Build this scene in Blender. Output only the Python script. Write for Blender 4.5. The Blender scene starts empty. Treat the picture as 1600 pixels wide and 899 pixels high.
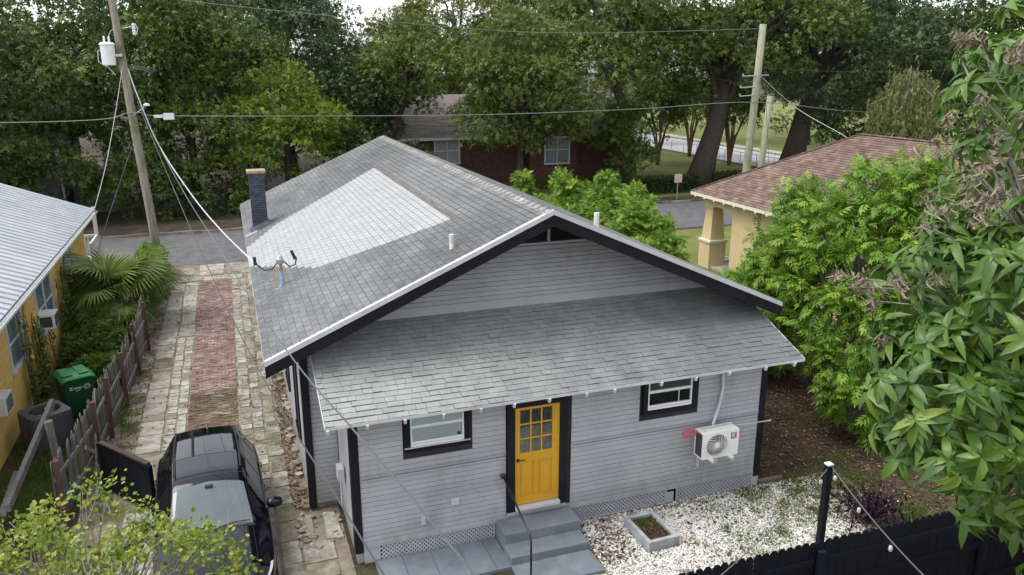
import bpy, math, random
import numpy as np
from mathutils import Vector, Matrix

RAD = math.radians
PI = math.pi
sc = bpy.context.scene
COL = sc.collection
random.seed(7)

# ------------------------------------------------------------------ camera, sky, sun, exposure
cam_d = bpy.data.cameras.new('camera')
cam = bpy.data.objects.new('camera', cam_d)
COL.objects.link(cam)
cam.location = (-1.5533, -12.8428, 8.8376)
cam.rotation_euler = (PI / 2 - 0.2747, 0.0, -0.3409)
cam_d.sensor_width = 36.0
cam_d.lens = 27.99
cam_d.clip_start = 0.1
cam_d.clip_end = 1500.0
sc.camera = cam

SUN_EL, SUN_AZ = RAD(62), RAD(280)          # azimuth measured clockwise from +Y
world = bpy.data.worlds.new('World')
sc.world = world
world.use_nodes = True
wn, wl = world.node_tree.nodes, world.node_tree.links
sky = wn.new('ShaderNodeTexSky')
sky.sky_type = 'NISHITA'
sky.sun_disc = False
sky.sun_elevation = SUN_EL
sky.sun_rotation = SUN_AZ
sky.air_density = 1.0
sky.dust_density = 1.2
sky.ozone_density = 1.0
hs = wn.new('ShaderNodeHueSaturation')
hs.inputs['Saturation'].default_value = 0.2
bg = wn['Background']
bg.inputs['Strength'].default_value = 0.15
wl.new(sky.outputs[0], hs.inputs['Color'])
wl.new(hs.outputs[0], bg.inputs['Color'])

sun_d = bpy.data.lights.new('sun', 'SUN')
sun = bpy.data.objects.new('sun', sun_d)
COL.objects.link(sun)
sun_d.energy = 1.0
sun_d.angle = RAD(40)
sun_d.color = (1.0, 0.97, 0.92)
sd = Vector((math.sin(SUN_AZ) * math.cos(SUN_EL), math.cos(SUN_AZ) * math.cos(SUN_EL), math.sin(SUN_EL)))
sun.rotation_euler = sd.to_track_quat('Z', 'Y').to_euler()
sun.location = (0, 0, 60)

sc.view_settings.view_transform = 'Standard'
sc.view_settings.look = 'None'
sc.view_settings.gamma = 1.0
sc.view_settings.use_curve_mapping = False
sc.view_settings.exposure = 1.35
sc.render.engine = 'CYCLES'
sc.cycles.max_bounces = 6
sc.cycles.diffuse_bounces = 3
sc.cycles.glossy_bounces = 3
sc.cycles.transmission_bounces = 4
sc.cycles.transparent_max_bounces = 8
sc.cycles.use_denoising = True
sc.cycles.sample_clamp_indirect = 6.0

# ------------------------------------------------------------------ helpers: objects and tags
def tag(o, label=None, cat=None, group=None, kind=None):
    if label: o['label'] = label
    if cat: o['category'] = cat
    if group: o['group'] = group
    if kind: o['kind'] = kind
    return o

def empty(name, loc=(0, 0, 0), rz=0.0):
    o = bpy.data.objects.new(name, None)
    COL.objects.link(o)
    o.location = loc
    o.rotation_euler = (0, 0, rz)
    o.empty_display_size = 0.2
    return o

def thing(name, label, cat, loc=(0, 0, 0), rz=0.0, group=None):
    return tag(empty(name, loc, rz), label, cat, group)

def link(name, me, parent=None, mat=None):
    o = bpy.data.objects.new(name, me)
    COL.objects.link(o)
    if parent: o.parent = parent
    if mat and not me.materials: me.materials.append(mat)
    return o

def copy_tree(o, parent=None):
    c = o.copy()
    COL.objects.link(c)
    c.parent = parent
    for ch in o.children: copy_tree(ch, c)
    return c

BOX_F = [(0, 3, 2, 1), (4, 5, 6, 7), (0, 1, 5, 4), (1, 2, 6, 5), (2, 3, 7, 6), (3, 0, 4, 7)]

class MB:
    def __init__(s): s.v, s.f = [], []
    def add(s, vs, fs):
        n = len(s.v)
        s.v += [tuple(p) for p in vs]
        s.f += [tuple(i + n for i in f) for f in fs]
        return s
    def box(s, x0, x1, y0, y1, z0, z1):
        return s.add([(x0, y0, z0), (x1, y0, z0), (x1, y1, z0), (x0, y1, z0),
                      (x0, y0, z1), (x1, y0, z1), (x1, y1, z1), (x0, y1, z1)], BOX_F)
    def beam(s, a, b, w, h, up=(0, 0, 1)):
        a, b = Vector(a), Vector(b)
        d = (b - a).normalized(); up = Vector(up)
        x = d.cross(up)
        if x.length < 1e-4: x = d.cross(Vector((1, 0, 0)))
        x.normalize(); y = x.cross(d).normalized()
        x *= w / 2; y *= h / 2
        return s.add([a - x - y, a + x - y, b + x - y, b - x - y, a - x + y, a + x + y, b + x + y, b - x + y], BOX_F)
    def prism(s, poly, ext):
        """poly: list of 3D points (CCW seen against ext), ext: extrusion vector"""
        n = len(poly); e = Vector(ext)
        vs = [Vector(p) for p in poly] + [Vector(p) + e for p in poly]
        fs = [tuple(range(n - 1, -1, -1)), tuple(range(n, 2 * n))]
        fs += [(i, (i + 1) % n, n + (i + 1) % n, n + i) for i in range(n)]
        return s.add(vs, fs)
    def tube(s, pts, rad, n=8, caps=True):
        pts = [Vector(p) for p in pts]
        if not hasattr(rad, '__len__'): rad = [rad] * len(pts)
        base = len(s.v); prev = None
        for i, p in enumerate(pts):
            d = (pts[min(i + 1, len(pts) - 1)] - pts[max(i - 1, 0)])
            d.normalize()
            if prev is None:
                x = d.cross(Vector((0, 0, 1)))
                if x.length < 1e-3: x = d.cross(Vector((0, 1, 0)))
            else:
                x = prev - d * prev.dot(d)
                if x.length < 1e-5: x = d.cross(Vector((0, 0, 1)))
            x.normalize(); prev = x
            y = d.cross(x)
            for k in range(n):
                a = 2 * PI * k / n
                s.v.append(tuple(p + (x * math.cos(a) + y * math.sin(a)) * rad[i]))
        for i in range(len(pts) - 1):
            for k in range(n):
                a = base + i * n + k; b = base + i * n + (k + 1) % n
                s.f.append((a, b, b + n, a + n))
        if caps:
            s.f.append(tuple(base + k for k in range(n - 1, -1, -1)))
            e = base + (len(pts) - 1) * n
            s.f.append(tuple(e + k for k in range(n)))
        return s
    def lathe(s, prof, c=(0, 0, 0), n=16, axis='z'):
        base = len(s.v)
        for r, h in prof:
            for k in range(n):
                a = 2 * PI * k / n
                p = (r * math.cos(a), r * math.sin(a), h)
                if axis == 'y': p = (p[0], p[2], p[1])
                if axis == 'x': p = (p[2], p[0], p[1])
                s.v.append((p[0] + c[0], p[1] + c[1], p[2] + c[2]))
        for i in range(len(prof) - 1):
            for k in range(n):
                a = base + i * n + k; b = base + i * n + (k + 1) % n
                s.f.append((a, b, b + n, a + n))
        if prof[0][0] > 1e-6: s.f.append(tuple(base + k for k in range(n - 1, -1, -1)))
        e = base + (len(prof) - 1) * n
        if prof[-1][0] > 1e-6: s.f.append(tuple(e + k for k in range(n)))
        return s
    def mesh(s, name):
        me = bpy.data.meshes.new(name)
        me.from_pydata(s.v, [], s.f)
        me.update()
        return me
    def build(s, name, mat, parent=None, smooth=False, bevel=0.0, recalc=False):
        me = s.mesh(name)
        me.materials.append(mat)
        if recalc:
            import bmesh
            bm = bmesh.new(); bm.from_mesh(me)
            bmesh.ops.recalc_face_normals(bm, faces=bm.faces); bm.to_mesh(me); bm.free()
        if smooth: me.polygons.foreach_set('use_smooth', [True] * len(me.polygons))
        o = link(name, me, parent)
        if bevel:
            b = o.modifiers.new('bevel', 'BEVEL'); b.width = bevel; b.segments = 2; b.limit_method = 'ANGLE'
        return o

def many(name, bv, bf, A, L, mat, parent=None, tint=None, smooth=False, mat2=None, mi=None):
    """one mesh made of N transformed copies of a small base shape (vectorised)"""
    bv = np.asarray(bv, float); N = len(L); K = len(bv)
    V = (np.einsum('nij,kj->nki', A, bv) + np.asarray(L)[:, None, :]).reshape(-1, 3)
    loops = np.concatenate([np.asarray(f) for f in bf]); tot = np.array([len(f) for f in bf])
    nl = len(loops)
    LI = (loops[None, :] + (np.arange(N) * K)[:, None]).reshape(-1)
    TT = np.tile(tot, N)
    ST = np.concatenate([[0], np.cumsum(TT)[:-1]])
    me = bpy.data.meshes.new(name)
    me.vertices.add(len(V)); me.vertices.foreach_set('co', V.astype(np.float32).ravel())
    me.loops.add(len(LI)); me.loops.foreach_set('vertex_index', LI.astype(np.int32))
    me.polygons.add(len(TT))
    me.polygons.foreach_set('loop_start', ST.astype(np.int32))
    me.polygons.foreach_set('loop_total', TT.astype(np.int32))
    me.polygons.foreach_set('use_smooth', np.full(len(TT), bool(smooth)))
    if tint is not None:
        at = me.attributes.new('tint', 'FLOAT', 'FACE')
        at.data.foreach_set('value', np.repeat(np.asarray(tint, np.float32), len(tot)))
    me.materials.append(mat)
    if mat2:
        me.materials.append(mat2)
        me.polygons.foreach_set('material_index', np.tile(np.asarray(mi, np.int32), N))
    me.update(calc_edges=True)
    return link(name, me, parent)

def frames(D, Nrm, sx, sy, sz):
    """rotation-scale matrices: local y along D, local z near Nrm"""
    D = D / np.linalg.norm(D, axis=1, keepdims=True)
    X = np.cross(D, Nrm); X /= np.linalg.norm(X, axis=1, keepdims=True) + 1e-9
    Z = np.cross(X, D)
    A = np.stack([X * np.reshape(sx, (-1, 1)), D * np.reshape(sy, (-1, 1)), Z * np.reshape(sz, (-1, 1))], axis=2)
    return A

def unit(rng, n):
    v = rng.normal(size=(n, 3)); return v / np.linalg.norm(v, axis=1, keepdims=True)

# ------------------------------------------------------------------ helpers: materials
def rgb(c): return (c[0], c[1], c[2], 1.0)

def newmat(name):
    m = bpy.data.materials.new(name); m.use_nodes = True
    return m, m.node_tree.nodes, m.node_tree.links, m.node_tree.nodes['Principled BSDF']

def noise(N, Lk, scale, detail=5, rough=0.6, vec=None, stretch=None, coords='world'):
    t = N.new('ShaderNodeTexNoise')
    t.inputs['Scale'].default_value = scale; t.inputs['Detail'].default_value = detail
    t.inputs['Roughness'].default_value = rough
    if coords == 'world':
        g = N.new('ShaderNodeNewGeometry'); src = g.outputs['Position']
    else:
        g = N.new('ShaderNodeTexCoord'); src = g.outputs['Object']
    if stretch:
        mp = N.new('ShaderNodeMapping'); mp.inputs['Scale'].default_value = stretch
        Lk.new(src, mp.inputs['Vector']); src = mp.outputs[0]
    Lk.new(src, t.inputs['Vector'])
    return t.outputs['Fac']

def ramp(N, Lk, fac, stops):
    r = N.new('ShaderNodeValToRGB')
    e = r.color_ramp.elements
    while len(e) < len(stops): e.new(0.5)
    for i, (p, c) in enumerate(stops):
        e[i].position = p
        e[i].color = rgb(c) if hasattr(c, '__len__') else (c, c, c, 1)
    Lk.new(fac, r.inputs[0])
    return r.outputs[0]

def mix(N, Lk, fac, a, b, mode='MIX'):
    m = N.new('ShaderNodeMix'); m.data_type = 'RGBA'; m.blend_type = mode
    for s, v in ((0, fac), (6, a), (7, b)):
        if hasattr(v, 'is_linked'): Lk.new(v, m.inputs[s])
        elif s == 0: m.inputs[0].default_value = v
        else: m.inputs[s].default_value = rgb(v)
    return m.outputs[2]

def bump(N, Lk, height, strength, dist, bsdf):
    b = N.new('ShaderNodeBump'); b.inputs['Strength'].default_value = strength
    b.inputs['Distance'].default_value = dist
    Lk.new(height, b.inputs['Height']); Lk.new(b.outputs[0], bsdf.inputs['Normal'])

def M(name, c1, c2=None, scale=6, rough=0.7, bstr=0.0, bscale=60, bdist=0.01, metal=0.0, spec=0.4, coat=0.0,
      rnd=0.0, tint=False, lo=0.35, hi=0.65, stretch=None, c3=None, s3=1.0, lo3=0.5, hi3=0.7, st3=None, detail=6, coords='world'):
    """procedural surface: two colours over noise, an optional third (stain, wear), random value per piece, fine relief"""
    m, N, Lk, B = newmat(name)
    col = None
    if c2 is not None:
        f = noise(N, Lk, scale, detail, stretch=stretch, coords=coords)
        col = ramp(N, Lk, f, [(lo, c1), (hi, c2)])
    if c3 is not None:
        f3 = noise(N, Lk, s3, 7, 0.65, stretch=st3, coords=coords)
        k = ramp(N, Lk, f3, [(lo3, 0.0), (hi3, 1.0)])
        col = mix(N, Lk, k, col if col is not None else c1, c3)
    if rnd:
        oi = N.new('ShaderNodeObjectInfo'); src = oi.outputs['Random']
        if tint:
            at = N.new('ShaderNodeAttribute'); at.attribute_name = 'tint'
            ad = N.new('ShaderNodeMath'); ad.operation = 'ADD'
            Lk.new(src, ad.inputs[0]); Lk.new(at.outputs['Fac'], ad.inputs[1])
            fr = N.new('ShaderNodeMath'); fr.operation = 'FRACT'
            Lk.new(ad.outputs[0], fr.inputs[0]); src = fr.outputs[0]
        mr = N.new('ShaderNodeMapRange')
        mr.inputs['To Min'].default_value = 1 - rnd; mr.inputs['To Max'].default_value = 1 + rnd
        Lk.new(src, mr.inputs['Value'])
        h = N.new('ShaderNodeHueSaturation')
        Lk.new(mr.outputs[0], h.inputs['Value'])
        if col is not None: Lk.new(col, h.inputs['Color'])
        else: h.inputs['Color'].default_value = rgb(c1)
        col = h.outputs[0]
    if col is not None: Lk.new(col, B.inputs['Base Color'])
    else: B.inputs['Base Color'].default_value = rgb(c1)
    B.inputs['Roughness'].default_value = rough
    B.inputs['Metallic'].default_value = metal
    B.inputs['Specular IOR Level'].default_value = spec
    if coat:
        B.inputs['Coat Weight'].default_value = coat; B.inputs['Coat Roughness'].default_value = 0.03
    if bstr:
        bump(N, Lk, noise(N, Lk, bscale, 4, coords=coords), bstr, bdist, B)
    return m

def leafmat(name, stops, trans=0.3, rough=0.5, spec=0.3):
    m, N, Lk, B = newmat(name)
    at = N.new('ShaderNodeAttribute'); at.attribute_name = 'tint'
    oi = N.new('ShaderNodeObjectInfo')
    ad = N.new('ShaderNodeMath'); ad.operation = 'ADD'; ad.inputs[1].default_value = 0.0
    Lk.new(at.outputs['Fac'], ad.inputs[0])
    fac = ad.outputs[0]
    c = ramp(N, Lk, fac, stops)
    Lk.new(c, B.inputs['Base Color'])
    B.inputs['Roughness'].default_value = rough; B.inputs['Specular IOR Level'].default_value = spec
    t = N.new('ShaderNodeBsdfTranslucent'); Lk.new(c, t.inputs['Color'])
    mx = N.new('ShaderNodeMixShader'); mx.inputs[0].default_value = trans
    Lk.new(B.outputs[0], mx.inputs[1]); Lk.new(t.outputs[0], mx.inputs[2])
    Lk.new(mx.outputs[0], N['Material Output'].inputs['Surface'])
    return m

def glassmat(name, tintc=(0.9, 0.95, 0.95), see=0.85):
    m, N, Lk, B = newmat(name)
    N.remove(B)
    g = N.new('ShaderNodeBsdfGlossy'); g.inputs['Roughness'].default_value = 0.02
    t = N.new('ShaderNodeBsdfTransparent'); t.inputs['Color'].default_value = rgb([see * x for x in tintc])
    f = N.new('ShaderNodeFresnel'); f.inputs['IOR'].default_value = 1.5
    mx = N.new('ShaderNodeMixShader')
    Lk.new(f.outputs[0], mx.inputs[0]); Lk.new(t.outputs[0], mx.inputs[1]); Lk.new(g.outputs[0], mx.inputs[2])
    Lk.new(mx.outputs[0], N['Material Output'].inputs['Surface'])
    return m
# ------------------------------------------------------------------ materials
MAT = {}
MAT['soil'] = M('soil', (0.030, 0.020, 0.013), (0.075, 0.050, 0.033), 1.3, 0.95, 0.6, 25, 0.03, c3=(0.05, 0.075, 0.02), s3=0.35, lo3=0.52, hi3=0.66)
MAT['grass'] = M('grass', (0.10, 0.13, 0.025), (0.17, 0.18, 0.045), 0.9, 0.95, 0.8, 35, 0.04, c3=(0.20, 0.17, 0.07), s3=0.25, lo3=0.55, hi3=0.75)
MAT['asphalt'] = M('asphalt', (0.085, 0.085, 0.09), (0.13, 0.13, 0.135), 2.0, 0.9, 0.4, 90, 0.01, c3=(0.16, 0.15, 0.14), s3=0.4, lo3=0.5, hi3=0.8)
MAT['pale_asphalt'] = M('pale_asphalt', (0.33, 0.33, 0.35), (0.42, 0.42, 0.44), 0.8, 0.9, 0.3, 40)
MAT['concrete'] = M('concrete', (0.18, 0.165, 0.13), (0.40, 0.38, 0.335), 4.5, 0.9, 0.8, 24, 0.02, rnd=0.22, tint=True,
                    c3=(0.155, 0.135, 0.09), s3=1.8, lo3=0.48, hi3=0.68)
MAT['pale_concrete'] = M('pale_concrete', (0.26, 0.243, 0.20), (0.42, 0.40, 0.35), 5.0, 0.9, 0.8, 24, 0.02, rnd=0.2, tint=True,
                         c3=(0.20, 0.18, 0.135), s3=2.4, lo3=0.48, hi3=0.68)
MAT['mossy_concrete'] = M('mossy_concrete', (0.115, 0.10, 0.065), (0.27, 0.25, 0.20), 2.2, 0.9, 0.5, 30, 0.012, rnd=0.2, tint=True,
                          c3=(0.10, 0.095, 0.035), s3=1.5, lo3=0.5, hi3=0.65)
MAT['paver_brick'] = M('paver_brick', (0.185, 0.118, 0.104), (0.28, 0.19, 0.17), 1.8, 0.9, 0.5, 50, 0.01, rnd=0.35, tint=True,
                       c3=(0.38, 0.31, 0.28), s3=1.4, lo3=0.52, hi3=0.75)
MAT['dirty_brick'] = M('dirty_brick', (0.075, 0.05, 0.03), (0.20, 0.14, 0.10), 1.6, 0.95, 0.5, 50, 0.01, rnd=0.3, tint=True,
                       c3=(0.10, 0.105, 0.035), s3=1.2, lo3=0.52, hi3=0.66)
MAT['dirt'] = M('dirt', (0.15, 0.122, 0.085), (0.29, 0.255, 0.20), 2.5, 0.95, 0.7, 30, 0.02, c3=(0.10, 0.11, 0.035), s3=1.0, lo3=0.55, hi3=0.65)
MAT['blue_step'] = M('blue_step', (0.125, 0.15, 0.175), (0.165, 0.192, 0.22), 2.0, 0.6, 0.25, 50, 0.006, rnd=0.05,
                     c3=(0.24, 0.245, 0.235), s3=2.6, lo3=0.52, hi3=0.8)
MAT['white_stone'] = M('white_stone', (0.60, 0.585, 0.55), (0.76, 0.75, 0.72), 3, 0.85, rnd=0.13, tint=True, c3=(0.46, 0.41, 0.33), s3=0.9, lo3=0.54, hi3=0.66)
MAT['curb'] = M('curb', (0.12, 0.10, 0.09), (0.25, 0.21, 0.18), 1.5, 0.9, 0.5, 20, 0.02, rnd=0.3, tint=True)
MAT['litter'] = leafmat('litter', [(0.0, (0.035, 0.018, 0.012)), (0.5, (0.11, 0.055, 0.034)), (0.85, (0.20, 0.12, 0.07)), (1.0, (0.34, 0.25, 0.16))], 0.1, 0.8)
MAT['tuft'] = leafmat('tuft', [(0.0, (0.05, 0.10, 0.015)), (0.6, (0.12, 0.18, 0.03)), (1.0, (0.22, 0.22, 0.06))], 0.25, 0.6)

def sheet(name, x0, x1, y0, y1, z, mat, kind='structure', nx=1, ny=1):
    b = MB()
    for i in range(nx + 1):
        for j in range(ny + 1):
            b.v.append((x0 + (x1 - x0) * i / nx, y0 + (y1 - y0) * j / ny, z))
    for i in range(nx):
        for j in range(ny):
            a = i * (ny + 1) + j
            b.f.append((a, a + ny + 1, a + ny + 2, a + 1))
    return tag(b.build(name, mat), kind=kind)

# ------------------------------------------------------------------ ground, streets, lawns
ground = sheet('ground', -500, 500, -300, 700, -0.012, MAT['soil'])
street = sheet('street', -300, 42.4, 25.1, 32.4, 0.0, MAT['asphalt'])
cross_street = sheet('cross_street', 42.6, 50.2, -100, 400, 0.004, MAT['pale_asphalt'])
lawn_far = sheet('lawn', 7, 41.9, 34.6, 120, 0.006, MAT['grass'])
lawn_front = sheet('lawn', 12.6, 41.9, 12.5, 24.6, 0.006, MAT['grass'])
lawn_beyond = sheet('lawn', 52.2, 140, -20, 150, 0.006, MAT['grass'])
sidewalk = tag(MB().box(50.7, 52.1, -100, 400, -0.05, 0.09).build('sidewalk', MAT['pale_concrete']), kind='structure')

curb = tag(MB().box(-60, 41.9, 32.42, 32.5, -0.1, 0.02).build('curb', MAT['curb']), kind='structure')
rng = np.random.default_rng(3)
cx = -16.0
stone_me = [MB().box(-0.5, 0.5, -0.11, 0.11, -0.1, 0.13).mesh('curb_stone') for _ in range(1)]
stone_me[0].materials.append(MAT['curb'])
while cx < 30:
    L = rng.uniform(0.7, 1.6)
    o = link('curb_stone', stone_me[0], curb)
    o.location = (cx + L / 2, 32.62 + rng.uniform(-.03, .03), rng.uniform(-.03, .02))
    o.scale = (L - 0.03, 1, 1); o.rotation_euler = (0, 0, rng.uniform(-.02, .02))
    cx += L
# raised bank behind the kerb, leaf litter and soil
bank = MB()
nb = 60
for i in range(nb + 1):
    x = -60 + 100 * i / nb
    for y, z in ((32.74, 0.05), (33.4, 0.14), (34.6, 0.17), (36.5, 0.10), (60, 0.02)):
        bank.v.append((x, y, z - 0.02 + 0.03 * math.sin(x * 1.7 + y)))
for i in range(nb):
    for j in range(4):
        a = i * 5 + j
        bank.f.append((a, a + 5, a + 6, a + 1))
# trimmed so that the lawn on the right stays level
bank.v = [(min(x, 6.9), y, z) for x, y, z in bank.v]
tag(bank.build('bank', MAT['soil']), kind='structure')

# ------------------------------------------------------------------ driveway: strips of slabs, brick panel, dirt
dirt = sheet('dirt_strip', -5.05, -0.05, -6, 25.08, -0.004, MAT['dirt'])
driveway = tag(empty('driveway'), kind='structure')
slab_me = {}
def slab(x0, x1, y0, y1, z, mat, parent, name='slab', jit=0.024):
    """one slab with slightly broken corners"""
    r = random.uniform
    c = [(x0 + r(0, jit), y0 + r(0, jit)), (x1 - r(0, jit), y0 + r(0, jit)), (x1 - r(0, jit), y1 - r(0, jit)), (x0 + r(0, jit), y1 - r(0, jit))]
    b = MB()
    t = r(-0.004, 0.006)
    b.add([(x, y, -0.05) for x, y in c] + [(x, y, z + t + r(-0.003, 0.003)) for x, y in c], BOX_F)
    return b.build(name, mat, parent)

def strip(x0, x1, y0, y1, lmin, lmax, z, mats, gap=0.010, skip=0.0, wob=0.0):
    y = y0
    while y < y1 - 0.1:
        L = min(random.uniform(lmin, lmax), y1 - y)
        if random.random() >= skip:
            a = random.uniform(-wob, wob); b = random.uniform(-wob, wob)
            slab(x0 + gap / 2 + a, x1 - gap / 2 + b, y + gap / 2, y + L - gap / 2, z, random.choice(mats), driveway)
        y += L
C1, C2, C3 = MAT['concrete'], MAT['pale_concrete'], MAT['mossy_concrete']
strip(-4.24, -3.68, 12.6, 21.8, 0.5, 1.3, 0.02, [C2, C2, C1], wob=.02)
strip(-4.24, -3.68, 6.0, 10.7, 0.8, 1.25, 0.02, [C2, C2, C1])
strip(-4.24, -3.68, 10.7, 12.6, 0.7, 1.1, 0.012, [C3])
strip(-3.66, -3.15, 14.6, 21.8, 0.6, 1.6, 0.02, [C2, C2, C1], wob=.02)
strip(-3.66, -3.40, 6.0, 14.5, 0.2, 0.5, 0.02, [C2, C2, C1], wob=.012, skip=.04)
strip(-3.39, -3.15, 6.0, 14.5, 0.2, 0.5, 0.02, [C2, C2, C1], wob=.012, skip=.04)
strip(-4.68, -4.28, 7.2, 13.0, 0.25, 0.5, 0.015, [C1, C1, C3], skip=0.12, wob=0.04)
strip(-1.86, -1.57, 6.2, 21.8, 0.2, 0.55, 0.02, [C2, C1, C1], wob=.012, skip=.04)
strip(-1.56, -1.29, 14.5, 21.8, 0.5, 0.9, 0.02, [C2, C1])
strip(-1.56, -1.29, 3.4, 14.4, 0.22, 0.6, 0.018, [C1, C1, C3], wob=.015, skip=.05)
strip(-1.27, -0.98, 6.6, 14.4, 0.7, 1.1, 0.015, [C3, C3, C1])
strip(-1.27, -0.92, -0.2, 6.6, 0.55, 0.8, 0.018, [C1, C1, C3])
strip(-4.2, -1.3, -5.5, 3.3, 1.0, 1.3, 0.008, [C1, C1, C3])
strip(-1.28, -0.14, -5.5, -0.25, 0.75, 1.0, 0.03, [C1, C2])
strip(-0.90, -0.30, -0.2, 1.0, 0.5, 0.7, 0.02, [C1, C3])
# broken apron towards the street
for (x0, x1, y0, y1, m) in ((-4.2, -3.0, 22.0, 22.9, C1), (-3.0, -1.35, 21.95, 22.8, C2), (-4.05, -3.3, 23.1, 24.6, C2),
                            (-3.2, -2.1, 22.9, 24.9, C1), (-2.05, -0.6, 22.85, 24.9, C1), (-4.6, -4.1, 23.3, 24.3, C3), (-1.3, -0.3, 20.6, 22.8, C2)):
    slab(x0, x1, y0, y1, 0.014, m, driveway, jit=0.14)
# rubble heap at the corner of the addition
slab(-0.95, -0.42, 1.02, 1.95, 0.03, C1, driveway, 'broken_slab', 0.2)
slab(-0.44, -0.06, 0.95, 2.0, 0.035, C2, driveway, 'broken_slab', 0.14)
for i in range(60):
    x, y = random.uniform(-0.95, -0.10), random.uniform(0.75, 2.05)
    s = random.uniform(0.02, 0.075)
    b = MB(); b.box(-s, s, -s * .6, s * .6, -s * .2, s * .2)
    b.v = [(vx * random.uniform(.6, 1.1), vy * random.uniform(.6, 1.1), vz * random.uniform(.6, 1.1)) for vx, vy, vz in b.v]
    o = b.build('broken_stone', random.choice([C2, C2, C1, MAT['paver_brick']]), driveway)
    o.location = (x, y, 0.02 + s * 0.2); o.rotation_euler = (random.uniform(-.3, .3), random.uniform(-.3, .3), random.uniform(0, 3))
# brick panel: two mats, every brick real, too small to pick apart
BRV = [(-.5, -.5, -1), (.5, -.5, -1), (.5, .5, -1), (-.5, .5, -1), (-.48, -.46, 0), (.48, -.46, 0), (.48, .46, 0), (-.48, .46, 0)]
BRF = [(4, 5, 6, 7), (0, 1, 5, 4), (1, 2, 6, 5), (2, 3, 7, 6), (3, 0, 4, 7)]
def bricks(name, x0, x1, y0, y1, bw, bl, z, mat, seed, drop):
    rg = np.random.default_rng(seed); Ls, As = [], []
    j = 0; y = y0
    while y < y1:
        x = x0 + (0.5 * bl if j % 2 else 0)
        if j % 2: 
            Ls.append((x0 + bl * .25, y + bw / 2, z + rg.normal(0, .004))); As.append(np.diag([bl * .5 - .008, bw - .008, .05]))
        while x < x1 - 0.03:
            w = min(bl, x1 - x)
            if rg.random() > drop:
                a = rg.normal(0, .03)
                Rm = np.array([[math.cos(a), -math.sin(a), 0], [math.sin(a), math.cos(a), 0], [rg.normal(0, .02), rg.normal(0, .05), 1]])
                Ls.append((x + w / 2, y + bw / 2, z + rg.normal(0, .005))); As.append(Rm @ np.diag([w - .008, bw - .008, .05]))
            x += bl
        y += bw; j += 1
    o = many(name, BRV, BRF, np.array(As), np.array(Ls), mat, driveway, tint=rg.random(len(Ls)))
    return tag(o, kind='stuff')
bricks('brick_panel', -3.13, -1.89, 9.4, 21.85, 0.075, 0.205, 0.016, MAT['paver_brick'], 11, 0.015)
bricks('dirty_brick_panel', -3.13, -1.89, 6.2, 9.39, 0.075, 0.205, 0.010, MAT['dirty_brick'], 12, 0.12)

# ------------------------------------------------------------------ white stone bed, litter, tufts
OCT = [(1, 0, -.3), (-.9, .1, -.3), (.1, 1, -.3), (-.1, -1, -.3), (.15, .1, .75)]
OCF = [(0, 2, 4), (2, 1, 4), (1, 3, 4), (3, 0, 4)]
rng = np.random.default_rng(21)
def bed_prob(x, y):
    n = np.sin(x * 1.9 + 1) * np.sin(y * 2.3 + .4) + .5 * np.sin(x * 4.1 + y * 3.3)
    p = np.ones_like(x)
    p = np.where((x < 5.2) & (y > -1.9) & (n > -.1), .6, p)      # bare brown patch beside the steps
    p = np.where((x > 6.9) & (n > .45), .25, p)                  # thin where weeds grow
    p = np.where(y > -0.25, .35, p)
    p = p * np.clip((10.6 + .5 * np.sin(y * 3) - x) / 1.2, 0, 1)
    p = np.where((x > 5.18) & (x < 5.9) & (y < -.43) & (y > -1.45), 0, p)
    p = np.where((x < 4.25) & (y > -1.75), 0, p)
    return p
MAT['stone_dust'] = M('stone_dust', (0.42, 0.40, 0.35), (0.26, 0.22, 0.16), 1.6, 0.95, 0.6, 40, 0.01, c3=(0.11, 0.09, 0.055), s3=0.9, lo3=0.48, hi3=0.62)
bed = sheet('stone_bed_soil', 3.2, 10.7, -4.36, -0.02, -0.002, MAT['stone_dust'])
n = 50000
X = rng.uniform(3.3, 11.2, n); Y = rng.uniform(-4.33, -0.03, n)
k = rng.random(n) < bed_prob(X, Y); X, Y = X[k], Y[k]; n = len(X)
s = rng.uniform(0.012, 0.029, n)
dv = unit(rng, n); dv[:, 2] *= .3
A = frames(dv, np.tile([0, 0, 1.], (n, 1)) + .35 * unit(rng, n), s, s * rng.uniform(.7, 1.4, n), s * .8)
tag(many('white_gravel', OCT, OCF, A, np.stack([X, Y, rng.uniform(0.0, 0.022, n)], 1), MAT['white_stone'], None, rng.random(n)), 'loose white stones spread beside the back steps', 'gravel', kind='stuff')

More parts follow.
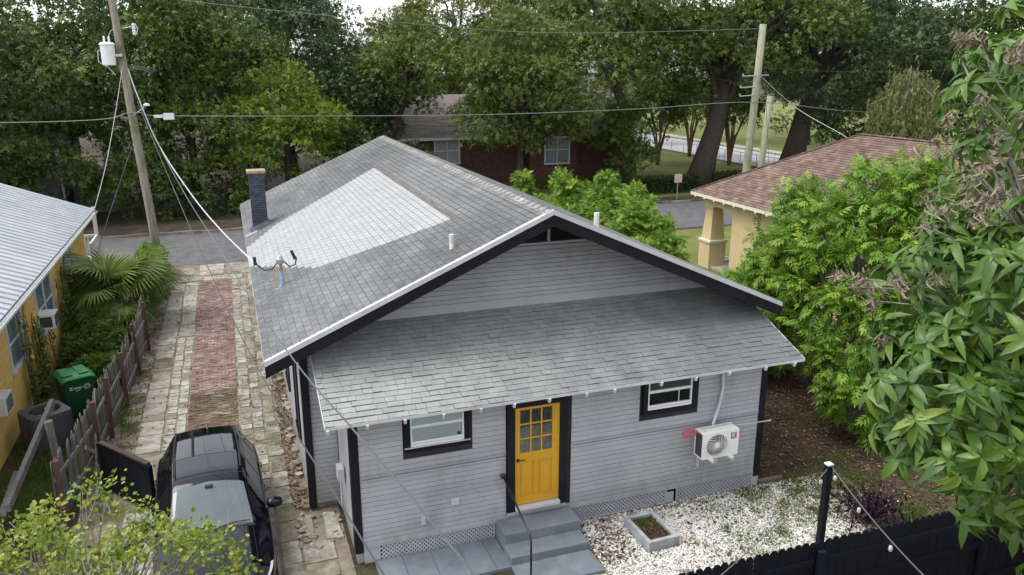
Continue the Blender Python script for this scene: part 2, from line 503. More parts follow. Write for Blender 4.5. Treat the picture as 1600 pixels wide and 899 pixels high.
LEAFQ = [(0, 0, 0), (.5, .45, .12), (0, 1, 0), (-.5, .45, .12)]
LEAFQF = [(0, 1, 2, 3)]
def scatter_litter(name, label, boxes, seed, s0=.03, s1=.07):
    rg = np.random.default_rng(seed); P = []
    for (x0, x1, y0, y1, n) in boxes:
        P.append(np.stack([rg.uniform(x0, x1, n), rg.uniform(y0, y1, n), rg.uniform(0.004, .03, n)], 1))
    P = np.concatenate(P); n = len(P)
    D = unit(rg, n); D[:, 2] *= .25
    Nn = np.tile([0, 0, 1.], (n, 1)) + .35 * unit(rg, n)
    s = rg.uniform(s0, s1, n)
    o = many(name, LEAFQ, LEAFQF, frames(D, Nn, s * .6, s, s), P, MAT['litter'], None, rg.random(n))
    return tag(o, label, 'leaves', kind='stuff')
scatter_litter('fallen_leaves', 'brown fallen leaves and mulch around the back yard', [(9.0, 16.5, -4.2, 9, 20000), (4.2, 5.0, -1.5, -.05, 450), (-0.95, -.62, 2.2, 15, 1800),
               (-5.0, -4.2, 4, 20, 1600), (-4.3, -0.7, 3.5, 22, 1600), (2.7, 4.2, -1.0, -.1, 40), (5.0, 10.5, -4.2, 0, 1500), (10.5, 14, -9, -4, 1500)], 5, .03, .10)
scatter_litter('roadside_leaves', 'brown leaf litter along the bank across the street', [(-20, 16, 32.9, 36.5, 5000)], 6, .08, .16)

BLADE = [(-.5, 0, 0), (.5, 0, 0), (0, 1, .2)]
BLADEF = [(0, 1, 2)]
def tufts(name, label, spots, seed, mat=None, cat='grass', wid=.012):
    """spots: (x, y, z, spread, height, blades)"""
    rg = np.random.default_rng(seed); P, D, S = [], [], []
    for (x, y, z, sp, h, nb) in spots:
        p = np.stack([x + rg.normal(0, sp, nb), y + rg.normal(0, sp, nb), np.full(nb, z)], 1)
        d = rg.normal(0, .55, (nb, 3)); d[:, 2] = 1
        P.append(p); D.append(d); S.append(h * rg.uniform(.5, 1.2, nb))
    P, D, S = np.concatenate(P), np.concatenate(D), np.concatenate(S); n = len(P)
    o = many(name, BLADE, BLADEF, frames(D, unit(rg, n), np.full(n, wid), S, S), P, mat or MAT['tuft'], None, rg.random(n))
    return tag(o, label, cat, kind='stuff')
sp = []
for i in range(300):
    x, y = rng.uniform(4.6, 10.8), rng.uniform(-4.2, -.15)
    if rng.random() < np.clip((8.2 - x) / 3.2, 0, .92): continue
    sp.append((x, y, 0, rng.uniform(.06, .2), rng.uniform(.05, .11), int(rng.integers(60, 190))))
for i in range(60): sp.append((rng.uniform(8.9, 11.5), rng.uniform(-1.2, .6), 0, .15, .08, 90))
tufts('weeds', 'small green weeds growing through the white stones', sp, 31)
sp = [(rng.uniform(-5.05, -4.35), rng.uniform(3, 14), 0, .12, rng.uniform(.08, .2), 80) for i in range(50)]
sp += [(rng.uniform(-6.9, -5.1), rng.uniform(2.5, 15), 0, .22, rng.uniform(.1, .28), 160) for i in range(110)]
sp += [(rng.uniform(-3.1, -.9), rng.uniform(5.5, 10), 0.01, .07, .05, 40) for i in range(24)]
sp += [(rng.uniform(-4.4, -1.4), rng.uniform(21.6, 23.2), 0.01, .12, .05, 60) for i in range(30)]
sp += [(rng.uniform(.1, 2.5), rng.uniform(-.14, -.05), 0.01, .04, .04, 25) for i in range(14)]
sp += [(rng.uniform(-.2, .3), rng.uniform(-1.1, -.1), 0.01, .05, .06, 40) for i in range(14)]
tufts('yard_weeds', 'patchy green weeds along the driveway and neighbouring side yard', sp, 32)
# ------------------------------------------------------------------ house materials
MAT['siding'] = M('siding', (0.34, 0.342, 0.362), (0.395, 0.397, 0.414), 1.1, 0.5, 0.25, 30, 0.006, rnd=0.06, c3=(0.235, 0.232, 0.235), s3=1.1, lo3=0.52, hi3=0.82, st3=(1, 1, 0.35))
MAT['black_paint'] = M('black_paint', (0.006, 0.006, 0.010), (0.010, 0.010, 0.015), 3, 0.5, 0.1, 60, 0.003, spec=0.25)
MAT['white_paint'] = M('white_paint', (0.46, 0.46, 0.47), (0.55, 0.55, 0.56), 3, 0.5, 0.1, 60, 0.003, c3=(0.5, 0.48, 0.44), s3=2.5, lo3=0.6, hi3=0.8)
MAT['grey_trim'] = M('grey_trim', (0.40, 0.40, 0.44), (0.46, 0.46, 0.50), 3, 0.5)
MAT['soffit'] = M('soffit', (0.02, 0.02, 0.026), (0.03, 0.03, 0.036), 3, 0.6)
MAT['vinyl'] = M('vinyl', (0.72, 0.73, 0.72), None, rough=0.35)
MAT['pane_glass'] = glassmat('pane_glass', (0.96, 0.99, 0.99), 0.97)
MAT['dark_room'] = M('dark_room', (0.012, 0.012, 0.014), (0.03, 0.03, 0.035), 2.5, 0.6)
MAT['curtain'] = M('curtain', (0.05, 0.05, 0.055), (0.16, 0.165, 0.17), 7, 0.9, stretch=(6, 6, 1))
MAT['blind'] = M('blind', (0.72, 0.76, 0.76), (0.78, 0.80, 0.80), 2, 0.6)
MAT['yellow_door'] = M('yellow_door', (0.56, 0.285, 0.016), (0.60, 0.31, 0.018), 3, 0.42, 0.1, 60, 0.003, c3=(0.44, 0.225, 0.03), s3=2.2, lo3=0.56, hi3=0.8)
MAT['black_metal'] = M('black_metal', (0.012, 0.012, 0.013), None, rough=0.35, spec=0.5)
MAT['chimney_brick'] = M('chimney_brick', (0.030, 0.038, 0.058), (0.055, 0.065, 0.09), 8, 0.6, 0.3, 60, 0.004, rnd=0.2, tint=True)
MAT['tan_cap'] = M('tan_cap', (0.25, 0.18, 0.11), (0.36, 0.27, 0.17), 8, 0.9, 0.4, 40)
MAT['galv'] = M('galv', (0.38, 0.39, 0.40), (0.50, 0.51, 0.52), 12, 0.4, metal=0.7)
MAT['pvc'] = M('pvc', (0.62, 0.60, 0.55), (0.72, 0.70, 0.66), 5, 0.5)

def shinglemat(name, a, b, dark, rnd, st3, lo3, hi3, s3):
    m = M(name, a, b, 2.6, 0.92, 0.35, 220, 0.004, spec=0.2, rnd=rnd, tint=True, c3=dark, s3=s3, lo3=lo3, hi3=hi3, st3=st3, detail=8)
    return m
MAT['shingle'] = shinglemat('shingle', (0.138, 0.139, 0.139), (0.188, 0.189, 0.188), (0.078, 0.080, 0.080), 0.09, (1, 0.35, 1), 0.44, 0.68, 0.45)
MAT['shingle_lean'] = shinglemat('shingle_lean', (0.25, 0.254, 0.248), (0.32, 0.323, 0.314), (0.165, 0.168, 0.165), 0.045, (0.5, 1, 1), 0.5, 0.72, 0.55)
def lean_dirt(m):
    '''algae and dirt thicken towards the tree side (right) and the eave of the lean-to'''
    N, Lk = m.node_tree.nodes, m.node_tree.links
    B = N['Principled BSDF']; src = B.inputs['Base Color'].links[0].from_socket
    g = N.new('ShaderNodeNewGeometry'); sx = N.new('ShaderNodeSeparateXYZ'); Lk.new(g.outputs['Position'], sx.inputs[0])
    a = N.new('ShaderNodeMath'); a.operation = 'MULTIPLY_ADD'; a.inputs[1].default_value = 0.085; a.inputs[2].default_value = -0.20; Lk.new(sx.outputs[0], a.inputs[0])
    b = N.new('ShaderNodeMath'); b.operation = 'MULTIPLY_ADD'; b.inputs[1].default_value = -0.13; Lk.new(sx.outputs[1], b.inputs[0]); Lk.new(a.outputs[0], b.inputs[2])
    nz = noise(N, Lk, 0.9, 7, 0.65, stretch=(1, 0.6, 1))
    c = N.new('ShaderNodeMath'); c.operation = 'ADD'; Lk.new(b.outputs[0], c.inputs[0]); Lk.new(nz, c.inputs[1])
    k = ramp(N, Lk, c.outputs[0], [(0.50, 0.0), (0.95, 0.82)])
    Lk.new(mix(N, Lk, k, src, (0.115, 0.12, 0.128)), B.inputs['Base Color'])
lean_dirt(MAT['shingle_lean'])
MAT['shingle_white'] = shinglemat('shingle_white', (0.30, 0.304, 0.308), (0.345, 0.349, 0.353), (0.27, 0.273, 0.276), 0.03, (1, 1, 1), 0.5, 0.8, 0.8)
MAT['ridge'] = shinglemat('ridge', (0.22, 0.215, 0.20), (0.33, 0.325, 0.31), (0.12, 0.12, 0.11), 0.10, (1, 1, 1), 0.5, 0.7, 1.5)
MAT['tar'] = M('tar', (0.07, 0.05, 0.045), (0.15, 0.12, 0.11), 6, 0.8)

def splash(m):
    '''rain-splashed dirt on the lowest boards, broken up by noise'''
    N, Lk = m.node_tree.nodes, m.node_tree.links
    B = N['Principled BSDF']; src = B.inputs['Base Color'].links[0].from_socket
    g = N.new('ShaderNodeNewGeometry'); sx = N.new('ShaderNodeSeparateXYZ'); Lk.new(g.outputs['Position'], sx.inputs[0])
    a = N.new('ShaderNodeMath'); a.operation = 'MULTIPLY_ADD'; a.inputs[1].default_value = -0.55; a.inputs[2].default_value = 0.45; Lk.new(sx.outputs[2], a.inputs[0])
    c = N.new('ShaderNodeMath'); c.operation = 'ADD'; Lk.new(a.outputs[0], c.inputs[0]); Lk.new(noise(N, Lk, 3.2, 7, 0.7, stretch=(1, 1, 0.5)), c.inputs[1])
    k = ramp(N, Lk, c.outputs[0], [(0.58, 0.0), (0.95, 0.5)])
    Lk.new(mix(N, Lk, k, src, (0.20, 0.185, 0.165)), B.inputs['Base Color'])
splash(MAT['siding'])

house = thing('house', 'grey wooden bungalow with shingle roofs, black trim and yellow back door', 'house')

def lap_board(parent, p0, p1, out, z0, h, mat, name='siding_board'):
    """clapboard between plan points p0, p1; out = outward unit vector; thicker at its lower edge"""
    ox, oy = out
    prof = [(0.0, 0.0), (0.027, 0.0), (0.0275, 0.005), (0.0245, h - 0.009), (0.0, h - 0.009)]
    b = MB(); n = len(prof)
    vs = [(p[0] + ox * d, p[1] + oy * d, z0 + z) for p in (p0, p1) for d, z in prof]
    fs = [tuple(range(n)), tuple(range(2 * n - 1, n - 1, -1))] + [(i, n + i, n + (i + 1) % n, (i + 1) % n) for i in range(n)]
    b.add(vs, fs)
    return b.build(name, mat, parent, recalc=True)

def cut(x0, x1, holes):
    """parts of [x0, x1] outside the holes"""
    seg = [(x0, x1)]
    for a, b in holes:
        out = []
        for s, e in seg:
            if b <= s or a >= e: out.append((s, e)); continue
            if a > s: out.append((s, a))
            if b < e: out.append((b, e))
        seg = out
    return [(s, e) for s, e in seg if e - s > 0.03]

# ---- addition (lean-to) back wall, plane y = 0
W = 8.66
bw = MB().box(0.05, W - 0.05, 0.03, 2.2, 0.31, 2.99).build('back_wall', MAT['dark_room'], house)
openings = [(0.93, 2.23, 2.06, 3.2), (5.68, 7.02, 2.03, 3.2), (2.88, 4.22, 0.46, 3.2)]      # x0, x1, z0, z1
z = 0.35; rows = []
while z < 1.73: rows.append((z, 0.0995)); z += 0.0995
z = 1.775
while z < 2.93: rows.append((z, 0.0995)); z += 0.0995
for (z0, h) in rows:
    holes = [(a, b) for a, b, c, d in openings if z0 + h > c and z0 < d]
    for s, e in cut(0.14, W - 0.14, holes):
        if e - s > 3.2:                      # butt joints where long boards meet
            m = s + (e - s) * random.uniform(.35, .65)
            lap_board(bw, (s, 0.025), (m - 0.002, 0.025), (0, -1), z0, h, MAT['siding'])
            lap_board(bw, (m + 0.002, 0.025), (e, 0.025), (0, -1), z0, h, MAT['siding'])
        else:
            lap_board(bw, (s, 0.025), (e, 0.025), (0, -1), z0, h, MAT['siding'])
for s, e in cut(0.14, W - 0.14, [(2.88, 4.22)]):
    MB().box(s, e, -0.016, 0.02, 1.742, 1.768).build('seam_board', MAT['siding'], bw)
    MB().box(s, e, -0.020, 0.02, 0.318, 0.348).build('skirt_board', MAT['siding'], bw)
# side wall of the addition, x = 0, and the bit of main back wall left of it
for i in range(27):
    z0 = 0.20 + i * 0.0995
    lap_board(bw, (0.055, 2.12), (0.055, 0.13), (-1, 0), z0, 0.0995, MAT['siding'])
MB().box(0.03, 0.3, 0.05, 2.1, 0.0, 0.3).build('side_skirt', MAT['siding'], house)
for x0, x1, y0, y1, z0, z1 in ((-0.012, 0.135, -0.014, 0.05, 0.24, 2.98), (-0.014, 0.03, 0.0515, 0.17, 0.24, 3.02),
                               (W - 0.135, W + 0.012, -0.014, 0.05, 0.24, 2.98), (W - 0.03, W + 0.014, 0.0515, 0.17, 0.24, 3.02)):
    MB().box(x0, x1, y0, y1, z0, z1).build('corner_board', MAT['black_paint'], house)
right_wall = MB().box(W - 0.06, W - 0.03, 0.06, 2.2, 0.3, 3.1).build('side_wall', MAT['siding'], house)

# ---- main body
xm, XR, YB, YF = -0.60, 8.85, 2.16, 17.5
body = MB().box(xm + 0.03, XR - 0.03, YB + 0.06, YF, 0.25, 3.86).build('wall_core', MAT['siding'], house)
for i in range(36):
    z0 = 0.14 + i * 0.0995
    lap_board(body, (xm + 0.14, YB + 0.05), (0.02, YB + 0.05), (0, -1), z0, 0.0995, MAT['siding'])
    for s, e in cut(2.33, YF, [(3.3, 4.3), (6.2, 7.4), (10.2, 11.4), (14, 15.2)] if 1.0 < z0 < 2.75 else []):
        lap_board(body, (xm + 0.03, e), (xm + 0.03, s), (-1, 0), z0, 0.0995, MAT['siding'])
MB().box(xm - 0.012, xm + 0.135, YB - 0.014, YB + 0.06, 0.06, 3.72).build('corner_board', MAT['black_paint'], house)
MB().box(xm - 0.014, xm + 0.028, YB + 0.0615, YB + 0.17, 0.06, 3.72).build('corner_board', MAT['black_paint'], house)
for (y0, y1) in ((3.3, 4.3), (6.2, 7.4), (10.2, 11.4), (14, 15.2)):       # side windows with black casing
    w = MB()
    w.box(xm - 0.03, xm + 0.05, y0, y0 + .11, 1.1, 2.85).box(xm - 0.03, xm + 0.05, y1 - .11, y1, 1.1, 2.85)
    w.box(xm - 0.032, xm + 0.05, y0, y1, 2.852, 2.96).box(xm - 0.05, xm + 0.05, y0 - .03, y1 + .03, 1.02, 1.098)
    wo = w.build('side_window', MAT['black_paint'], house)
    MB().box(xm - 0.004, xm + 0.02, y0 + .112, y1 - .112, 1.1, 2.85).build('pane', MAT['dark_room'], wo)
foundation = MB().box(xm + 0.06, XR - 0.1, YB + 0.1, YF - .1, -0.05, 0.26).build('foundation', MAT['mossy_concrete'], house)
# low rubble edge along the side wall
for i in range(40):
    s = random.uniform(0.05, .12); b = MB(); b.box(-s, s, -s, s, -s * .4, s * .4)
    b.v = [(a * random.uniform(.6, 1.1), c * random.uniform(.6, 1.1), d) for a, c, d in b.v]
    o = b.build('edging_stone', random.choice([C1, C2, C3]), driveway)
    o.location = (random.uniform(-.72, -.62), random.uniform(2.3, 14), .02); o.rotation_euler = (0, 0, random.uniform(0, 3))

# ---- roofs: planes given by eave line and slope
XA, ZA, HW, ZL, YR0, YR1 = 4.125, 6.17, 5.398, 3.82, 0.812, 17.96
XE, XE2 = XA - HW, XA + HW
ml = math.hypot(HW, ZA - ZL)
class Plane:
    """s along the eave, t up the slope, n outward"""
    def __init__(p, o, s, t):
        p.o, p.s, p.t = Vector(o), Vector(s).normalized(), Vector(t).normalized()
        p.n = p.s.cross(p.t)
        p.A = np.array([list(p.s), list(p.t), list(p.n)]).T
    def at(p, s, t, n=0): return p.o + p.s * s + p.t * t + p.n * n
PL = Plane((XE, YR1, ZL), (0, -1, 0), (HW, 0, ZA - ZL))       # left slope of the main roof
PR = Plane((XE2, YR0, ZL), (0, 1, 0), (-HW, 0, ZA - ZL))      # right slope
EY, EZ, TY, TZ = -0.412, 2.997, 2.2, 3.925
PN = Plane((-0.434, EY, EZ), (1, 0, 0), (0, TY - EY, TZ - EZ))  # lean-to roof
nl = math.hypot(TY - EY, TZ - EZ)

def deck(pl, s1, t1, th, name, mat, parent):
    b = MB()
    p = [pl.at(s, t, n) for n in (-th, -0.004) for s, t in ((0, 0), (s1, 0), (s1, t1), (0, t1))]
    return b.add(p, BOX_F).build(name, mat, parent)

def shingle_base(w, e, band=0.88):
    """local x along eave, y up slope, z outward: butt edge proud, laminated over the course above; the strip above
    `band` is painted darker as the shadow line just below the next butt"""
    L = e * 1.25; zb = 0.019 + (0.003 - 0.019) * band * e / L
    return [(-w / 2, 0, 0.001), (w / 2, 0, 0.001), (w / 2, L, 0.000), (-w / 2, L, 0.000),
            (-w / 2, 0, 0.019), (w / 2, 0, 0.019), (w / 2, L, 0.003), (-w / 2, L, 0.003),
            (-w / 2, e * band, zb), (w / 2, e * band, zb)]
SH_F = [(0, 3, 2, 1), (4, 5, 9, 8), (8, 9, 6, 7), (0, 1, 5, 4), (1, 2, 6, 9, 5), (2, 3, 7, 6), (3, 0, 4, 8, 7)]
CAMP = Vector(cam.location)

MAT['shingle_edge_shade'] = M('shingle_edge_shade', (0.085, 0.087, 0.09), (0.125, 0.127, 0.13), 8, 0.95, spec=0.1)  # course shadow lines painted dark on butts, tab sides and top band
MAT['white_edge_shade'] = M('white_edge_shade', (0.21, 0.214, 0.22), (0.26, 0.264, 0.27), 8, 0.95, spec=0.1)  # same painted shadow lines, paler, for the white patch
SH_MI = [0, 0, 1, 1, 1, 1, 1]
def shingle_roof(pl, s1, t1, e, widths, parent, mat, npieces, seed, regular, region=None, patch_mat=None, stuff_name='shingle_field'):
    rg = np.random.default_rng(seed)
    items = []
    nrow = int(math.ceil(t1 / e)); e = t1 / nrow
    for r in range(nrow):
        s = -(0.5 * widths[0] if (r % 2 and regular) else 0) - (0 if regular else rg.uniform(0, widths[-1]))
        while s < s1:
            w = widths[0] if regular else rg.choice(widths)
            a, b = max(s, 0), min(s + w, s1)
            xr = pl.at(0, r * e + e / 2).x; lim = region(xr) if region else None
            cutp = [a] + ([q for q in sorted((YR1 - lim[1], YR1 - lim[0])) if a + .02 < q < b - .02] if lim else []) + [b]
            for a_, b_ in zip(cutp[:-1], cutp[1:]):
                if b_ - a_ > 0.02: items.append((a_, b_, r * e, bool(lim) and YR1 - lim[1] < (a_ + b_) / 2 < YR1 - lim[0]))
            s += w
    slot = 0.014 if regular else 0.005
    SB = shingle_base(1.0, e, 0.90 if regular else 0.955)
    field, cand, white = [], [], []
    for (a, b, t, wh) in items:
        p = pl.at((a + b) / 2, t + e / 2)
        if wh: white.append((a, b, t)); continue
        cand.append(((p - CAMP).length, a, b, t))
    if npieces:
        cand.sort()
        near, far = cand[:npieces], cand[npieces:]
    else: near, far = [], cand
    cache = {}
    R3 = Matrix((pl.s, pl.t, pl.n)).transposed()
    for (_, a, b, t) in near:
        w = round((b - a) * 50) / 50 if not regular else round(b - a, 2)
        w = max(w, 0.04)
        if w not in cache:
            me = bpy.data.meshes.new('shingle'); me.from_pydata(SB, [], SH_F); me.materials.append(mat); me.materials.append(MAT['shingle_edge_shade']); me.polygons.foreach_set('material_index', SH_MI); cache[w] = me
        o = link('shingle', cache[w], parent)
        ax, an = rg.normal(0, .004), rg.normal(0, .006)
        o.matrix_basis = Matrix.Translation(pl.at((a + b) / 2, t + rg.normal(0, .002), 0.0005)) @ (R3.to_4x4() @ Matrix.Rotation(an, 4, 'Z') @ Matrix.Rotation(abs(ax), 4, 'X') @ Matrix.Diagonal(((b - a) - slot, 1, 1 if regular else rg.choice([.75, .9, 1.1, 1.45]), 1)))
    def lump(lst, name, mt):
        n = len(lst)
        A = np.zeros((n, 3, 3)); L = np.zeros((n, 3))
        for i, (a, b, t) in enumerate(lst):
            A[i] = pl.A @ np.diag([(b - a) - slot, 1, 1 if regular else rg.choice([.75, .9, 1.1, 1.45])]); L[i] = pl.at((a + b) / 2, t + rg.normal(0, .002), 0.0005 + abs(rg.normal(0, .001)))
        return tag(many(name, SB, SH_F, A, L, mt, parent, rg.random(n), mat2=MAT['shingle_edge_shade'], mi=SH_MI), kind='stuff')
    if far: lump([x[1:] for x in far], stuff_name, mat)
    if white:
        edge0 = MAT['shingle_edge_shade']; MAT['shingle_edge_shade'] = MAT['white_edge_shade']
        lump(white, 'shingle_patch', patch_mat); MAT['shingle_edge_shade'] = edge0

main_roof = empty('main_roof'); main_roof.parent = house
dk = deck(PL, YR1 - YR0, ml, 0.05, 'left_slope_deck', MAT['soffit'], main_roof)
dk2 = deck(PR, YR1 - YR0, ml, 0.05, 'right_slope_deck', MAT['soffit'], main_roof)
def in_patch(x):
    if x > 2.86: return None
    # lower-right edge: (2.85,3.4) - (1.48,4.06) - (0.1,4.85) - (-1.29,8.1);  upper-left edge: (2.86,12.7) - (-0.36,11.54) - (-1.29,10.2)
    lo = np.interp(x, [-1.3, 0.1, 1.48, 2.86], [8.1, 4.9, 4.1, 3.4])
    hi = np.interp(x, [-1.3, -0.36, 2.86], [10.2, 11.5, 12.7])
    return float(lo), float(hi)
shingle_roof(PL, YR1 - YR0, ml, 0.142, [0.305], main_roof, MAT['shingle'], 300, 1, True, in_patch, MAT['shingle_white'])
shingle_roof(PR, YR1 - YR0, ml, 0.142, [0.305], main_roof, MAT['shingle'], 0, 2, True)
for i in range(60):      # ridge caps, each bent over the ridge
    y = YR0 + i * 0.285
    b = MB()
    d = 0.17
    for yy, up in ((y, 0.026), (y + 0.31, 0.012)):
        for k in (-1, -.5, 0, .5, 1):
            b.v.append((XA + k * d, min(yy, YR1), ZA + up - abs(k) * d * (ZA - ZL) / HW - (0.006 if k == 0 else 0)))
    b.f += [(j, j + 1, j + 6, j + 5) for j in range(4)]
    o = b.build('ridge_cap', MAT['ridge'], main_roof)
    sm = o.modifiers.new('thick', 'SOLIDIFY'); sm.thickness = 0.012; sm.offset = -1
# torn tar line along the top of the white patch
tb = MB()
tp = [(2.875 + .012 * math.sin(i * 1.3), 3.35 + i * 0.335) for i in range(29)]
for (x, y) in tp:
    zz = ZL + (x - XE) * (ZA - ZL) / HW + 0.019
    tb.v += [(x - .035, y, zz - .012), (x + .04 + .012 * math.sin(y * 5), y, zz + .022)]
tb.f += [(2 * i, 2 * i + 1, 2 * i + 3, 2 * i + 2) for i in range(28)]
tb.build('tar_line', MAT['tar'], main_roof)
# barge boards, drip edges and soffit
def rake(x0, z0, x1, z1, y, dy, zt, zb, mat, name, parent, lift=0.0):
    b = MB()
    b.prism([(x0, y, z0 + zb), (x1, y, z1 + zb), (x1, y, z1 + zt), (x0, y, z0 + zt)], (0, dy, 0))
    return b.build(name, mat, parent, recalc=True)
for (xe,) in ((XE,), (XE2,)):
    rake(xe, ZL, XA, ZA, YR0 + 0.002, 0.05, -0.075, -0.30, MAT['black_paint'], 'barge_board', main_roof)
    rake(xe, ZL, XA, ZA, YR0 - 0.022, 0.10, 0.020, -0.073, MAT['white_paint'], 'drip_edge', main_roof)
    rake(xe, ZL, XA, ZA, YR1 - 0.03, 0.05, 0.0, -0.25, MAT['black_paint'], 'barge_board', main_roof)
for x in (XE - 0.012, XE2 - 0.012):
    MB().box(x, x + 0.024, YR0 + 0.055, YR1 - .035, ZL - 0.10, ZL - 0.012).build('eave_fascia', MAT['grey_trim'], main_roof)
for i in range(24):      # rafters under the side eaves
    y = 1.2 + i * 0.7
    MB().beam((XE + .03, y, ZL - .10), (xm + .1, y, ZL - .10 + .6 * (ZA - ZL) / HW), .045, .09).build('rafter_tail', MAT['white_paint'], main_roof)

# ---- gable wall above the lean-to roof
YG = 2.19
sl = (ZA - ZL) / HW
g = MB()
g.prism([(xm + .05, YG + .03, 3.7), (XR - .05, YG + .03, 3.7), (XR - .05, YG + .03, ZL + (XE2 - XR + .05) * sl - .06), (XA, YG + .03, ZA - .06), (xm + .05, YG + .03, ZL + (xm + .05 - XE) * sl - .06)], (0, 0.05, 0))
gable = g.build('gable_wall', MAT['soffit'], house, recalc=True)
def gable_x(z):     # wall extent at height z under the roof
    return XE + (z - ZL + 0.10) / sl + .0, XE2 - (z - ZL + 0.10) / sl
GB0 = 3.93
for i, h in enumerate([0.20] + [0.098] * 11):
    z0 = GB0 + (0 if i == 0 else 0.20 + (i - 1) * 0.098)
    a0, a1 = gable_x(z0); b0, b1 = gable_x(z0 + h)
    if z0 + h > 5.55: break
    a0 = max(a0, -.55); b0 = max(b0, -.55); a1 = min(a1, 8.8); b1 = min(b1, 8.8)
    cuts = [0, 1] if i else [0, .38, 1]
    for q in range(len(cuts) - 1):
        la = a0 + (a1 - a0) * cuts[q] + .001; ra = a0 + (a1 - a0) * cuts[q + 1] - .001
        lb = b0 + (b1 - b0) * cuts[q] + .001; rb = b0 + (b1 - b0) * cuts[q + 1] - .001
        if q == 0 and len(cuts) > 2: rb = ra
        if q == 1: lb = la
        b = MB()
        y1_, y0_ = YG - 0.026, YG - 0.030; hh = h - 0.010
        b.add([(la, y0_, z0), (ra, y0_, z0), (ra, YG + .03, z0), (la, YG + .03, z0),
               (lb, y1_, z0 + hh), (rb, y1_, z0 + hh), (rb, YG + .03, z0 + hh), (lb, YG + .03, z0 + hh)], BOX_F)
        b.build('siding_board', MAT['siding'], gable)
zv = GB0 + 0.20 + 11 * 0.098 + 0.002
v0, v1 = gable_x(zv)
vent = MB().prism([(v0 + .1, YG - .001, zv + .05), (v1 - .1, YG - .001, zv + .05), (XA, YG - .001, ZA - .12)], (0, 0.025, 0)).build('gable_vent', MAT['soffit'], house, recalc=True)
MB().box(v0 - .05, v1 + .05, YG - .06, YG + .02, zv + .012, zv + .062).build('vent_sill', MAT['grey_trim'], vent)
for x in (XA - .50, XA + .42):
    MB().box(x, x + .055, YG - .055, YG - .003, zv + .064, ZA - .10 - abs(x - XA) * sl).build('vent_mullion', MAT['grey_trim'], vent)
for i in range(9):
    zz = zv + .075 + i * .055
    hwid = (ZA - .14 - zz) / sl
    if hwid < .1: break
    MB().prism([(XA - hwid, YG - .028, zz), (XA + hwid, YG - .028, zz), (XA + hwid, YG - .006, zz + .03), (XA - hwid, YG - .006, zz + .03)], (0, .004, .006)).build('louvre', MAT['soffit'], vent, recalc=True)

# ---- lean-to roof
lean = empty('lean_to_roof'); lean.parent = house
deck(PN, 9.656, nl, 0.03, 'roof_deck', MAT['soffit'], lean)
edge_keep = MAT['shingle_edge_shade']; MAT['shingle_edge_shade'] = M('lean_edge', (0.13, 0.133, 0.134), (0.175, 0.178, 0.179), 8, 0.95, spec=0.1)  # lean-to tone of the painted course shadow lines
shingle_roof(PN, 9.656, nl, 0.145, [0.14, 0.18, 0.22, 0.26, 0.30, 0.36], lean, MAT['shingle_lean'], 300, 5, False); MAT['shingle_edge_shade'] = edge_keep
MB().box(-0.434, 9.222, EY - 0.016, EY - 0.002, EZ - 0.045, EZ + 0.006).build('drip_edge', MAT['white_paint'], lean)
def lean_edge(x):
    b = MB(); b.prism([(x, EY, EZ - .05), (x, TY, TZ - .05), (x, TY, TZ + .012), (x, EY, EZ + .012)], (0.014, 0, 0))
    return b.build('rake_edge', MAT['white_paint'], lean, recalc=True)
lean_edge(-0.450); lean_edge(9.224)
for x in (-0.40, 0.26, 0.91, 1.59, 2.27, 2.90, 3.58, 4.32, 4.90, 5.90, 6.66, 7.42, 8.28, 8.98):
    MB().beam((x, EY - .03, EZ - .085), (x, 0.06, EZ - .085 + (0.06 - EY) * (TZ - EZ) / (TY - EY)), .045, .085).build('rafter_tail', MAT['white_paint'], lean)
MB().box(-0.4, 9.2, TY - .03, TY + .03, TZ - .02, TZ + .018).build('flashing', MAT['black_paint'], lean)

# ---- door
door = empty('back_door', (3.054, 0, 0)); door.parent = house
DW, ZD = 0.914, 0.63
b = MB()
gl = (0.105, 0.76, 1.715, 2.60)                                  # glazed area x0 x1 z0 z1 (local)
b.box(0.003, gl[0], -0.012, 0.028, ZD, ZD + 2.03).box(gl[1], DW - .003, -0.012, 0.028, ZD, ZD + 2.03)
b.box(gl[0], gl[1], -0.012, 0.028, ZD, 0.80).box(gl[0], gl[1], -0.012, 0.028, 1.53, gl[2]).box(gl[0], gl[1], -0.012, 0.028, gl[3], ZD + 2.03)
b.box(0.385, 0.480, -0.012, 0.028, 0.80, 1.53)
leaf = b.build('door_leaf', MAT['yellow_door'], door)
for x0, x1 in ((.105, .385), (.480, .760)):
    MB().box(x0, x1, 0.004, 0.026, .80, 1.53).build('panel_field', MAT['yellow_door'], door)
    MB().box(x0 + .035, x1 - .035, -0.006, 0.003, .845, 1.485).build('raised_panel', MAT['yellow_door'], door, bevel=.006)
for i in range(2):
    x = gl[0] + (gl[1] - gl[0]) * (i + 1) / 3
    MB().box(x - .014, x + .014, -0.010, 0.02, gl[2], gl[3]).build('muntin', MAT['yellow_door'], door)
    zz = gl[2] + (gl[3] - gl[2]) * (i + 1) / 3
    MB().box(gl[0], gl[1], -0.0085, 0.02, zz - .014, zz + .014).build('muntin', MAT['yellow_door'], door)
for i in range(3):
    for j in range(3):
        x0 = gl[0] + (gl[1] - gl[0]) * i / 3; z0 = gl[2] + (gl[3] - gl[2]) * j / 3
        MB().box(x0 + .012, x0 + .206, 0.004, 0.008, z0 + .012, z0 + .283).build('pane', MAT['pane_glass'], door)
MB().box(gl[0], gl[1], 0.0205, 0.026, gl[2], gl[3]).build('door_curtain', MAT['curtain'], door)
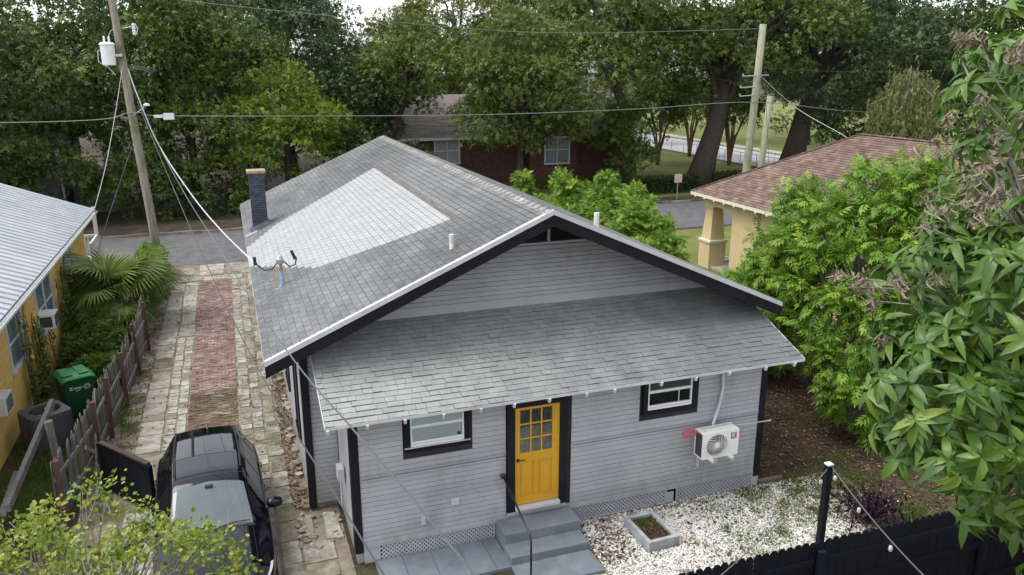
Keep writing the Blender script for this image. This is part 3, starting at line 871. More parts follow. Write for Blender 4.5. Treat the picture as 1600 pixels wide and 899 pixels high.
h = MB(); h.box(.035, .085, -.022, -.012, 1.545, 1.61); h.tube([(.06, -.022, 1.585), (.06, -.06, 1.585), (.19, -.062, 1.585)], .011, 8)
h.build('handle', MAT['black_metal'], door)
MB().box(-0.155, -0.003, -0.045, 0.03, 0.505, 2.99).build('door_casing', MAT['black_paint'], door)
MB().box(DW + .003, DW + .155, -0.045, 0.03, 0.505, 2.99).build('door_casing', MAT['black_paint'], door)
MB().box(-0.155, DW + .155, -0.047, 0.03, ZD + 2.035, 2.985).build('door_head', MAT['black_paint'], door)
MB().box(-0.0, DW, -0.105, 0.03, 0.535, 0.612).build('threshold', MAT['white_paint'], door, bevel=.008)
MB().box(-0.155, DW + .155, -0.042, 0.03, 0.44, 0.503).build('sill_board', MAT['siding'], door)

# ---- two back windows
def window(x0, x1, z0, blind, name):
    w = empty(name, (0, 0, 0)); w.parent = house
    Z1 = 2.97
    MB().box(x0, x0 + .105, -0.035, .03, z0 + .09, Z1).build('casing', MAT['black_paint'], w)
    MB().box(x1 - .105, x1, -0.035, .03, z0 + .09, Z1).build('casing', MAT['black_paint'], w)
    MB().box(x0 - .002, x1 + .002, -0.037, .03, z0, z0 + .088).build('apron', MAT['black_paint'], w)
    a, b_ = x0 + .106, x1 - .106
    if blind: MB().box(x0 - .01, x1 + .01, -0.062, -.005, z0 + .0895, z0 + .105).build('sill', MAT['white_paint'], w)
    fr = MB()
    fr.box(a, a + .03, -0.028, .03, z0 + .107, Z1).box(b_ - .03, b_, -0.028, .03, z0 + .107, Z1)
    fr.box(a + .03, b_ - .03, -0.030, .03, z0 + .107, z0 + .15)
    fr.build('frame', MAT['vinyl'], w)
    MB().box(a + .032, b_ - .032, -0.018, .028, z0 + .155, z0 + .20).build('sash_rail', MAT['vinyl'], w)
    MB().box(a + .032, b_ - .032, -0.024, .028, z0 + .46, z0 + .515).build('meeting_rail', MAT['vinyl'], w)
    MB().box(a + .032, b_ - .032, -0.004, -.001, z0 + .20, z0 + .46).build('pane', MAT['pane_glass'], w)
    MB().box(a + .032, b_ - .032, -0.010, -.007, z0 + .515, Z1).build('pane', MAT['pane_glass'], w)
    if blind:
        for i in range(12):
            zz = z0 + .205 + i * .021
            MB().box(a + .035, b_ - .035, .006, .020, zz, zz + .019).build('blind_slat', MAT['blind'], w)
        MB().box(a + .032, b_ - .032, .004, .022, z0 + .516, Z1).build('upper_blind', MAT['blind'], w)
        MB().box(b_ - .12, b_ - .05, .001, .005, z0 + .205, z0 + .26).build('blue_object', M('blue_thing', (.02, .2, .32), None), w)
    else:
        MB().box(a + .70, a + .715, -.008, .004, z0 + .20, z0 + .46).build('muntin', MAT['vinyl'], w)
        MB().box(a + .032, b_ - .032, .004, .02, z0 + .516, Z1).build('insect_screen', M('screen', (.12, .125, .12), (.16, .165, .16), 30), w)
window(0.965, 2.17, 2.105, True, 'window')
window(5.745, 6.955, 2.085, False, 'window')

# ---- lattice skirt
MAT['lattice'] = M('lattice', (0.34, 0.34, 0.385), (0.40, 0.40, 0.44), 3, 0.55)
def lattice(x0, x1, z0, z1, y, name='lattice'):
    b = MB(); hgt = z1 - z0; st = 0.084; wd = 0.031
    for sgn, yy in ((1, y), (-1, y + .006)):
        k = x0 - hgt
        while k < x1:
            pts = []
            for (px, pz) in ((k, 0), (k + wd * 1.414, 0), (k + wd * 1.414 + hgt, hgt), (k + hgt, hgt)):
                pts.append((px, pz))
            # clip by the panel ends
            xs = [p[0] for p in pts]
            if min(xs) >= x0 and max(xs) <= x1:
                q = [(px, yy, z0 + (pz if sgn > 0 else hgt - pz)) for px, pz in pts]
                b.prism(q, (0, .005, 0))
            else:
                lo = max(k, x0); hi = min(k + hgt + wd * 1.414, x1)
                if hi - lo > .05:
                    p0, p1 = max(0, x0 - k), min(hgt, x1 - k - wd * 1.414)
                    if p1 - p0 > .02:
                        q = [(k + p0, p0), (k + p0 + wd * 1.414, p0), (k + p1 + wd * 1.414, p1), (k + p1, p1)]
                        b.prism([(px, yy, z0 + (pz if sgn > 0 else hgt - pz)) for px, pz in q], (0, .005, 0))
            k += st
    o = b.build(name, MAT['lattice'], house, recalc=True)
    o['kind'] = 'stuff'
    fr = MB().box(x0, x1, y - .004, y + .016, z0 - .02, z0 + .012).box(x0 - .02, x0 + .02, y - .005, y + .017, z0 - .02, z1)
    fr.box(x1 - .02, x1 + .02, y - .005, y + .017, z0 - .02, z1).build('lattice_frame', MAT['lattice'], house)
    return o
lattice(0.42, 2.64, 0.02, 0.318, 0.0)
lattice(4.24, 6.40, 0.02, 0.318, 0.0)
lattice(6.66, 8.50, 0.02, 0.318, 0.0)
MB().box(0.14, 0.40, -.004, .02, 0.0, 0.317).build('skirt_panel', MAT['lattice'], house)
MB().box(6.42, 6.58, -.004, .02, 0.0, 0.25).build('skirt_panel', MAT['lattice'], house)
MB().box(8.52, 8.66, -.004, .02, 0.0, 0.24).build('skirt_panel', MAT['lattice'], house)
MB().box(0.2, 8.5, 0.35, 0.4, -.05, .31).build('crawl_space_shade', MAT['dark_room'], house)  # added dark sheet standing in for the shade behind the lattice

# ---- small fittings on the back wall
MAT['cable_grey'] = M('cable_grey', (.09, .09, .10), None, rough=.6)
MB().box(1.80, 1.945, -.045, -.004, .90, 1.03).build('vent_cover', MAT['white_paint'], house, bevel=.008)
MB().box(1.22, 1.29, -.06, -.004, .62, .76).build('outlet_box', MAT['grey_trim'], house, bevel=.006)
MB().lathe([(.0, 0), (.06, 0), (.06, .03), (.035, .045), (0, .045)], (6.86, -.05, .74), 14, 'y').build('pipe_cap', MAT['siding'], house)
pw = MB().tube([(0.10 - .16, 1.25, .55), (-.06, 1.25, 1.2)], .02, 8)
pw.box(-.12, -.0, 1.12, 1.40, 1.12, 1.38).build('meter_box', MAT['grey_trim'], house)
MB().tube([(0.14, -.055, 1.725), (2.86, -.055, 1.735)], .006, 6).build('wall_cable', MAT['cable_grey'], house)
MB().tube([(4.23, -.055, 1.725), (8.5, -.055, 1.73)], .006, 6).build('wall_cable', MAT['cable_grey'], house)
for x in (2.40, 2.62):
    MB().lathe([(0, 0), (.03, 0), (.045, .05), (.045, .09), (0, .10)], (x, -.14, 2.84), 12, 'y').build('flood_light', MAT['black_metal'], house)

# ---- chimney
ch = empty('chimney', (-0.80, 12.2, 0)); ch.parent = house
CWX, CWY, CZ0, CZ1 = 0.43, 0.43, 3.70, 5.62
As, Ls = [], []
row = 0; zz = CZ0
while zz < CZ1 - .03:
    nb_ = 2; off = .5 if row % 2 else 0
    for side in range(4):
        for k in range(3 if off else 2):
            a = -CWX / 2 + (k - off) * CWX / 2; e = a + CWX / 2
            a, e = max(a, -CWX / 2), min(e, CWX / 2)
            if e - a < .05: continue
            c = (a + e) / 2
            ang = side * PI / 2
            p = np.array([c, -CWY / 2 + .03, 0]); Rm = np.array([[math.cos(ang), -math.sin(ang), 0], [math.sin(ang), math.cos(ang), 0], [0, 0, 1]])
            As.append(Rm @ np.diag([e - a - .012, .07, .062])); q = Rm @ p; Ls.append((q[0], q[1], zz + .035))
    zz += .074; row += 1
CB = [(-.5, -.5, -.5), (.5, -.5, -.5), (.5, .5, -.5), (-.5, .5, -.5), (-.5, -.5, .5), (.5, -.5, .5), (.5, .5, .5), (-.5, .5, .5)]
tag(many('brickwork', CB, BOX_F, np.array(As), np.array(Ls), MAT['chimney_brick'], ch, np.random.default_rng(4).random(len(Ls))), kind='stuff')
MB().box(-.19, .19, -.19, .19, CZ0, CZ1).build('chimney_core', MAT['chimney_brick'], ch)
MB().box(-.245, .245, -.245, .245, CZ1, CZ1 + .07).build('chimney_collar', MAT['chimney_brick'], ch)
MB().box(-.27, .27, -.27, .27, CZ1 + .07, CZ1 + .15).build('chimney_cap', MAT['tan_cap'], ch, bevel=.01)
fl = MB()
for (x, y) in ((-.30, -.32), (.30, -.32), (.30, .32), (-.30, .32)):
    fl.v.append((x, y, ZL + (x - .8 - XE) * sl + .03))
for (x, y) in ((-.22, -.22), (.22, -.22), (.22, .22), (-.22, .22)):
    fl.v.append((x, y, ZL + (x - .8 - XE) * sl + .16))
fl.f += [(0, 1, 5, 4), (1, 2, 6, 5), (2, 3, 7, 6), (3, 0, 4, 7)]
fl.build('chimney_flashing', MAT['chimney_brick'], ch)
MB().prism([(XE + .02, 11.55, ZL + .035), (XE + .36, 11.55, ZL + .36 * sl + .03), (XE + .36, 11.95, ZL + .36 * sl + .03), (XE + .02, 11.95, ZL + .035)], (0, 0, .006)).build('metal_flashing', MAT['galv'], main_roof)

# ---- pipes on the roof
def roof_z(x): return ZL + (x - XE) * sl if x < XA else ZL + (XE2 - x) * sl
vp = MB().tube([(2.35, 1.62, roof_z(2.35) - .05), (2.35, 1.62, roof_z(2.35) + .26)], .045, 10).build('vent_pipe', MAT['pvc'], house)
MB().tube([(2.35, 1.62, roof_z(2.35) + .13), (2.35, 1.62, roof_z(2.35) + .29)], .052, 10).build('pipe_collar', MAT['white_paint'], vp)
MB().tube([(5.4, 1.62, roof_z(5.4) - .05), (5.4, 1.62, roof_z(5.4) + .30)], .055, 10).build('vent_pipe', MAT['pvc'], house)
mast = empty('service_mast', (-0.66, 4.9, roof_z(-.66))); mast.parent = house
MAT['blue_sleeve'] = M('blue_sleeve', (.25, .35, .45), (.38, .46, .54), 8, .5)
MAT['rust'] = M('rust', (.25, .10, .05), (.40, .25, .15), 14, .8)
MB().tube([(0, 0, -.1), (0, 0, .30)], .05, 10).build('mast_sleeve', MAT['blue_sleeve'], mast)
MB().tube([(0, 0, .30), (-.01, 0, .52)], .035, 10).build('mast_pipe', MAT['rust'], mast)
MB().lathe([(.03, .48), (.075, .50), (.085, .60), (.05, .68), (0, .70)], (-.02, 0, 0), 14).build('weatherhead', MAT['galv'], mast)
MAT['cable'] = M('cable', (.02, .02, .022), None, rough=.5)
MB().tube([(-.05, 0, .56), (-.20, -.05, .40), (-.36, 0, .38), (-.50, .05, .50), (-.52, .05, .56)], .016, 7).tube([(.05, 0, .56), (.18, 0, .42), (.30, -.02, .46), (.34, -.02, .60), (.27, 0, .72)], .016, 7).build('drip_loop', MAT['cable'], mast)
MB().tube([(-.535, .05, .50), (-.545, .05, .68)], .035, 8).tube([(.31, -.02, .58), (.24, 0, .78)], .035, 8).build('splice_sleeve', MAT['cable'], mast)
MB().tube([(-.02, 0, .66), (-.05, .1, .9), (-.25, .2, .98), (-.38, .2, .82), (-.30, .1, .62)], .006, 5).tube([(0, 0, .66), (.1, .2, .82), (.28, .2, .80), (.28, .05, .66)], .006, 5).build('loose_wire', MAT['galv'], mast)
MB().tube([(0, 0, .02), (-.2, -.1, -.09), (-.6, -.42, -.245)], .008, 5).build('guy_wire', MAT['galv'], mast)
MB().tube([(2.3, 1.62, roof_z(2.3) + .025), (1.7, 1.6, roof_z(1.7) + .025)], .006, 5).build('roof_rod', MAT['ridge'], main_roof)
# ------------------------------------------------------------------ back steps, patio, rail, planter
steps = thing('back_steps', 'blue grey painted concrete steps below the yellow door', 'steps', (0, 0, 0))
MB().box(2.66, 4.20, -.565, -.035, -.05, .40).build('upper_step', MAT['blue_step'], steps, bevel=.012)
MB().box(2.64, 4.18, -1.01, -.567, -.05, .205).build('lower_step', MAT['blue_step'], steps, bevel=.012)
landing = tag(MB().box(2.63, 4.18, -1.69, -1.012, -.05, .055).build('landing_slab', MAT['blue_step'], None, bevel=.01), kind='structure')
patio = tag(empty('patio'), kind='structure')
xs = [.32, .82, 1.35, 1.89, 2.36, 2.645]
for i in range(5):
    MB().box(xs[i] + .003, xs[i + 1] - .003, -1.04, -.05, -.05, .052 + random.uniform(-.003, .003)).build('paving_slab', MAT['blue_step'], patio, bevel=.006)

rail = thing('handrail', 'thin black pipe handrail beside the back steps', 'handrail', (2.78, -1.62, 0))
MB().tube([(0, 0, -.02), (0, 0, .78), (0, .01, .90), (.0, .10, 1.0), (.03, 1.56, 1.32)], .019, 10).build('rail_pipe', MAT['black_metal'], rail, smooth=True)
MB().lathe([(0, 0), (.055, 0), (.055, -.02), (.03, -.045), (0, -.045)], (.03, 1.592, 1.32), 16, 'y').build('wall_flange', MAT['black_metal'], rail)

MAT['planter'] = M('planter', (.24, .25, .26), (.40, .41, .42), 3, .85, .4, 40, .008, c3=(.35, .30, .27), s3=2, lo3=.55, hi3=.7)
MAT['soil_dark'] = M('soil_dark', (.025, .018, .012), (.075, .052, .034), 14, .95, .9, 50, .02)
pl_ = thing('planter_box', 'low grey block planter with dark soil on the white stones', 'planter', (5.53, -.94, 0), RAD(2))
for (x0, x1, y0, y1) in ((-.33, -.25, -.48, .48), (.25, .33, -.48, .48), (-.249, .249, -.48, -.40), (-.249, .249, .40, .48)):
    MB().box(x0, x1, y0, y1, -.03, .21 + random.uniform(-.004, .004)).build('planter_wall', MAT['planter'], pl_, bevel=.008)
so = MB()
for i in range(9):
    for j in range(13):
        so.v.append((-.26 + .52 * i / 8, -.41 + .82 * j / 12, .14 + random.uniform(-.02, .02)))
so.f += [(i * 13 + j, (i + 1) * 13 + j, (i + 1) * 13 + j + 1, i * 13 + j + 1) for i in range(8) for j in range(12)]
so.build('soil_bed', MAT['soil_dark'], pl_)
rg = np.random.default_rng(8); n = 420
P = np.stack([rg.uniform(-.24, .24, n), rg.uniform(-.39, .39, n), np.full(n, .15)], 1)
D = unit(rg, n); D[:, 2] = abs(D[:, 2]) * .8
s_ = rg.uniform(.02, .06, n)
tag(many('sprouts', LEAFQ, LEAFQF, frames(D, unit(rg, n), s_ * .5, s_, s_), P, MAT['litter'], pl_, rg.random(n)), kind='stuff')
n = 260
P = np.stack([rg.normal(-.08, .09, n), rg.normal(.22, .08, n), np.full(n, .15)], 1)
D = unit(rg, n); D[:, 2] = abs(D[:, 2]) + .3
s_ = rg.uniform(.03, .07, n)
tag(many('green_sprouts', LEAFQ, LEAFQF, frames(D, unit(rg, n), s_ * .4, s_, s_), P, MAT['tuft'], pl_, rg.random(n) * .7), kind='stuff')

# ------------------------------------------------------------------ wall-hung air conditioner
MAT['ac_white'] = M('ac_white', (.68, .68, .64), (.73, .73, .70), 2, .4)
MAT['ac_dark'] = M('ac_dark', (.03, .033, .036), (.06, .062, .066), 40, .6)
ac = thing('air_conditioner', 'white outdoor air conditioner unit hung on the grey wall by brackets', 'air conditioner', (6.90, 0, 0))
ax0, ax1, ay0, ay1, az0, az1 = 0.0, .84, -.46, -.15, 1.13, 1.70
bd = MB()
fx, fz, fr_ = .33, 1.415, .245                                   # fan centre and radius
# front panel as a ring round the fan opening
ring = 40; vo = []
for k in range(ring):
    a = 2 * PI * k / ring
    c_, s__ = math.cos(a), math.sin(a)
    bd.v.append((fx + fr_ * c_, ay0, fz + fr_ * s__))
    # outer rectangle by ray
    tx = ((ax1 - .24 - fx) if c_ > 0 else (fx - ax0)) / max(abs(c_), 1e-6)
    tz = ((az1 - fz) if s__ > 0 else (fz - az0)) / max(abs(s__), 1e-6)
    t = min(tx, tz)
    bd.v.append((fx + t * c_, ay0, fz + t * s__))
for k in range(ring):
    k2 = (k + 1) % ring
    bd.f.append((2 * k, 2 * k + 1, 2 * k2 + 1, 2 * k2))
for k in range(ring):                                            # inner throat
    a = 2 * PI * k / ring
    bd.v.append((fx + fr_ * .97 * math.cos(a), ay0 + .05, fz + fr_ * .97 * math.sin(a)))
for k in range(ring):
    k2 = (k + 1) % ring
    bd.f.append((2 * k, 2 * k2, 2 * ring + k2, 2 * ring + k))
bd.box(ax1 - .24, ax1, ay0, ay1, az0, az1)
bd.box(ax0, ax1 - .24, ay0 + .001, ay1, az1 - .03, az1 + .0).box(ax0, ax1 - .24, ay0 + .001, ay1, az0, az0 + .03)
bd.box(ax0, ax0 + .02, ay0 + .001, ay0 + .035, az0 + .03, az1 - .03).box(ax0, ax0 + .02, ay1 - .035, ay1, az0 + .03, az1 - .03)
bd.box(ax0 + .02, ax1 - .24, ay1 - .02, ay1, az0 + .03, az1 - .03)
bd.build('casing', MAT['ac_white'], ac, recalc=True)
MB().box(ax0 + .004, ax0 + .014, ay0 + .036, ay1 - .036, az0 + .031, az1 - .031).build('side_coil', MAT['ac_dark'], ac)
MB().box(ax0 + .03, ax1 - .25, ay0 + .12, ay0 + .13, az0 + .03, az1 - .03).build('fan_back', MAT['ac_dark'], ac)
MB().lathe([(0, 0), (.05, 0), (.055, .02), (.03, .035), (0, .035)], (fx, ay0 - .03, fz), 18, 'y').build('fan_hub', MAT['ac_white'], ac)
gr = MB()
for k in range(22):                                              # swirled grille bars
    a = 2 * PI * k / 22
    pts = []
    for q in range(6):
        r_ = .052 + (fr_ - .056) * q / 5; aa = a + .9 * (q / 5) ** 1.2
        pts.append((fx + r_ * math.cos(aa), ay0 - .006 - .014 * math.sin(PI * q / 5), fz + r_ * math.sin(aa)))
    gr.tube(pts, .0055, 4, False)
for r_ in (.243,):
    gr.tube([(fx + r_ * math.cos(2 * PI * k / 40), ay0 - .012, fz + r_ * math.sin(2 * PI * k / 40)) for k in range(41)], .0042, 4, False)
gr.build('fan_grille', MAT['ac_white'], ac)
fb = MB()
for k in range(3):
    a = 2 * PI * k / 3
    for (r0, r1, a0, a1) in ((.05, .22, a, a + 1.1),):
        fb.add([(fx + r0 * math.cos(a0), ay0 + .06, fz + r0 * math.sin(a0)), (fx + r1 * math.cos(a0), ay0 + .055, fz + r1 * math.sin(a0)),
                (fx + r1 * math.cos(a1), ay0 + .10, fz + r1 * math.sin(a1)), (fx + r0 * math.cos(a1), ay0 + .10, fz + r0 * math.sin(a1))], [(0, 1, 2, 3)])
fb.build('fan_blades', MAT['ac_dark'], ac)
# printed maker's sticker: blue and orange stripes on white
st = MB().box(ax1 - .195, ax1 - .055, ay0 - .003, ay0 - .0005, 1.50, 1.645).build('sticker', M('sticker_grey', (.30, .31, .36), None, rough=.4), ac)
MB().box(ax1 - .190, ax1 - .130, ay0 - .0045, ay0 - .0032, 1.515, 1.64).build('blue_print', M('sticker_blue', (.025, .04, .19), None, rough=.4), st)
for i in range(4):
    zz = 1.535 + i * .026
    MB().prism([(ax1 - .178, ay0 - .0058, zz), (ax1 - .118, ay0 - .0058, zz + .012), (ax1 - .118, ay0 - .0058, zz + .024), (ax1 - .178, ay0 - .0058, zz + .012)], (0, .001, 0)).build('white_stripe', MAT['vinyl'], st, recalc=True)
MB().prism([(ax1 - .118, ay0 - .0045, 1.515), (ax1 - .062, ay0 - .0045, 1.515), (ax1 - .062, ay0 - .0045, 1.64), (ax1 - .085, ay0 - .0045, 1.64)], (0, .0012, 0)).build('orange_print', M('sticker_orange', (.62, .10, .03), None, rough=.4), st, recalc=True)
for i in range(4):
    MB().box(ax1 - .20, ax1 - .05, ay0 - .004, ay0 + .001, 1.23 + i * .06, 1.255 + i * .06).build('panel_rib', MAT['ac_white'], ac, bevel=.003)
for x in (.17, .62):
    MB().box(x, x + .045, -.58, .0, az0 - .045, az0 - .002).box(x, x + .045, -.04, -.004, az0 - .4, az0 - .046).build('bracket', MAT['white_paint'], ac)
    MB().box(x - .03, x + .085, -.55, -.40, az0 - .0015, az0 + .004).build('foot', MAT['white_paint'], ac)
MB().tube([(.10, -.40, az1 + .02), (.12, -.25, az1 + .035), (.8, -.22, az1 + .035), (.82, -.22, az1 + .0)], .014, 8).build('top_pipe', MAT['white_paint'], ac)
MB().tube([(.62, -.05, 2.90), (.64, -.06, 2.70), (.66, -.06, 2.45), (.58, -.07, 2.05), (.44, -.12, 1.74), (.42, -.16, 1.66)], .032, 10).build('line_cover', MAT['white_paint'], ac, smooth=True)
MB().tube([(.36, -.045, 1.13), (.36, -.045, .35)], .008, 6).tube([(.41, -.045, 1.1), (.41, -.045, .35)], .008, 6).build('drain_line', MAT['siding'], ac)
rod = tag(MB().tube([(7.72, -.07, 1.575), (8.78, -.075, 1.545)], .012, 7).tube([(8.72, -.075, 1.547), (8.80, -.075, 1.545)], .018, 8).build('pole_rod', MAT['white_paint']), 'thin pale rod sticking out past the right wall corner', 'rod')
MAT['red_net'] = M('red_net', (.55, .03, .06), (.62, .10, .12), 10, .5)
red = thing('red_netting', 'red netted bag hooked on the end of the air conditioner', 'bag', (6.55, -.24, 1.66))
nb_ = MB()
for k in range(10):
    a = 2 * PI * k / 10
    nb_.tube([(0 + .0, .02 * math.cos(a), .02 * math.sin(a)), (.06, .07 * math.cos(a), .07 * math.sin(a)), (.24, .075 * math.cos(a), .075 * math.sin(a)), (.36, .02 * math.cos(a), .02 * math.sin(a))], .004, 4, False)
for x_, r_ in ((.03, .05), (.08, .072), (.14, .078), (.20, .078), (.26, .068), (.31, .045)):
    nb_.tube([(x_, r_ * math.cos(2 * PI * k / 14), r_ * math.sin(2 * PI * k / 14)) for k in range(15)], .004, 4, False)
nb_.build('net', MAT['red_net'], red)
MB().lathe([(0, -.04), (.03, -.03), (.035, 0), (.03, .03), (0, .04)], (.39, 0, 0), 10, 'x').build('knot', MAT['red_net'], red)
tag(MB().box(8.72, 9.35, .02, .12, -.02, .06).build('edging_brick', MAT['paver_brick']), 'reddish brick edging lying at the right house corner', 'bricks')

# ------------------------------------------------------------------ black picket fence in front, post, string lights
MAT['fence_black'] = M('fence_black', (.0045, .005, .009), (.008, .009, .014), 2, .55, .2, 30, .004, stretch=(6, 6, .6), rnd=.15, spec=.2)
bf = thing('black_fence', 'black dog-eared board fence across the bottom right corner', 'fence', (0, -4.40, 0))
dog = []
pw_ = .138
pm = MB().prism([(-pw_ / 2, 0, 0), (pw_ / 2, 0, 0), (pw_ / 2, 0, 1.775), (pw_ / 2 - .035, 0, 1.83), (-pw_ / 2 + .035, 0, 1.83), (-pw_ / 2, 0, 1.775)], (0, .018, 0)).mesh('picket')
pm.materials.append(MAT['fence_black'])
x = 2.6
while x < 11.6:
    o = link('picket', pm, bf); o.location = (x, random.uniform(-.002, .002), random.uniform(-.012, .012))
    o.rotation_euler = (0, random.uniform(-.004, .004), 0)
    x += pw_ + random.choice([.003, .004, .004, .008])
for zz in (.35, 1.05, 1.50):
    MB().box(2.55, 6.33, -.045, -.004, zz - .045, zz + .045).build('fence_rail', MAT['fence_black'], bf)
    MB().box(6.47, 11.6, -.045, -.004, zz - .045, zz + .045).build('fence_rail', MAT['fence_black'], bf)
for x in (3.0, 6.40, 9.8):
    MB().box(x - .055, x + .055, -.125, -.047, 0, 1.80 if x != 6.40 else 1.72).build('fence_post', MAT['fence_black'], bf, bevel=.006)
bf2 = thing('black_fence', 'short return of the black fence behind the mango leaves', 'fence', (11.65, -4.4, 0))
for i in range(40):
    o = link('picket', pm, bf2); o.location = (0, -.08 - i * .142, random.uniform(-.01, .01)); o.rotation_euler = (0, 0, PI / 2)
for zz in (.35, 1.50): MB().box(-.06, -.02, -5.7, 0, zz - .045, zz + .045).build('fence_rail', MAT['fence_black'], bf2)
lp = thing('string_light_post', 'tall thin black post rising above the black fence', 'post', (6.50, -4.31, 0))
MB().box(-.045, .045, -.045, .045, 0, 3.06).build('post_shaft', MAT['fence_black'], lp)
MB().box(-.05, .05, -.05, .05, 3.061, 3.085).build('post_cap', MAT['white_paint'], lp)
MAT['cord_grey'] = M('cord_grey', (.10, .10, .10), None, rough=.6)
MAT['bulb'] = M('bulb', (.42, .43, .42), None, rough=.08, spec=.6)
def string(label, pts, bulbs, name='string_lights'):
    t = thing(name, label, 'string lights')
    MB().tube(pts, .009, 5).build('cord', MAT['cord_grey'], t)
    P = [Vector(p) for p in pts]
    for f in bulbs:
        i = min(int(f * (len(P) - 1)), len(P) - 2); q = P[i].lerp(P[i + 1], f * (len(P) - 1) - i)
        so_ = MB().tube([q + Vector((0, 0, .0)), q + Vector((0, 0, -.05))], .013, 8).build('socket', MAT['cable'], t)
        MB().lathe([(0, -.145), (.018, -.135), (.028, -.11), (.025, -.08), (.013, -.05)], tuple(q), 10).build('bulb', MAT['bulb'], t, smooth=True)
def sag(a, b, s, n=16):
    a, b = Vector(a), Vector(b)
    return [a.lerp(b, i / n) + Vector((0, 0, -4 * s * (i / n) * (1 - i / n))) for i in range(n + 1)]
string('string lights running from the black post down to the lower right', sag((6.54, -4.33, 3.03), (4.9, -8.3, 3.55), .12), [.04, .26, .50, .73, .92])
string('string lights running from the black post down to the left', sag((6.46, -4.33, 3.0), (4.0, -4.95, 1.95), .10), [.05, .93])

# purple plant and ferns by the black fence are with the vegetation

# ------------------------------------------------------------------ weathered fence on the left of the driveway
MAT['old_wood'] = M('old_wood', (.115, .105, .10), (.215, .20, .19), 5, .9, .6, 40, .008, stretch=(5, 5, .5), rnd=.25, c3=(.10, .085, .075), s3=3, lo3=.5, hi3=.7, coords='object')
MAT['red_wood'] = M('red_wood', (.062, .030, .022), (.11, .055, .04), 5, .8, .4, 40, .006, stretch=(5, 5, .6), rnd=.15, c3=(.21, .17, .15), s3=3, lo3=.6, hi3=.75)
wf = thing('wooden_fence', 'weathered grey picket fence with red brown posts beside the driveway', 'fence', (0, 0, 0))
FP = [(-5.28, 3.2), (-4.98, 5.9), (-4.88, 7.2), (-4.74, 9.2), (-4.60, 11.4), (-4.52, 13.6), (-4.62, 15.4)]
pk = MB().prism([(-.045, 0, 0), (.045, 0, 0), (.045, 0, 1.33), (.0, 0, 1.40), (-.045, 0, 1.33)], (0, .016, 0)).mesh('picket'); pk.materials.append(MAT['old_wood'])
for i in range(len(FP) - 1):
    a, b_ = Vector((*FP[i], 0)), Vector((*FP[i + 1], 0)); L = (b_ - a).length; ang = math.atan2(b_.y - a.y, b_.x - a.x)
    leanx = random.uniform(-.10, .03)
    for j in range(int(L / .115)):
        p = a.lerp(b_, (j + .5) / int(L / .115))
        o = link('picket', pk, wf); o.location = (p.x - .05, p.y, random.uniform(-.05, .03) + .03)
        o.rotation_euler = (leanx * .5 + random.uniform(-.05, .05), random.uniform(-.03, .03), ang)
    for zz in (.35, 1.02):
        MB().beam((a.x + .0, a.y, zz + random.uniform(-.1, .1)), (b_.x + .0, b_.y, zz + random.uniform(-.1, .1)), .035, .085).build('fence_rail', MAT['old_wood'], wf)
for i, (x, y) in enumerate(FP[:-1]):
    h = (1.45, 1.5, 1.55, 1.5, 1.6, 1.6)[i]
    o = MB().box(-.05, .05, -.05, .05, -.05, h).build('fence_post', MAT['red_wood'], wf)
    o.location = (x + .045, y, 0); o.rotation_euler = (random.uniform(-.04, .04), random.uniform(-.05, .03), .2)
MB().beam((-4.92, 5.2, .1), (-4.98, 6.7, 1.5), .03, .10).build('loose_board', MAT['old_wood'], wf)
MB().beam((-4.80, 6.0, .05), (-4.95, 4.6, 1.0), .03, .09).build('loose_board', MAT['old_wood'], wf)
wp = thing('slanting_beam_post', 'grey weathered post with a slanting beam beside the outdoor condenser', 'post', (-5.56, 5.0, 0))
o = MB().box(-.075, .075, -.075, .075, 0, 1.55).build('post_shaft', MAT['old_wood'], wp); o.rotation_euler = (.0, -.05, .2)
MB().beam((-.2, 1.15, 1.52), (-.34, -2.7, 1.06), .09, .16).build('beam', MAT['old_wood'], wp)
MB().beam((-.5, -1.2, 1.0), (-.42, -2.7, .98), .09, .14).build('beam', MAT['old_wood'], wp)

# ------------------------------------------------------------------ green bin, condenser, black bin
MAT['bin_green'] = M('bin_green', (.006, .055, .022), (.010, .075, .030), 3, .4)
MAT['bin_lid'] = M('bin_lid', (.018, .16, .045), (.03, .20, .06), 3, .4)
bn = thing('wheelie_bin', 'dark green wheeled recycling bin with a brighter green lid', 'bin', (-5.82, 9.0, 0), RAD(24))
bn.scale = (1.2, 1.2, 1.1)
b = MB(); b.add([(-.24, -.27, .06), (.24, -.27, .06), (.24, .30, .06), (-.24, .30, .06), (-.31, -.36, 1.0), (.31, -.36, 1.0), (.31, .36, 1.0), (-.31, .36, 1.0)], BOX_F)
b.build('bin_body', MAT['bin_green'], bn, bevel=.03)
MB().box(-.33, .33, -.38, .38, .985, 1.02).build('bin_rim', MAT['bin_green'], bn, bevel=.012)
b = MB()
for j in range(9):
    y = -.40 + .82 * j / 8; zz = 1.022 + .07 * math.sin(PI * min(1, (j + .8) / 9))
    for i in range(7): b.v.append((-.345 + .69 * i / 6, y, zz - (.05 if i in (0, 6) else 0)))
b.f += [(j * 7 + i, j * 7 + i + 1, (j + 1) * 7 + i + 1, (j + 1) * 7 + i) for j in range(8) for i in range(6)]
lid = b.build('bin_lid', MAT['bin_lid'], bn, smooth=True); m_ = lid.modifiers.new('t', 'SOLIDIFY'); m_.thickness = .03; m_.offset = -1
for xx in (-.16, .16): MB().box(xx - .10, xx + .10, -.25, .28, 1.09, 1.103).build('lid_rib', MAT['bin_lid'], lid, bevel=.006)
MB().tube([(-.28, .42, .98), (.28, .42, .98)], .018, 8).build('bin_handle', MAT['bin_green'], bn)
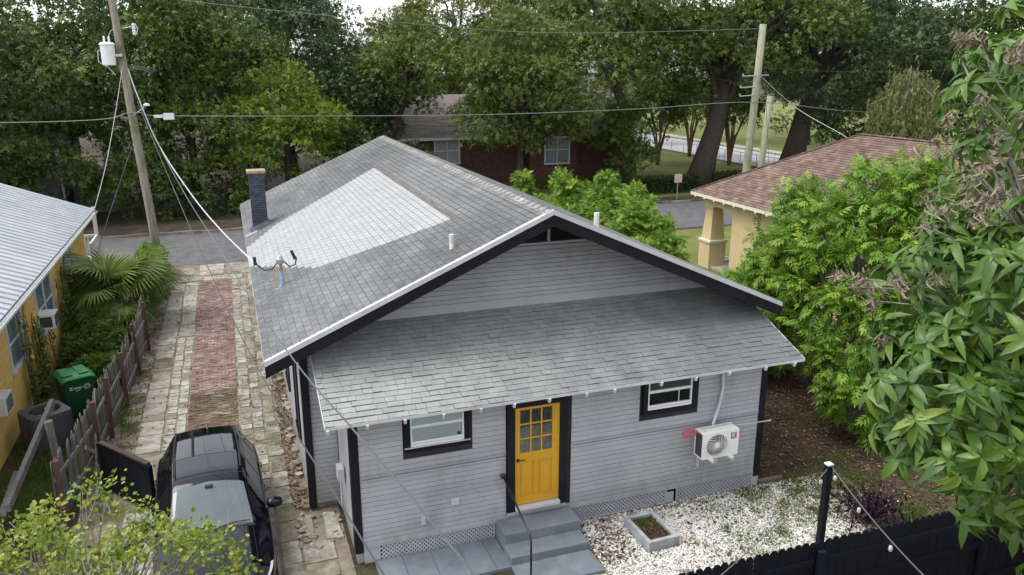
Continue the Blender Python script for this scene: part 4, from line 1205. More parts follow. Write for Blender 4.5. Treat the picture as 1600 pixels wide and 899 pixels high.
for xx in (-.27, .27):
    MB().lathe([(0, -.03), (.10, -.03), (.115, 0), (.10, .03), (0, .03)], (xx, .34, .115), 18, 'x').build('bin_wheel', MAT['black_metal'], bn)
# white markings on the bin front: hand-drawn script stroke and recycling rosette
MAT['print_white'] = M('print_white', (.62, .66, .62), None, rough=.5)
mk = MB()
def on_front(x, zz): return (x, -.279 - .09 * (zz - .06) / .94 - .006, zz)
def ribbon(mb, pts, w=.012):
    for p, q in zip(pts[:-1], pts[1:]):
        d = Vector((q[0] - p[0], q[1] - p[1])); 
        if d.length < 1e-6: continue
        nrm = Vector((-d.y, d.x)).normalized() * w / 2
        c = [(p[0] + nrm.x, p[1] + nrm.y), (q[0] + nrm.x, q[1] + nrm.y), (q[0] - nrm.x, q[1] - nrm.y), (p[0] - nrm.x, p[1] - nrm.y)]
        mb.add([on_front(*k) for k in c], [(0, 1, 2, 3)])
zc = .78
ribbon(mk, [(-.20, zc + .05), (-.13, zc + .055), (-.19, zc - .01), (-.12, zc - .01)], .016)          # "z"-like
ribbon(mk, [(-.105, zc + .03), (-.105, zc - .01)], .016)
ribbon(mk, [(-.085, zc - .01), (-.085, zc + .03), (-.055, zc + .035), (-.05, zc - .01)], .016)
ribbon(mk, [(-.035, zc - .01), (-.03, zc + .03), (.0, zc + .03), (.005, zc - .05), (-.08, zc - .055)], .014)
ribbon(mk, [(.02, zc + .04), (.02, zc - .005), (.05, zc + .03), (.05, zc - .005)], .014)
mk.build('script_marking', MAT['print_white'], bn)
mk = MB()
for k in range(6):
    a = 2 * PI * k / 6
    cxx, czz = .15 + .05 * math.cos(a), zc + .01 + .05 * math.sin(a)
    ribbon(mk, [(cxx + .022 * math.cos(t), czz + .022 * math.sin(t)) for t in np.linspace(0, 2 * PI, 9)], .010)
mk.build('rosette_marking', MAT['print_white'], bn)

MAT['cond'] = M('cond', (.055, .06, .07), (.085, .09, .10), 3, .55)
cd = thing('outdoor_condenser', 'dark grey boxy outdoor condenser with round top opening', 'air conditioner', (-6.22, 7.35, 0), RAD(32))
cd.scale = (1.18, 1.18, 1.1)
b = MB()
pr_ = []
for k in range(48):
    a = 2 * PI * k / 48; c_, s__ = math.cos(a), math.sin(a); e_ = .28
    pr_.append((.39 * math.copysign(abs(c_) ** e_, c_), .39 * math.copysign(abs(s__) ** e_, s__)))
for zz in (.05, .80): b.v += [(x_, y_, zz) for x_, y_ in pr_]
for r_, zz in ((.30, .83), (.285, .80), (.28, .55)): b.v += [(r_ * math.cos(2 * PI * k / 48), r_ * math.sin(2 * PI * k / 48), zz) for k in range(48)]
for lv in range(4):
    for k in range(48):
        k2 = (k + 1) % 48
        b.f.append((lv * 48 + k, lv * 48 + k2, (lv + 1) * 48 + k2, (lv + 1) * 48 + k))
b.f.append(tuple(4 * 48 + k for k in range(48)))
b.build('cabinet', MAT['cond'], cd, recalc=True)
for k in range(0, 48, 2):
    x_, y_ = pr_[k]
    MB().box(-.006, .006, -.006, .006, .1, .76).build('cabinet_rib', MAT['cond'], cd).location = (x_ * 1.01, y_ * 1.01, 0)
b = MB()
for r_ in (.09, .15, .21, .27): b.tube([(r_ * math.cos(2 * PI * k / 24), r_ * math.sin(2 * PI * k / 24), .80) for k in range(25)], .006, 4, False)
for k in range(8): b.tube([(.05 * math.cos(k * PI / 4), .05 * math.sin(k * PI / 4), .80), (.29 * math.cos(k * PI / 4), .29 * math.sin(k * PI / 4), .80)], .006, 4, False)
b.build('top_guard', MAT['black_metal'], cd)
b = MB()
for k in range(3):
    a = k * 2 * PI / 3 + .4
    b.add([(.04 * math.cos(a), .04 * math.sin(a), .70), (.26 * math.cos(a), .26 * math.sin(a), .70), (.26 * math.cos(a + .8), .26 * math.sin(a + .8), .76), (.04 * math.cos(a + .8), .04 * math.sin(a + .8), .73)], [(0, 1, 2, 3)])
b.build('fan_blades', MAT['galv'], cd)

gt_ = thing('black_gate', 'short black board gate with brown top rail between fence and car', 'gate', (-4.62, 4.35, 0), math.atan2(3.02 - 4.35, -3.62 + 4.62))
gl_ = math.hypot(1.0, 1.33)
gp = MB().box(-.06, .06, 0, .02, .08, 1.16).mesh('gate_board'); gp.materials.append(MAT['fence_black'])
for i in range(13):
    o = link('gate_board', gp, gt_); o.location = (.07 + i * (gl_ - .14) / 12, 0, random.uniform(-.008, .008))
for zz in (.3, .95): MB().box(0, gl_, .021, .06, zz - .04, zz + .04).build('gate_rail', MAT['fence_black'], gt_)
MB().box(-.02, gl_ + .02, -.03, .07, 1.161, 1.20).build('top_rail', M('brown_rim', (.030, .018, .014), (.055, .034, .026), 5, .7), gt_)
for x_ in (-.05, gl_ + .05): MB().box(x_ - .045, x_ + .045, -.035, .055, 0, 1.159).build('gate_post', MAT['fence_black'], gt_)
# ------------------------------------------------------------------ black car on the driveway
MAT['car_paint'] = M('car_paint', (.003, .003, .006), None, rough=.06, spec=.45)
MAT['car_glass'] = M('car_glass', (.006, .007, .009), None, rough=.03, spec=.6)
MAT['car_shield'] = M('car_shield', (.075, .094, .098), (.11, .132, .136), 1.2, .05, spec=.6, coat=.6)
MAT['car_trim'] = M('car_trim', (.012, .012, .013), None, rough=.5)
MAT['chrome'] = M('chrome', (.62, .63, .65), None, rough=.12, metal=1.0)
MAT['rubber'] = M('rubber', (.015, .015, .015), None, rough=.85)
MAT['lamp'] = M('lamp', (.55, .57, .60), (.35, .36, .38), 12, .08, coat=1.0)
car = thing('parked_car', 'black glossy sport utility car parked on the driveway', 'car', (-2.33, -1.02, 0), RAD(2.2))
CL = 4.88
def tb_(xs, ys): return lambda y: float(np.interp(y, xs, ys))
def smooth_tab(xs, ys):
    g = np.linspace(0, CL, 400); v = np.interp(g, xs, ys); kk = np.hanning(21); kk /= kk.sum()
    vp = np.pad(v, 10, mode='edge'); v = np.convolve(vp, kk, 'valid')
    return lambda y: float(np.interp(y, g, v))
zc_ = smooth_tab([0, .03, .12, .3, .8, 1.42, 2.12, 2.4, 3.0, 3.9, 4.45, 4.62, 4.80, CL], [.55, .66, .84, .94, 1.00, 1.04, 1.62, 1.68, 1.71, 1.69, 1.62, 1.50, 1.05, .62])
wt_ = smooth_tab([0, .12, .4, 1.42, 2.12, 3.0, 4.2, 4.62, CL], [.50, .62, .72, .70, .60, .615, .585, .58, .62])
dt_ = smooth_tab([0, .3, 1.42, 2.12, 3, 4.5, CL], [.03, .05, .05, .06, .06, .07, .03])
ws_ = smooth_tab([0, .06, .25, .6, 1.2, 3.6, 4.4, 4.75, CL], [.55, .74, .88, .945, .96, .965, .93, .84, .66])
zs_ = smooth_tab([0, .1, .3, .8, 1.42, 2.6, 4.2, 4.75, CL], [.50, .66, .80, .88, .95, 1.03, 1.10, 1.02, .58])
def sect(y):
    z0, wt, zt, ws, zs = zc_(y), wt_(y), zc_(y) - dt_(y), ws_(y), zs_(y)
    zs = min(zs, zt - .02)
    key = [(0, z0), (wt * .5, z0 - dt_(y) * .22), (wt * .86, z0 - dt_(y) * .62), (wt, zt), (wt + (ws - wt) * .12, zt - (zt - zs) * .10),
           (wt + (ws - wt) * .84, zs + (zt - zs) * .08), (ws - .005, zs), (ws + .012, zs - .09), (ws + .018, .62), (ws - .02, .40), (ws - .06, .24), (ws * .5, .20), (0, .20)]
    return key
def S(y, v):
    k = sect(y); i = min(int(v), len(k) - 2); f = v - i
    return k[i][0] + (k[i + 1][0] - k[i][0]) * f, k[i][1] + (k[i + 1][1] - k[i][1]) * f
def car_patch(y0, y1, v0, v1, ny, nv, side=0, off=0.0, ystretch=None):
    """patch of the body surface; side 0 = both halves across the middle, +-1 = one flank"""
    b = MB()
    if side == 0: vs = [-(v1) + 2 * v1 * j / nv for j in range(nv + 1)]
    else: vs = [side * (v0 + (v1 - v0) * j / nv) for j in range(nv + 1)]
    def P(y, v):
        x, z_ = S(y, abs(v)); return Vector((math.copysign(x, v) if v else 0, y, z_))
    for i in range(ny + 1):
        for v in vs:
            fy0 = y0 if not callable(y0) else y0(v); fy1 = y1 if not callable(y1) else y1(v)
            y = fy0 + (fy1 - fy0) * i / ny
            p = P(y, v)
            if off:
                e = .01; va = v + e if v + e < 11.5 else v
                du = P(min(y + e, CL), v) - P(max(y - e, 0), v); dv = P(y, v + e) - P(y, v - e)
                nn = dv.cross(du)
                if nn.length > 1e-9:
                    nn.normalize(); c = p - Vector((0, y, .7))
                    if nn.dot(c) < 0: nn = -nn
                    p = p + nn * off
            b.v.append(tuple(p))
    w = len(vs)
    b.f += [(i * w + j, i * w + j + 1, (i + 1) * w + j + 1, (i + 1) * w + j) for i in range(ny) for j in range(w - 1)]
    return b
b = car_patch(0.0, CL, 0, 12, 90, 72)
w = 73
b.f.append(tuple(range(w))); b.f.append(tuple(90 * w + j for j in range(w)))
body_ = b.build('body', MAT['car_paint'], car, smooth=True, recalc=True)
car_patch(1.40, lambda v: 2.10 - .02 * abs(v), 0, 2.75, 14, 24, 0, .006).build('windscreen', MAT['car_shield'], car, smooth=True, recalc=True)
car_patch(2.34, 2.98, 0, 2.15, 8, 20, 0, .004).build('sunroof', MAT['car_glass'], car, smooth=True, recalc=True)
car_patch(3.00, 3.85, 0, 2.15, 8, 20, 0, .004).build('sunroof', MAT['car_glass'], car, smooth=True, recalc=True)
car_patch(4.52, 4.74, 0, 2.6, 6, 16, 0, .006).build('rear_window', MAT['car_glass'], car, smooth=True, recalc=True)
for sd_ in (-1, 1):
    car_patch(1.98, 2.86, 4.05, 4.95, 10, 6, sd_, .005).build('side_window', MAT['car_glass'], car, smooth=True, recalc=True)
    car_patch(2.92, 3.78, 4.05, 4.95, 10, 6, sd_, .005).build('side_window', MAT['car_glass'], car, smooth=True, recalc=True)
    car_patch(3.84, 4.34, 4.1, 4.9, 8, 6, sd_, .005).build('side_window', MAT['car_glass'], car, smooth=True, recalc=True)
    car_patch(.13, lambda v: .22 + .035 * abs(v), 4.9, 5.9, 8, 5, sd_, .006).build('headlight', MAT['lamp'], car, smooth=True, recalc=True)
    pts = [(sd_ * (wt_(y) - .035), y, zc_(y) - dt_(y) * .55 + .035) for y in np.linspace(2.35, 4.3, 12)]
    MB().tube(pts, .014, 6).build('roof_rail', MAT['car_trim'], car)
    pts = [(sd_ * (S(y, 2.55)[0]), y, S(y, 2.55)[1] + .0015) for y in np.linspace(.32, 1.40, 16)]
    MB().tube(pts, .0045, 4).build('bonnet_seam', MAT['car_trim'], car)
    # sculpted crease along the bonnet
    pts = [(sd_ * (S(y, 1.6)[0]), y, S(y, 1.6)[1] - .004) for y in np.linspace(.25, 1.38, 16)]
    MB().tube(pts, .012, 5).build('bonnet_crease', MAT['car_paint'], car, smooth=True)
    # chrome window line and door handles
    pts = [(sd_ * (S(y, 5.55)[0] + .006), y, S(y, 5.55)[1]) for y in np.linspace(1.8, 4.3, 20)]
    MB().tube(pts, .006, 5).build('window_line', MAT['car_trim'], car)
    for y in (2.62, 3.60):
        MB().tube([(sd_ * .985, y, .93), (sd_ * 1.0, y + .03, .935), (sd_ * 1.0, y + .18, .935), (sd_ * .985, y + .21, .93)], .013, 6).build('door_handle', MAT['car_paint'], car)
    for y in (1.92, 2.89, 3.86):
        pts = [(sd_ * (S(y, v)[0] + .002), y, S(y, v)[1]) for v in np.linspace(6.2, 9.0, 8)]
        MB().tube(pts, .004, 4).build('door_seam', MAT['car_trim'], car)
    mr_ = MB()
    nn = 14
    for i in range(nn + 1):
        th = PI * i / nn
        for k in range(16):
            ph = 2 * PI * k / 16
            ex = lambda c: math.copysign(abs(c) ** .7, c)
            mr_.v.append((sd_ * (1.09 + .14 * ex(math.cos(th))), 1.86 + .085 * ex(math.sin(th)) * ex(math.cos(ph)), 1.08 + .09 * ex(math.sin(th)) * ex(math.sin(ph))))
    mr_.f += [(i * 16 + k, i * 16 + (k + 1) % 16, (i + 1) * 16 + (k + 1) % 16, (i + 1) * 16 + k) for i in range(nn) for k in range(16)]
    mo = mr_.build('wing_mirror', MAT['car_paint'], car, smooth=True, recalc=True)
    MB().tube([(sd_ * .93, 1.86, 1.0), (sd_ * 1.03, 1.86, 1.02)], .03, 8).build('mirror_stalk', MAT['car_trim'], mo)
    for y in (.92, 3.92):
        wh = MB().lathe([(.20, -.11), (.34, -.115), (.365, -.07), (.365, .07), (.34, .115), (.20, .11)], (sd_ * .86, y, .365), 28, 'x').build('wheel', MAT['rubber'], car, smooth=False)
        rm = MB().lathe([(0, .095), (.07, .10), (.20, .085), (.245, .10), (.245, -.05)], (0, 0, 0), 24, 'x')
        rm.v = [(sd_ * (.86 + x_ * 1.06), y + y_, .365 + z_) for x_, y_, z_ in rm.v]
        rm.build('rim', MAT['chrome'], wh, recalc=True)
# front: grille and plate; wipers; mirror pod behind the glass
car_patch(.012, .10, 0, 2.4, 5, 16, 0, .006).build('grille', MAT['car_trim'], car, recalc=True)
car_patch(1.34, 1.40, 0, 3.0, 3, 20, 0, .005).build('cowl', MAT['car_trim'], car, recalc=True)
for a_, b__ in ((-.55, .05), (.10, .62)):
    MB().tube([(a_, 1.40, S(1.40, 1)[1] + .02), ((a_ + b__) / 2, 1.43, S(1.43, .6)[1] + .03), (b__, 1.42, S(1.42, 1)[1] + .03)], .009, 5).build('wiper', MAT['car_trim'], car)
MB().box(-.07, .07, 1.97, 2.06, S(2.02, 0)[1] + .004, S(2.02, 0)[1] + .03).build('mirror_pod', MAT['car_trim'], car, bevel=.01)
MB().box(.68 * .75, .68 * .75 + .06, 1.60, 1.64, S(1.6, 2.1)[1] + .010, S(1.6, 2.1)[1] + .014).build('windscreen_sticker', M('orange_sticker', (.62, .28, .08), None), car)
MB().tube([(0.05, 4.22, S(4.2, 0)[1]), (.05, 4.34, S(4.2, 0)[1] + .055)], .018, 8).build('roof_fin', MAT['car_paint'], car)
car_patch(2.24, 2.27, 0, 2.9, 2, 20, 0, .003).build('roof_seam', MAT['car_trim'], car, recalc=True)

car2 = copy_tree(car)
car2['label'] = 'white car half hidden behind the brown hip roof'; car2.location = (50.0, 38.0, 0); car2.rotation_euler = (0, 0, RAD(200))
MAT['car_white'] = M('car_white', (.70, .71, .72), None, rough=.25, coat=.6)
for ch in car2.children:
    if ch.name.split('.')[0] in ('body', 'wing_mirror'):
        ch.data = ch.data.copy(); ch.data.materials[0] = MAT['car_white']
# ------------------------------------------------------------------ yellow house with metal roof on the left
MAT['yellow_wall'] = M('yellow_wall', (.50, .32, .085), (.60, .40, .12), 2.5, .8, .3, 30, .008, rnd=.06, c3=(.30, .25, .24), s3=1.6, lo3=.63, hi3=.72)
MAT['tin'] = M('tin', (.40, .425, .45), (.48, .50, .525), 1.2, .38, metal=.25, spec=.5, rnd=.03, c3=(.34, .36, .375), s3=.8, lo3=.55, hi3=.8)
MAT['gutter'] = M('gutter', (.60, .61, .62), (.70, .71, .72), 4, .5)
MAT['old_red'] = M('old_red', (.10, .045, .035), (.20, .12, .10), 4, .8)
MAT['sky_pane'] = M('sky_pane', (.10, .15, .18), (.16, .22, .25), 2, .06, spec=.7)
yh = thing('neighbour_house', 'yellow house with pale metal roof at the left edge', 'house')
LX, LY0, LY1 = -7.0, 2.0, 20.6
core = MB().box(-16, LX - .02, LY0, LY1, 0, 3.25).build('wall_core', MAT['yellow_wall'], yh)
wins = [(8.45, 9.85, 1.58, 2.80), (11.75, 13.85, 1.35, 2.78), (4.2, 5.4, 1.4, 2.8), (16.2, 17.6, 1.3, 2.75)]
for i in range(21):
    z0 = .05 + i * .152
    holes = [(a - .08, b + .08) for a, b, c, d in wins if z0 + .152 > c - .1 and z0 < d + .1]
    for s, e in cut(LY0, LY1, holes):
        for q in range(max(1, int((e - s) // 5))):
            n_ = max(1, int((e - s) // 5)); sa = s + (e - s) * q / n_; ea = s + (e - s) * (q + 1) / n_
            lap_board(core, (LX - .015, sa + .003), (LX - .015, ea - .003), (1, 0), z0, .150, MAT['yellow_wall'])
for (y0, y1, z0, z1) in wins:
    w_ = MB().box(LX - .02, LX + .045, y0 - .08, y0, z0 - .08, z1 + .08).box(LX - .02, LX + .045, y1, y1 + .08, z0 - .08, z1 + .08)
    w_.box(LX - .02, LX + .047, y0, y1, z1, z1 + .08).box(LX - .02, LX + .07, y0 - .1, y1 + .1, z0 - .10, z0 - .02)
    wo = w_.build('window', MAT['white_paint'], yh)
    MB().box(LX - .01, LX + .012, y0, y1, z0 - .02, z1).build('pane', MAT['sky_pane'], wo)
    MB().box(LX + .013, LX + .03, y0, y1, (z0 + z1) / 2 - .025, (z0 + z1) / 2 + .025).build('meeting_rail', MAT['white_paint'], wo)
    if y1 - y0 > 1.6: MB().box(LX + .013, LX + .034, (y0 + y1) / 2 - .04, (y0 + y1) / 2 + .04, z0 - .02, z1).build('mullion', MAT['white_paint'], wo)
EX, EZ_ = -6.58, 3.40
sl2 = .385
lr = empty('metal_roof'); lr.parent = yh
pmesh = MB()
RUN = 5.2
pw2 = .366
pmesh.add([(0, 0, 0), (0, pw2, 0), (-RUN, pw2, RUN * sl2), (-RUN, 0, RUN * sl2), (0, 0, .02), (0, pw2, .02), (-RUN, pw2, RUN * sl2 + .02), (-RUN, 0, RUN * sl2 + .02)], BOX_F)
pmesh.add([(0, 0, .02), (0, .035, .02), (-RUN, .035, RUN * sl2 + .02), (-RUN, 0, RUN * sl2 + .02), (0, .004, .06), (0, .031, .06), (-RUN, .031, RUN * sl2 + .06), (-RUN, .004, RUN * sl2 + .06)], BOX_F)
pm2 = pmesh.mesh('roof_panel'); pm2.materials.append(MAT['tin'])
import bmesh
bm_ = bmesh.new(); bm_.from_mesh(pm2); bmesh.ops.recalc_face_normals(bm_, faces=bm_.faces); bm_.to_mesh(pm2); bm_.free()
y = 1.6
while y < 21.0:
    o = link('roof_panel', pm2, lr); o.location = (EX, y, EZ_ + random.uniform(0, .002)); y += pw2 + .016
o = MB().prism([(EX - RUN, 1.6, EZ_ + RUN * sl2), (EX - RUN, 1.6, EZ_ + RUN * sl2 - .1), (EX - 2 * RUN, 1.6, EZ_ - .1), (EX - 2 * RUN, 1.6, EZ_)], (0, 19.5, 0)).build('far_slope', MAT['tin'], lr, recalc=True)
MB().prism([(-7.2, 21.08, 3.2), (-7.2, 21.08, 3.45), (EX - RUN, 21.08, EZ_ + RUN * sl2 - .02), (-16, 21.08, 3.45), (-16, 21.08, 3.2)], (0, -.06, 0)).build('gable_wall', MAT['yellow_wall'], yh, recalc=True)
MB().prism([(EX + .01, 21.09, EZ_ - .16), (EX + .01, 21.09, EZ_ + .03), (EX - RUN, 21.09, EZ_ + RUN * sl2 + .03), (EX - RUN, 21.09, EZ_ + RUN * sl2 - .16)], (0, .03, 0)).build('barge_board', MAT['gutter'], lr, recalc=True)
MB().box(EX - .04, EX - .012, 1.6, 21.05, EZ_ - .16, EZ_ - .012).build('fascia', MAT['old_red'], lr)
gt = MB()
for y_ in (1.6, 21.1):
    for (x_, z_) in ((0, 0), (0, -.09), (.09, -.09), (.11, 0), (.10, 0), (.082, -.08), (.008, -.08), (.008, 0)): gt.v.append((EX + x_, y_, EZ_ - .035 + z_))
gt.f += [(k, (k + 1) % 8, 8 + (k + 1) % 8, 8 + k) for k in range(8)] + [tuple(range(8)), tuple(range(15, 7, -1))]
gt.build('gutter', MAT['gutter'], lr, recalc=True)
MB().box(-7.0, EX - .03, 1.65, 21.0, EZ_ - .06, EZ_ - .045).build('soffit', MAT['old_red'], lr)
dp = MB().tube([(EX + .0, 10.15, 3.3), (-6.86, 10.1, 3.0), (-6.90, 10.0, 2.6), (-6.90, 9.9, .15)], .055, 10)
dp.tube([(-6.90, 9.93, 1.3), (-6.90, 9.925, 1.45)], .068, 10).build('downpipe', MAT['yellow_wall'], yh, smooth=True)
MB().box(-8.58, -8.42, 11.2, 11.4, EZ_ + 1.9 * sl2, EZ_ + 1.9 * sl2 + .25).build('roof_flue', MAT['old_red'], lr)
wac = empty('window_air_conditioner', (-6.98, 11.55, 1.62)); wac.parent = yh
MB().box(-.2, .42, 0, .62, 0, .42).build('cabinet', MAT['gutter'], wac, bevel=.01)
MB().box(.421, .43, .05, .57, .04, .38).build('grille', MAT['ac_dark'], wac)
MB().box(.05, .36, -.006, -.001, .06, .36).build('grille', MAT['ac_dark'], wac)
wa2 = empty('window_air_conditioner', (-7.0, 6.3, 1.25)); wa2.parent = yh
MB().box(-.1, .30, 0, .62, 0, .42).build('cabinet', MAT['white_paint'], wa2, bevel=.012)
MB().box(.301, .31, .06, .56, .05, .37).build('grille', MAT['sky_pane'], wa2)
# front porch with white balusters
pc = empty('front_porch', (-8.6, 21.0, 0)); pc.parent = yh
MB().box(-2.5, 1.75, .1, 2.2, 1.05, 1.18).build('deck', MAT['grey_trim'], pc)
MB().box(-2.5, 1.75, 2.05, 2.13, 2.0, 2.08).build('hand_rail', MAT['white_paint'], pc)
MB().box(1.66, 1.74, .15, 2.13, 2.0, 2.08).build('hand_rail', MAT['white_paint'], pc)
for i in range(30): MB().box(-2.45 + i * .14, -2.41 + i * .14, 2.07, 2.11, 1.18, 2.0).build('baluster', MAT['white_paint'], pc)
for i in range(13): MB().box(1.68, 1.72, .2 + i * .145, .24 + i * .145, 1.18, 2.0).build('baluster', MAT['white_paint'], pc)
MB().box(1.62, 1.76, 2.0, 2.14, 1.18, 3.2).build('porch_post', MAT['white_paint'], pc)

# ------------------------------------------------------------------ tan house with brown hip roof on the right
MAT['tan_stucco'] = M('tan_stucco', (.58, .45, .25), (.64, .50, .29), 1.5, .85, .25, 40, .006)
MAT['cream'] = M('cream', (.62, .58, .47), (.68, .64, .53), 2, .6)
MAT['brown_shingle'] = M('brown_shingle', (.125, .082, .066), (.20, .14, .115), 3, .9, .3, 120, .004, spec=.2, rnd=.25, tint=True, c3=(.105, .072, .06), s3=.5, lo3=.5, hi3=.75)
th = thing('porch_house', 'tan stucco house with brown hip roof and corner porch column', 'house')
KX, KY, KZ, KR = 17.78, 17.78, 3.36, 4.72
APZ = 6.08; NEAR = -2.0
RX = KX + 2 * KR
ap = Vector((KX + KR, KY - KR, APZ)); ap2 = Vector((KX + KR, NEAR + KR, APZ))
c1, c2, c3_, c4 = Vector((KX, KY, KZ)), Vector((RX, KY, KZ)), Vector((RX, NEAR, KZ)), Vector((KX, NEAR, KZ))
hr = empty('hip_roof'); hr.parent = th
b = MB(); b.add([c1, c2, c3_, c4, ap, ap2], [(0, 4, 1), (1, 4, 5, 2), (2, 5, 3), (3, 5, 4, 0), (0, 1, 2, 3)])
b.build('roof_deck', MAT['brown_shingle'], hr, recalc=True)
def hip_shingles(name, o, s, t, tl, inside, seed):
    pl = Plane(o, s, t); rg = np.random.default_rng(seed); Ls, As = [], []
    e = .15
    for r in range(int(tl / e)):
        a0, a1 = inside(r * e); x_ = a0 - rg.uniform(0, .2)
        while x_ < a1:
            wd = rg.choice([.2, .25, .3, .34]); lo_, hi_ = max(x_, a0), min(x_ + wd, a1)
            if hi_ - lo_ > .04:
                As.append(pl.A @ np.diag([hi_ - lo_ - .006, 1, 1.4])); Ls.append(pl.at((lo_ + hi_) / 2, r * e, .003))
            x_ += wd
    return tag(many(name, shingle_base(1.0, e), SH_F, np.array(As), np.array(Ls), MAT['brown_shingle'], hr, rg.random(len(Ls))), kind='stuff')
tl = math.hypot(KR, APZ - KZ)
Lk_ = KY - NEAR
hip_shingles('shingle_field', c1, (0, -1, 0), (KR, 0, APZ - KZ), tl, lambda t: (t / tl * KR, Lk_ - t / tl * KR), 71)
hip_shingles('shingle_field', c2, (-1, 0, 0), (0, -KR, APZ - KZ), tl, lambda t: (t / tl * KR, 2 * KR - t / tl * KR), 72)
for p, q in ((c1, ap), (ap, ap2), (c2, ap)):
    n_ = int((q - p).length / .3)
    for i in range(n_):
        u = p.lerp(q, i / n_); v_ = p.lerp(q, min(1, (i + 1.15) / n_))
        MB().beam(u + Vector((0, 0, .03)), v_ + Vector((0, 0, .022)), .22, .02).build('hip_cap', MAT['brown_shingle'], hr)
MB().box(KX - .02, KX + .02, NEAR, KY, KZ - .14, KZ - .006).box(KX + .021, RX, KY - .02, KY + .02, KZ - .14, KZ - .006).build('fascia', MAT['cream'], hr)
for i in range(26):
    MB().box(KX - .05, KX + .6, KY - .45 - i * .72, KY - .38 - i * .72, KZ - .20, KZ - .141).build('rafter_tail', MAT['cream'], hr)
MB().box(KX + .1, RX - .1, NEAR + .1, KY - .1, KZ - .135, KZ - .11).build('soffit', MAT['cream'], hr)
MB().box(18.45, RX - .5, NEAR + .5, 13.6, -.05, KZ - .14).build('house_wall', MAT['tan_stucco'], th)
MB().box(18.30, 18.75, 13.602, 15.3, -.05, KZ - .55).build('porch_pier', MAT['tan_stucco'], th)
MB().box(18.28, 18.78, 13.604, 17.42, KZ - .55, KZ - .141).build('porch_beam', MAT['tan_stucco'], th)
MB().box(18.78, RX - .6, 16.95, 17.42, KZ - .55, KZ - .141).build('porch_beam', MAT['tan_stucco'], th)
MB().box(18.3, RX - .6, 13.6, 17.6, -.05, .12).build('porch_floor', MAT['pale_concrete'], th)
def column(x, y, name='porch_column'):
    c_ = empty(name, (x, y, 0)); c_.parent = th
    MB().box(-.42, .42, -.42, .42, -.05, 1.15).build('pedestal', MAT['tan_stucco'], c_)
    MB().box(-.47, .47, -.47, .47, 1.151, 1.27).build('pedestal_cap', MAT['cream'], c_, bevel=.015)
    b = MB(); b.add([(-.36, -.36, 1.271), (.36, -.36, 1.271), (.36, .36, 1.271), (-.36, .36, 1.271), (-.25, -.25, 2.70), (.25, -.25, 2.70), (.25, .25, 2.70), (-.25, .25, 2.70)], BOX_F)
    b.build('shaft', MAT['tan_stucco'], c_)
    MB().box(-.31, .31, -.31, .31, 2.701, 2.808).build('capital', MAT['cream'], c_, bevel=.012)
column(18.62, 17.1); column(23.0, 17.1); column(26.6, 17.1)
MB().box(22.0, 22.12, 20.4, 20.52, .0, 1.6).build('white_stake', MAT['cream'], th)
chair = thing('garden_chair', 'dark lawn chair beside the tan porch column', 'chair', (19.1, 15.9, 0), RAD(200))
MAT['chair_frame'] = M('chair_frame', (.06, .06, .065), None, rough=.5)
MB().box(-.24, .24, -.02, .02, .42, .98).build('backrest', MAT['chair_frame'], chair).rotation_euler = (RAD(-12), 0, 0)
MB().box(-.24, .24, -.5, -.03, .38, .41).build('seat', MAT['chair_frame'], chair)
for x_ in (-.23, .23):
    for y_ in (-.48, -.04): MB().tube([(x_, y_, 0), (x_, y_, .39)], .014, 6).build('leg', MAT['galv'], chair)
    MB().tube([(x_, -.46, .41), (x_, -.46, .62), (x_, .02, .64)], .012, 6).build('armrest', MAT['galv'], chair)

# ------------------------------------------------------------------ dark red brick house across the street
MAT['red_brick'] = M('red_brick', (.060, .026, .023), (.10, .046, .038), 3, .85, .3, 20, .01)
MAT['grey_roof'] = M('grey_roof', (.20, .17, .165), (.29, .25, .24), 1.2, .9, .3, 30, .01, rnd=.15, tint=True)
rh = thing('brick_house', 'dark red brick house with grey roof across the street', 'house')
BY = 44.0
MB().box(10.3, 28.0, BY, BY + 9, -.05, 3.70).build('front_wall', MAT['red_brick'], rh)
ro = empty('roof'); ro.parent = rh
b = MB(); b.prism([(9.9, BY - .55, 3.62), (9.9, BY + 4.6, 6.5), (9.9, BY + 9.6, 3.62)], (18.6, 0, 0))
b.build('main_roof', MAT['grey_roof'], ro, recalc=True)
Ls, As = [], []; rg = np.random.default_rng(9)
plb = Plane((9.85, BY - .57, 3.66), (1, 0, 0), (0, 5.15, 2.88))
for r in range(32):
    x_ = rg.uniform(-.6, 0)
    while x_ < 18.6:
        wd = rg.uniform(.5, 1.1); lo_, hi_ = max(x_, 0), min(18.6, x_ + wd)
        if hi_ - lo_ > .05: As.append(plb.A @ np.diag([hi_ - lo_ - .01, 1, 1.5])); Ls.append(plb.at((lo_ + hi_) / 2, r * .18, .004))
        x_ += wd
tag(many('shingle_field', shingle_base(1.0, .18), SH_F, np.array(As), np.array(Ls), MAT['grey_roof'], ro, rg.random(len(Ls))), kind='stuff')
MB().box(9.9, 19.4, BY - .66, BY - .585, 3.50, 3.68).build('gutter', MAT['white_paint'], ro)
MB().box(23.4, 28.5, BY - .66, BY - .585, 3.50, 3.68).build('gutter', MAT['white_paint'], ro)
MB().prism([(9.86, BY - .6, 3.55), (9.86, BY - .6, 3.80), (9.86, BY + 4.6, 6.62), (9.86, BY + 4.6, 6.4)], (.03, 0, 0)).build('barge_board', MAT['white_paint'], ro, recalc=True)
gb = MB().prism([(19.5, BY - 1.4, 0), (23.3, BY - 1.4, 0), (23.3, BY - 1.4, 4.2), (21.4, BY - 1.4, 5.7), (19.5, BY - 1.4, 4.2)], (0, 1.39, 0)).build('front_gable', MAT['red_brick'], rh, recalc=True)
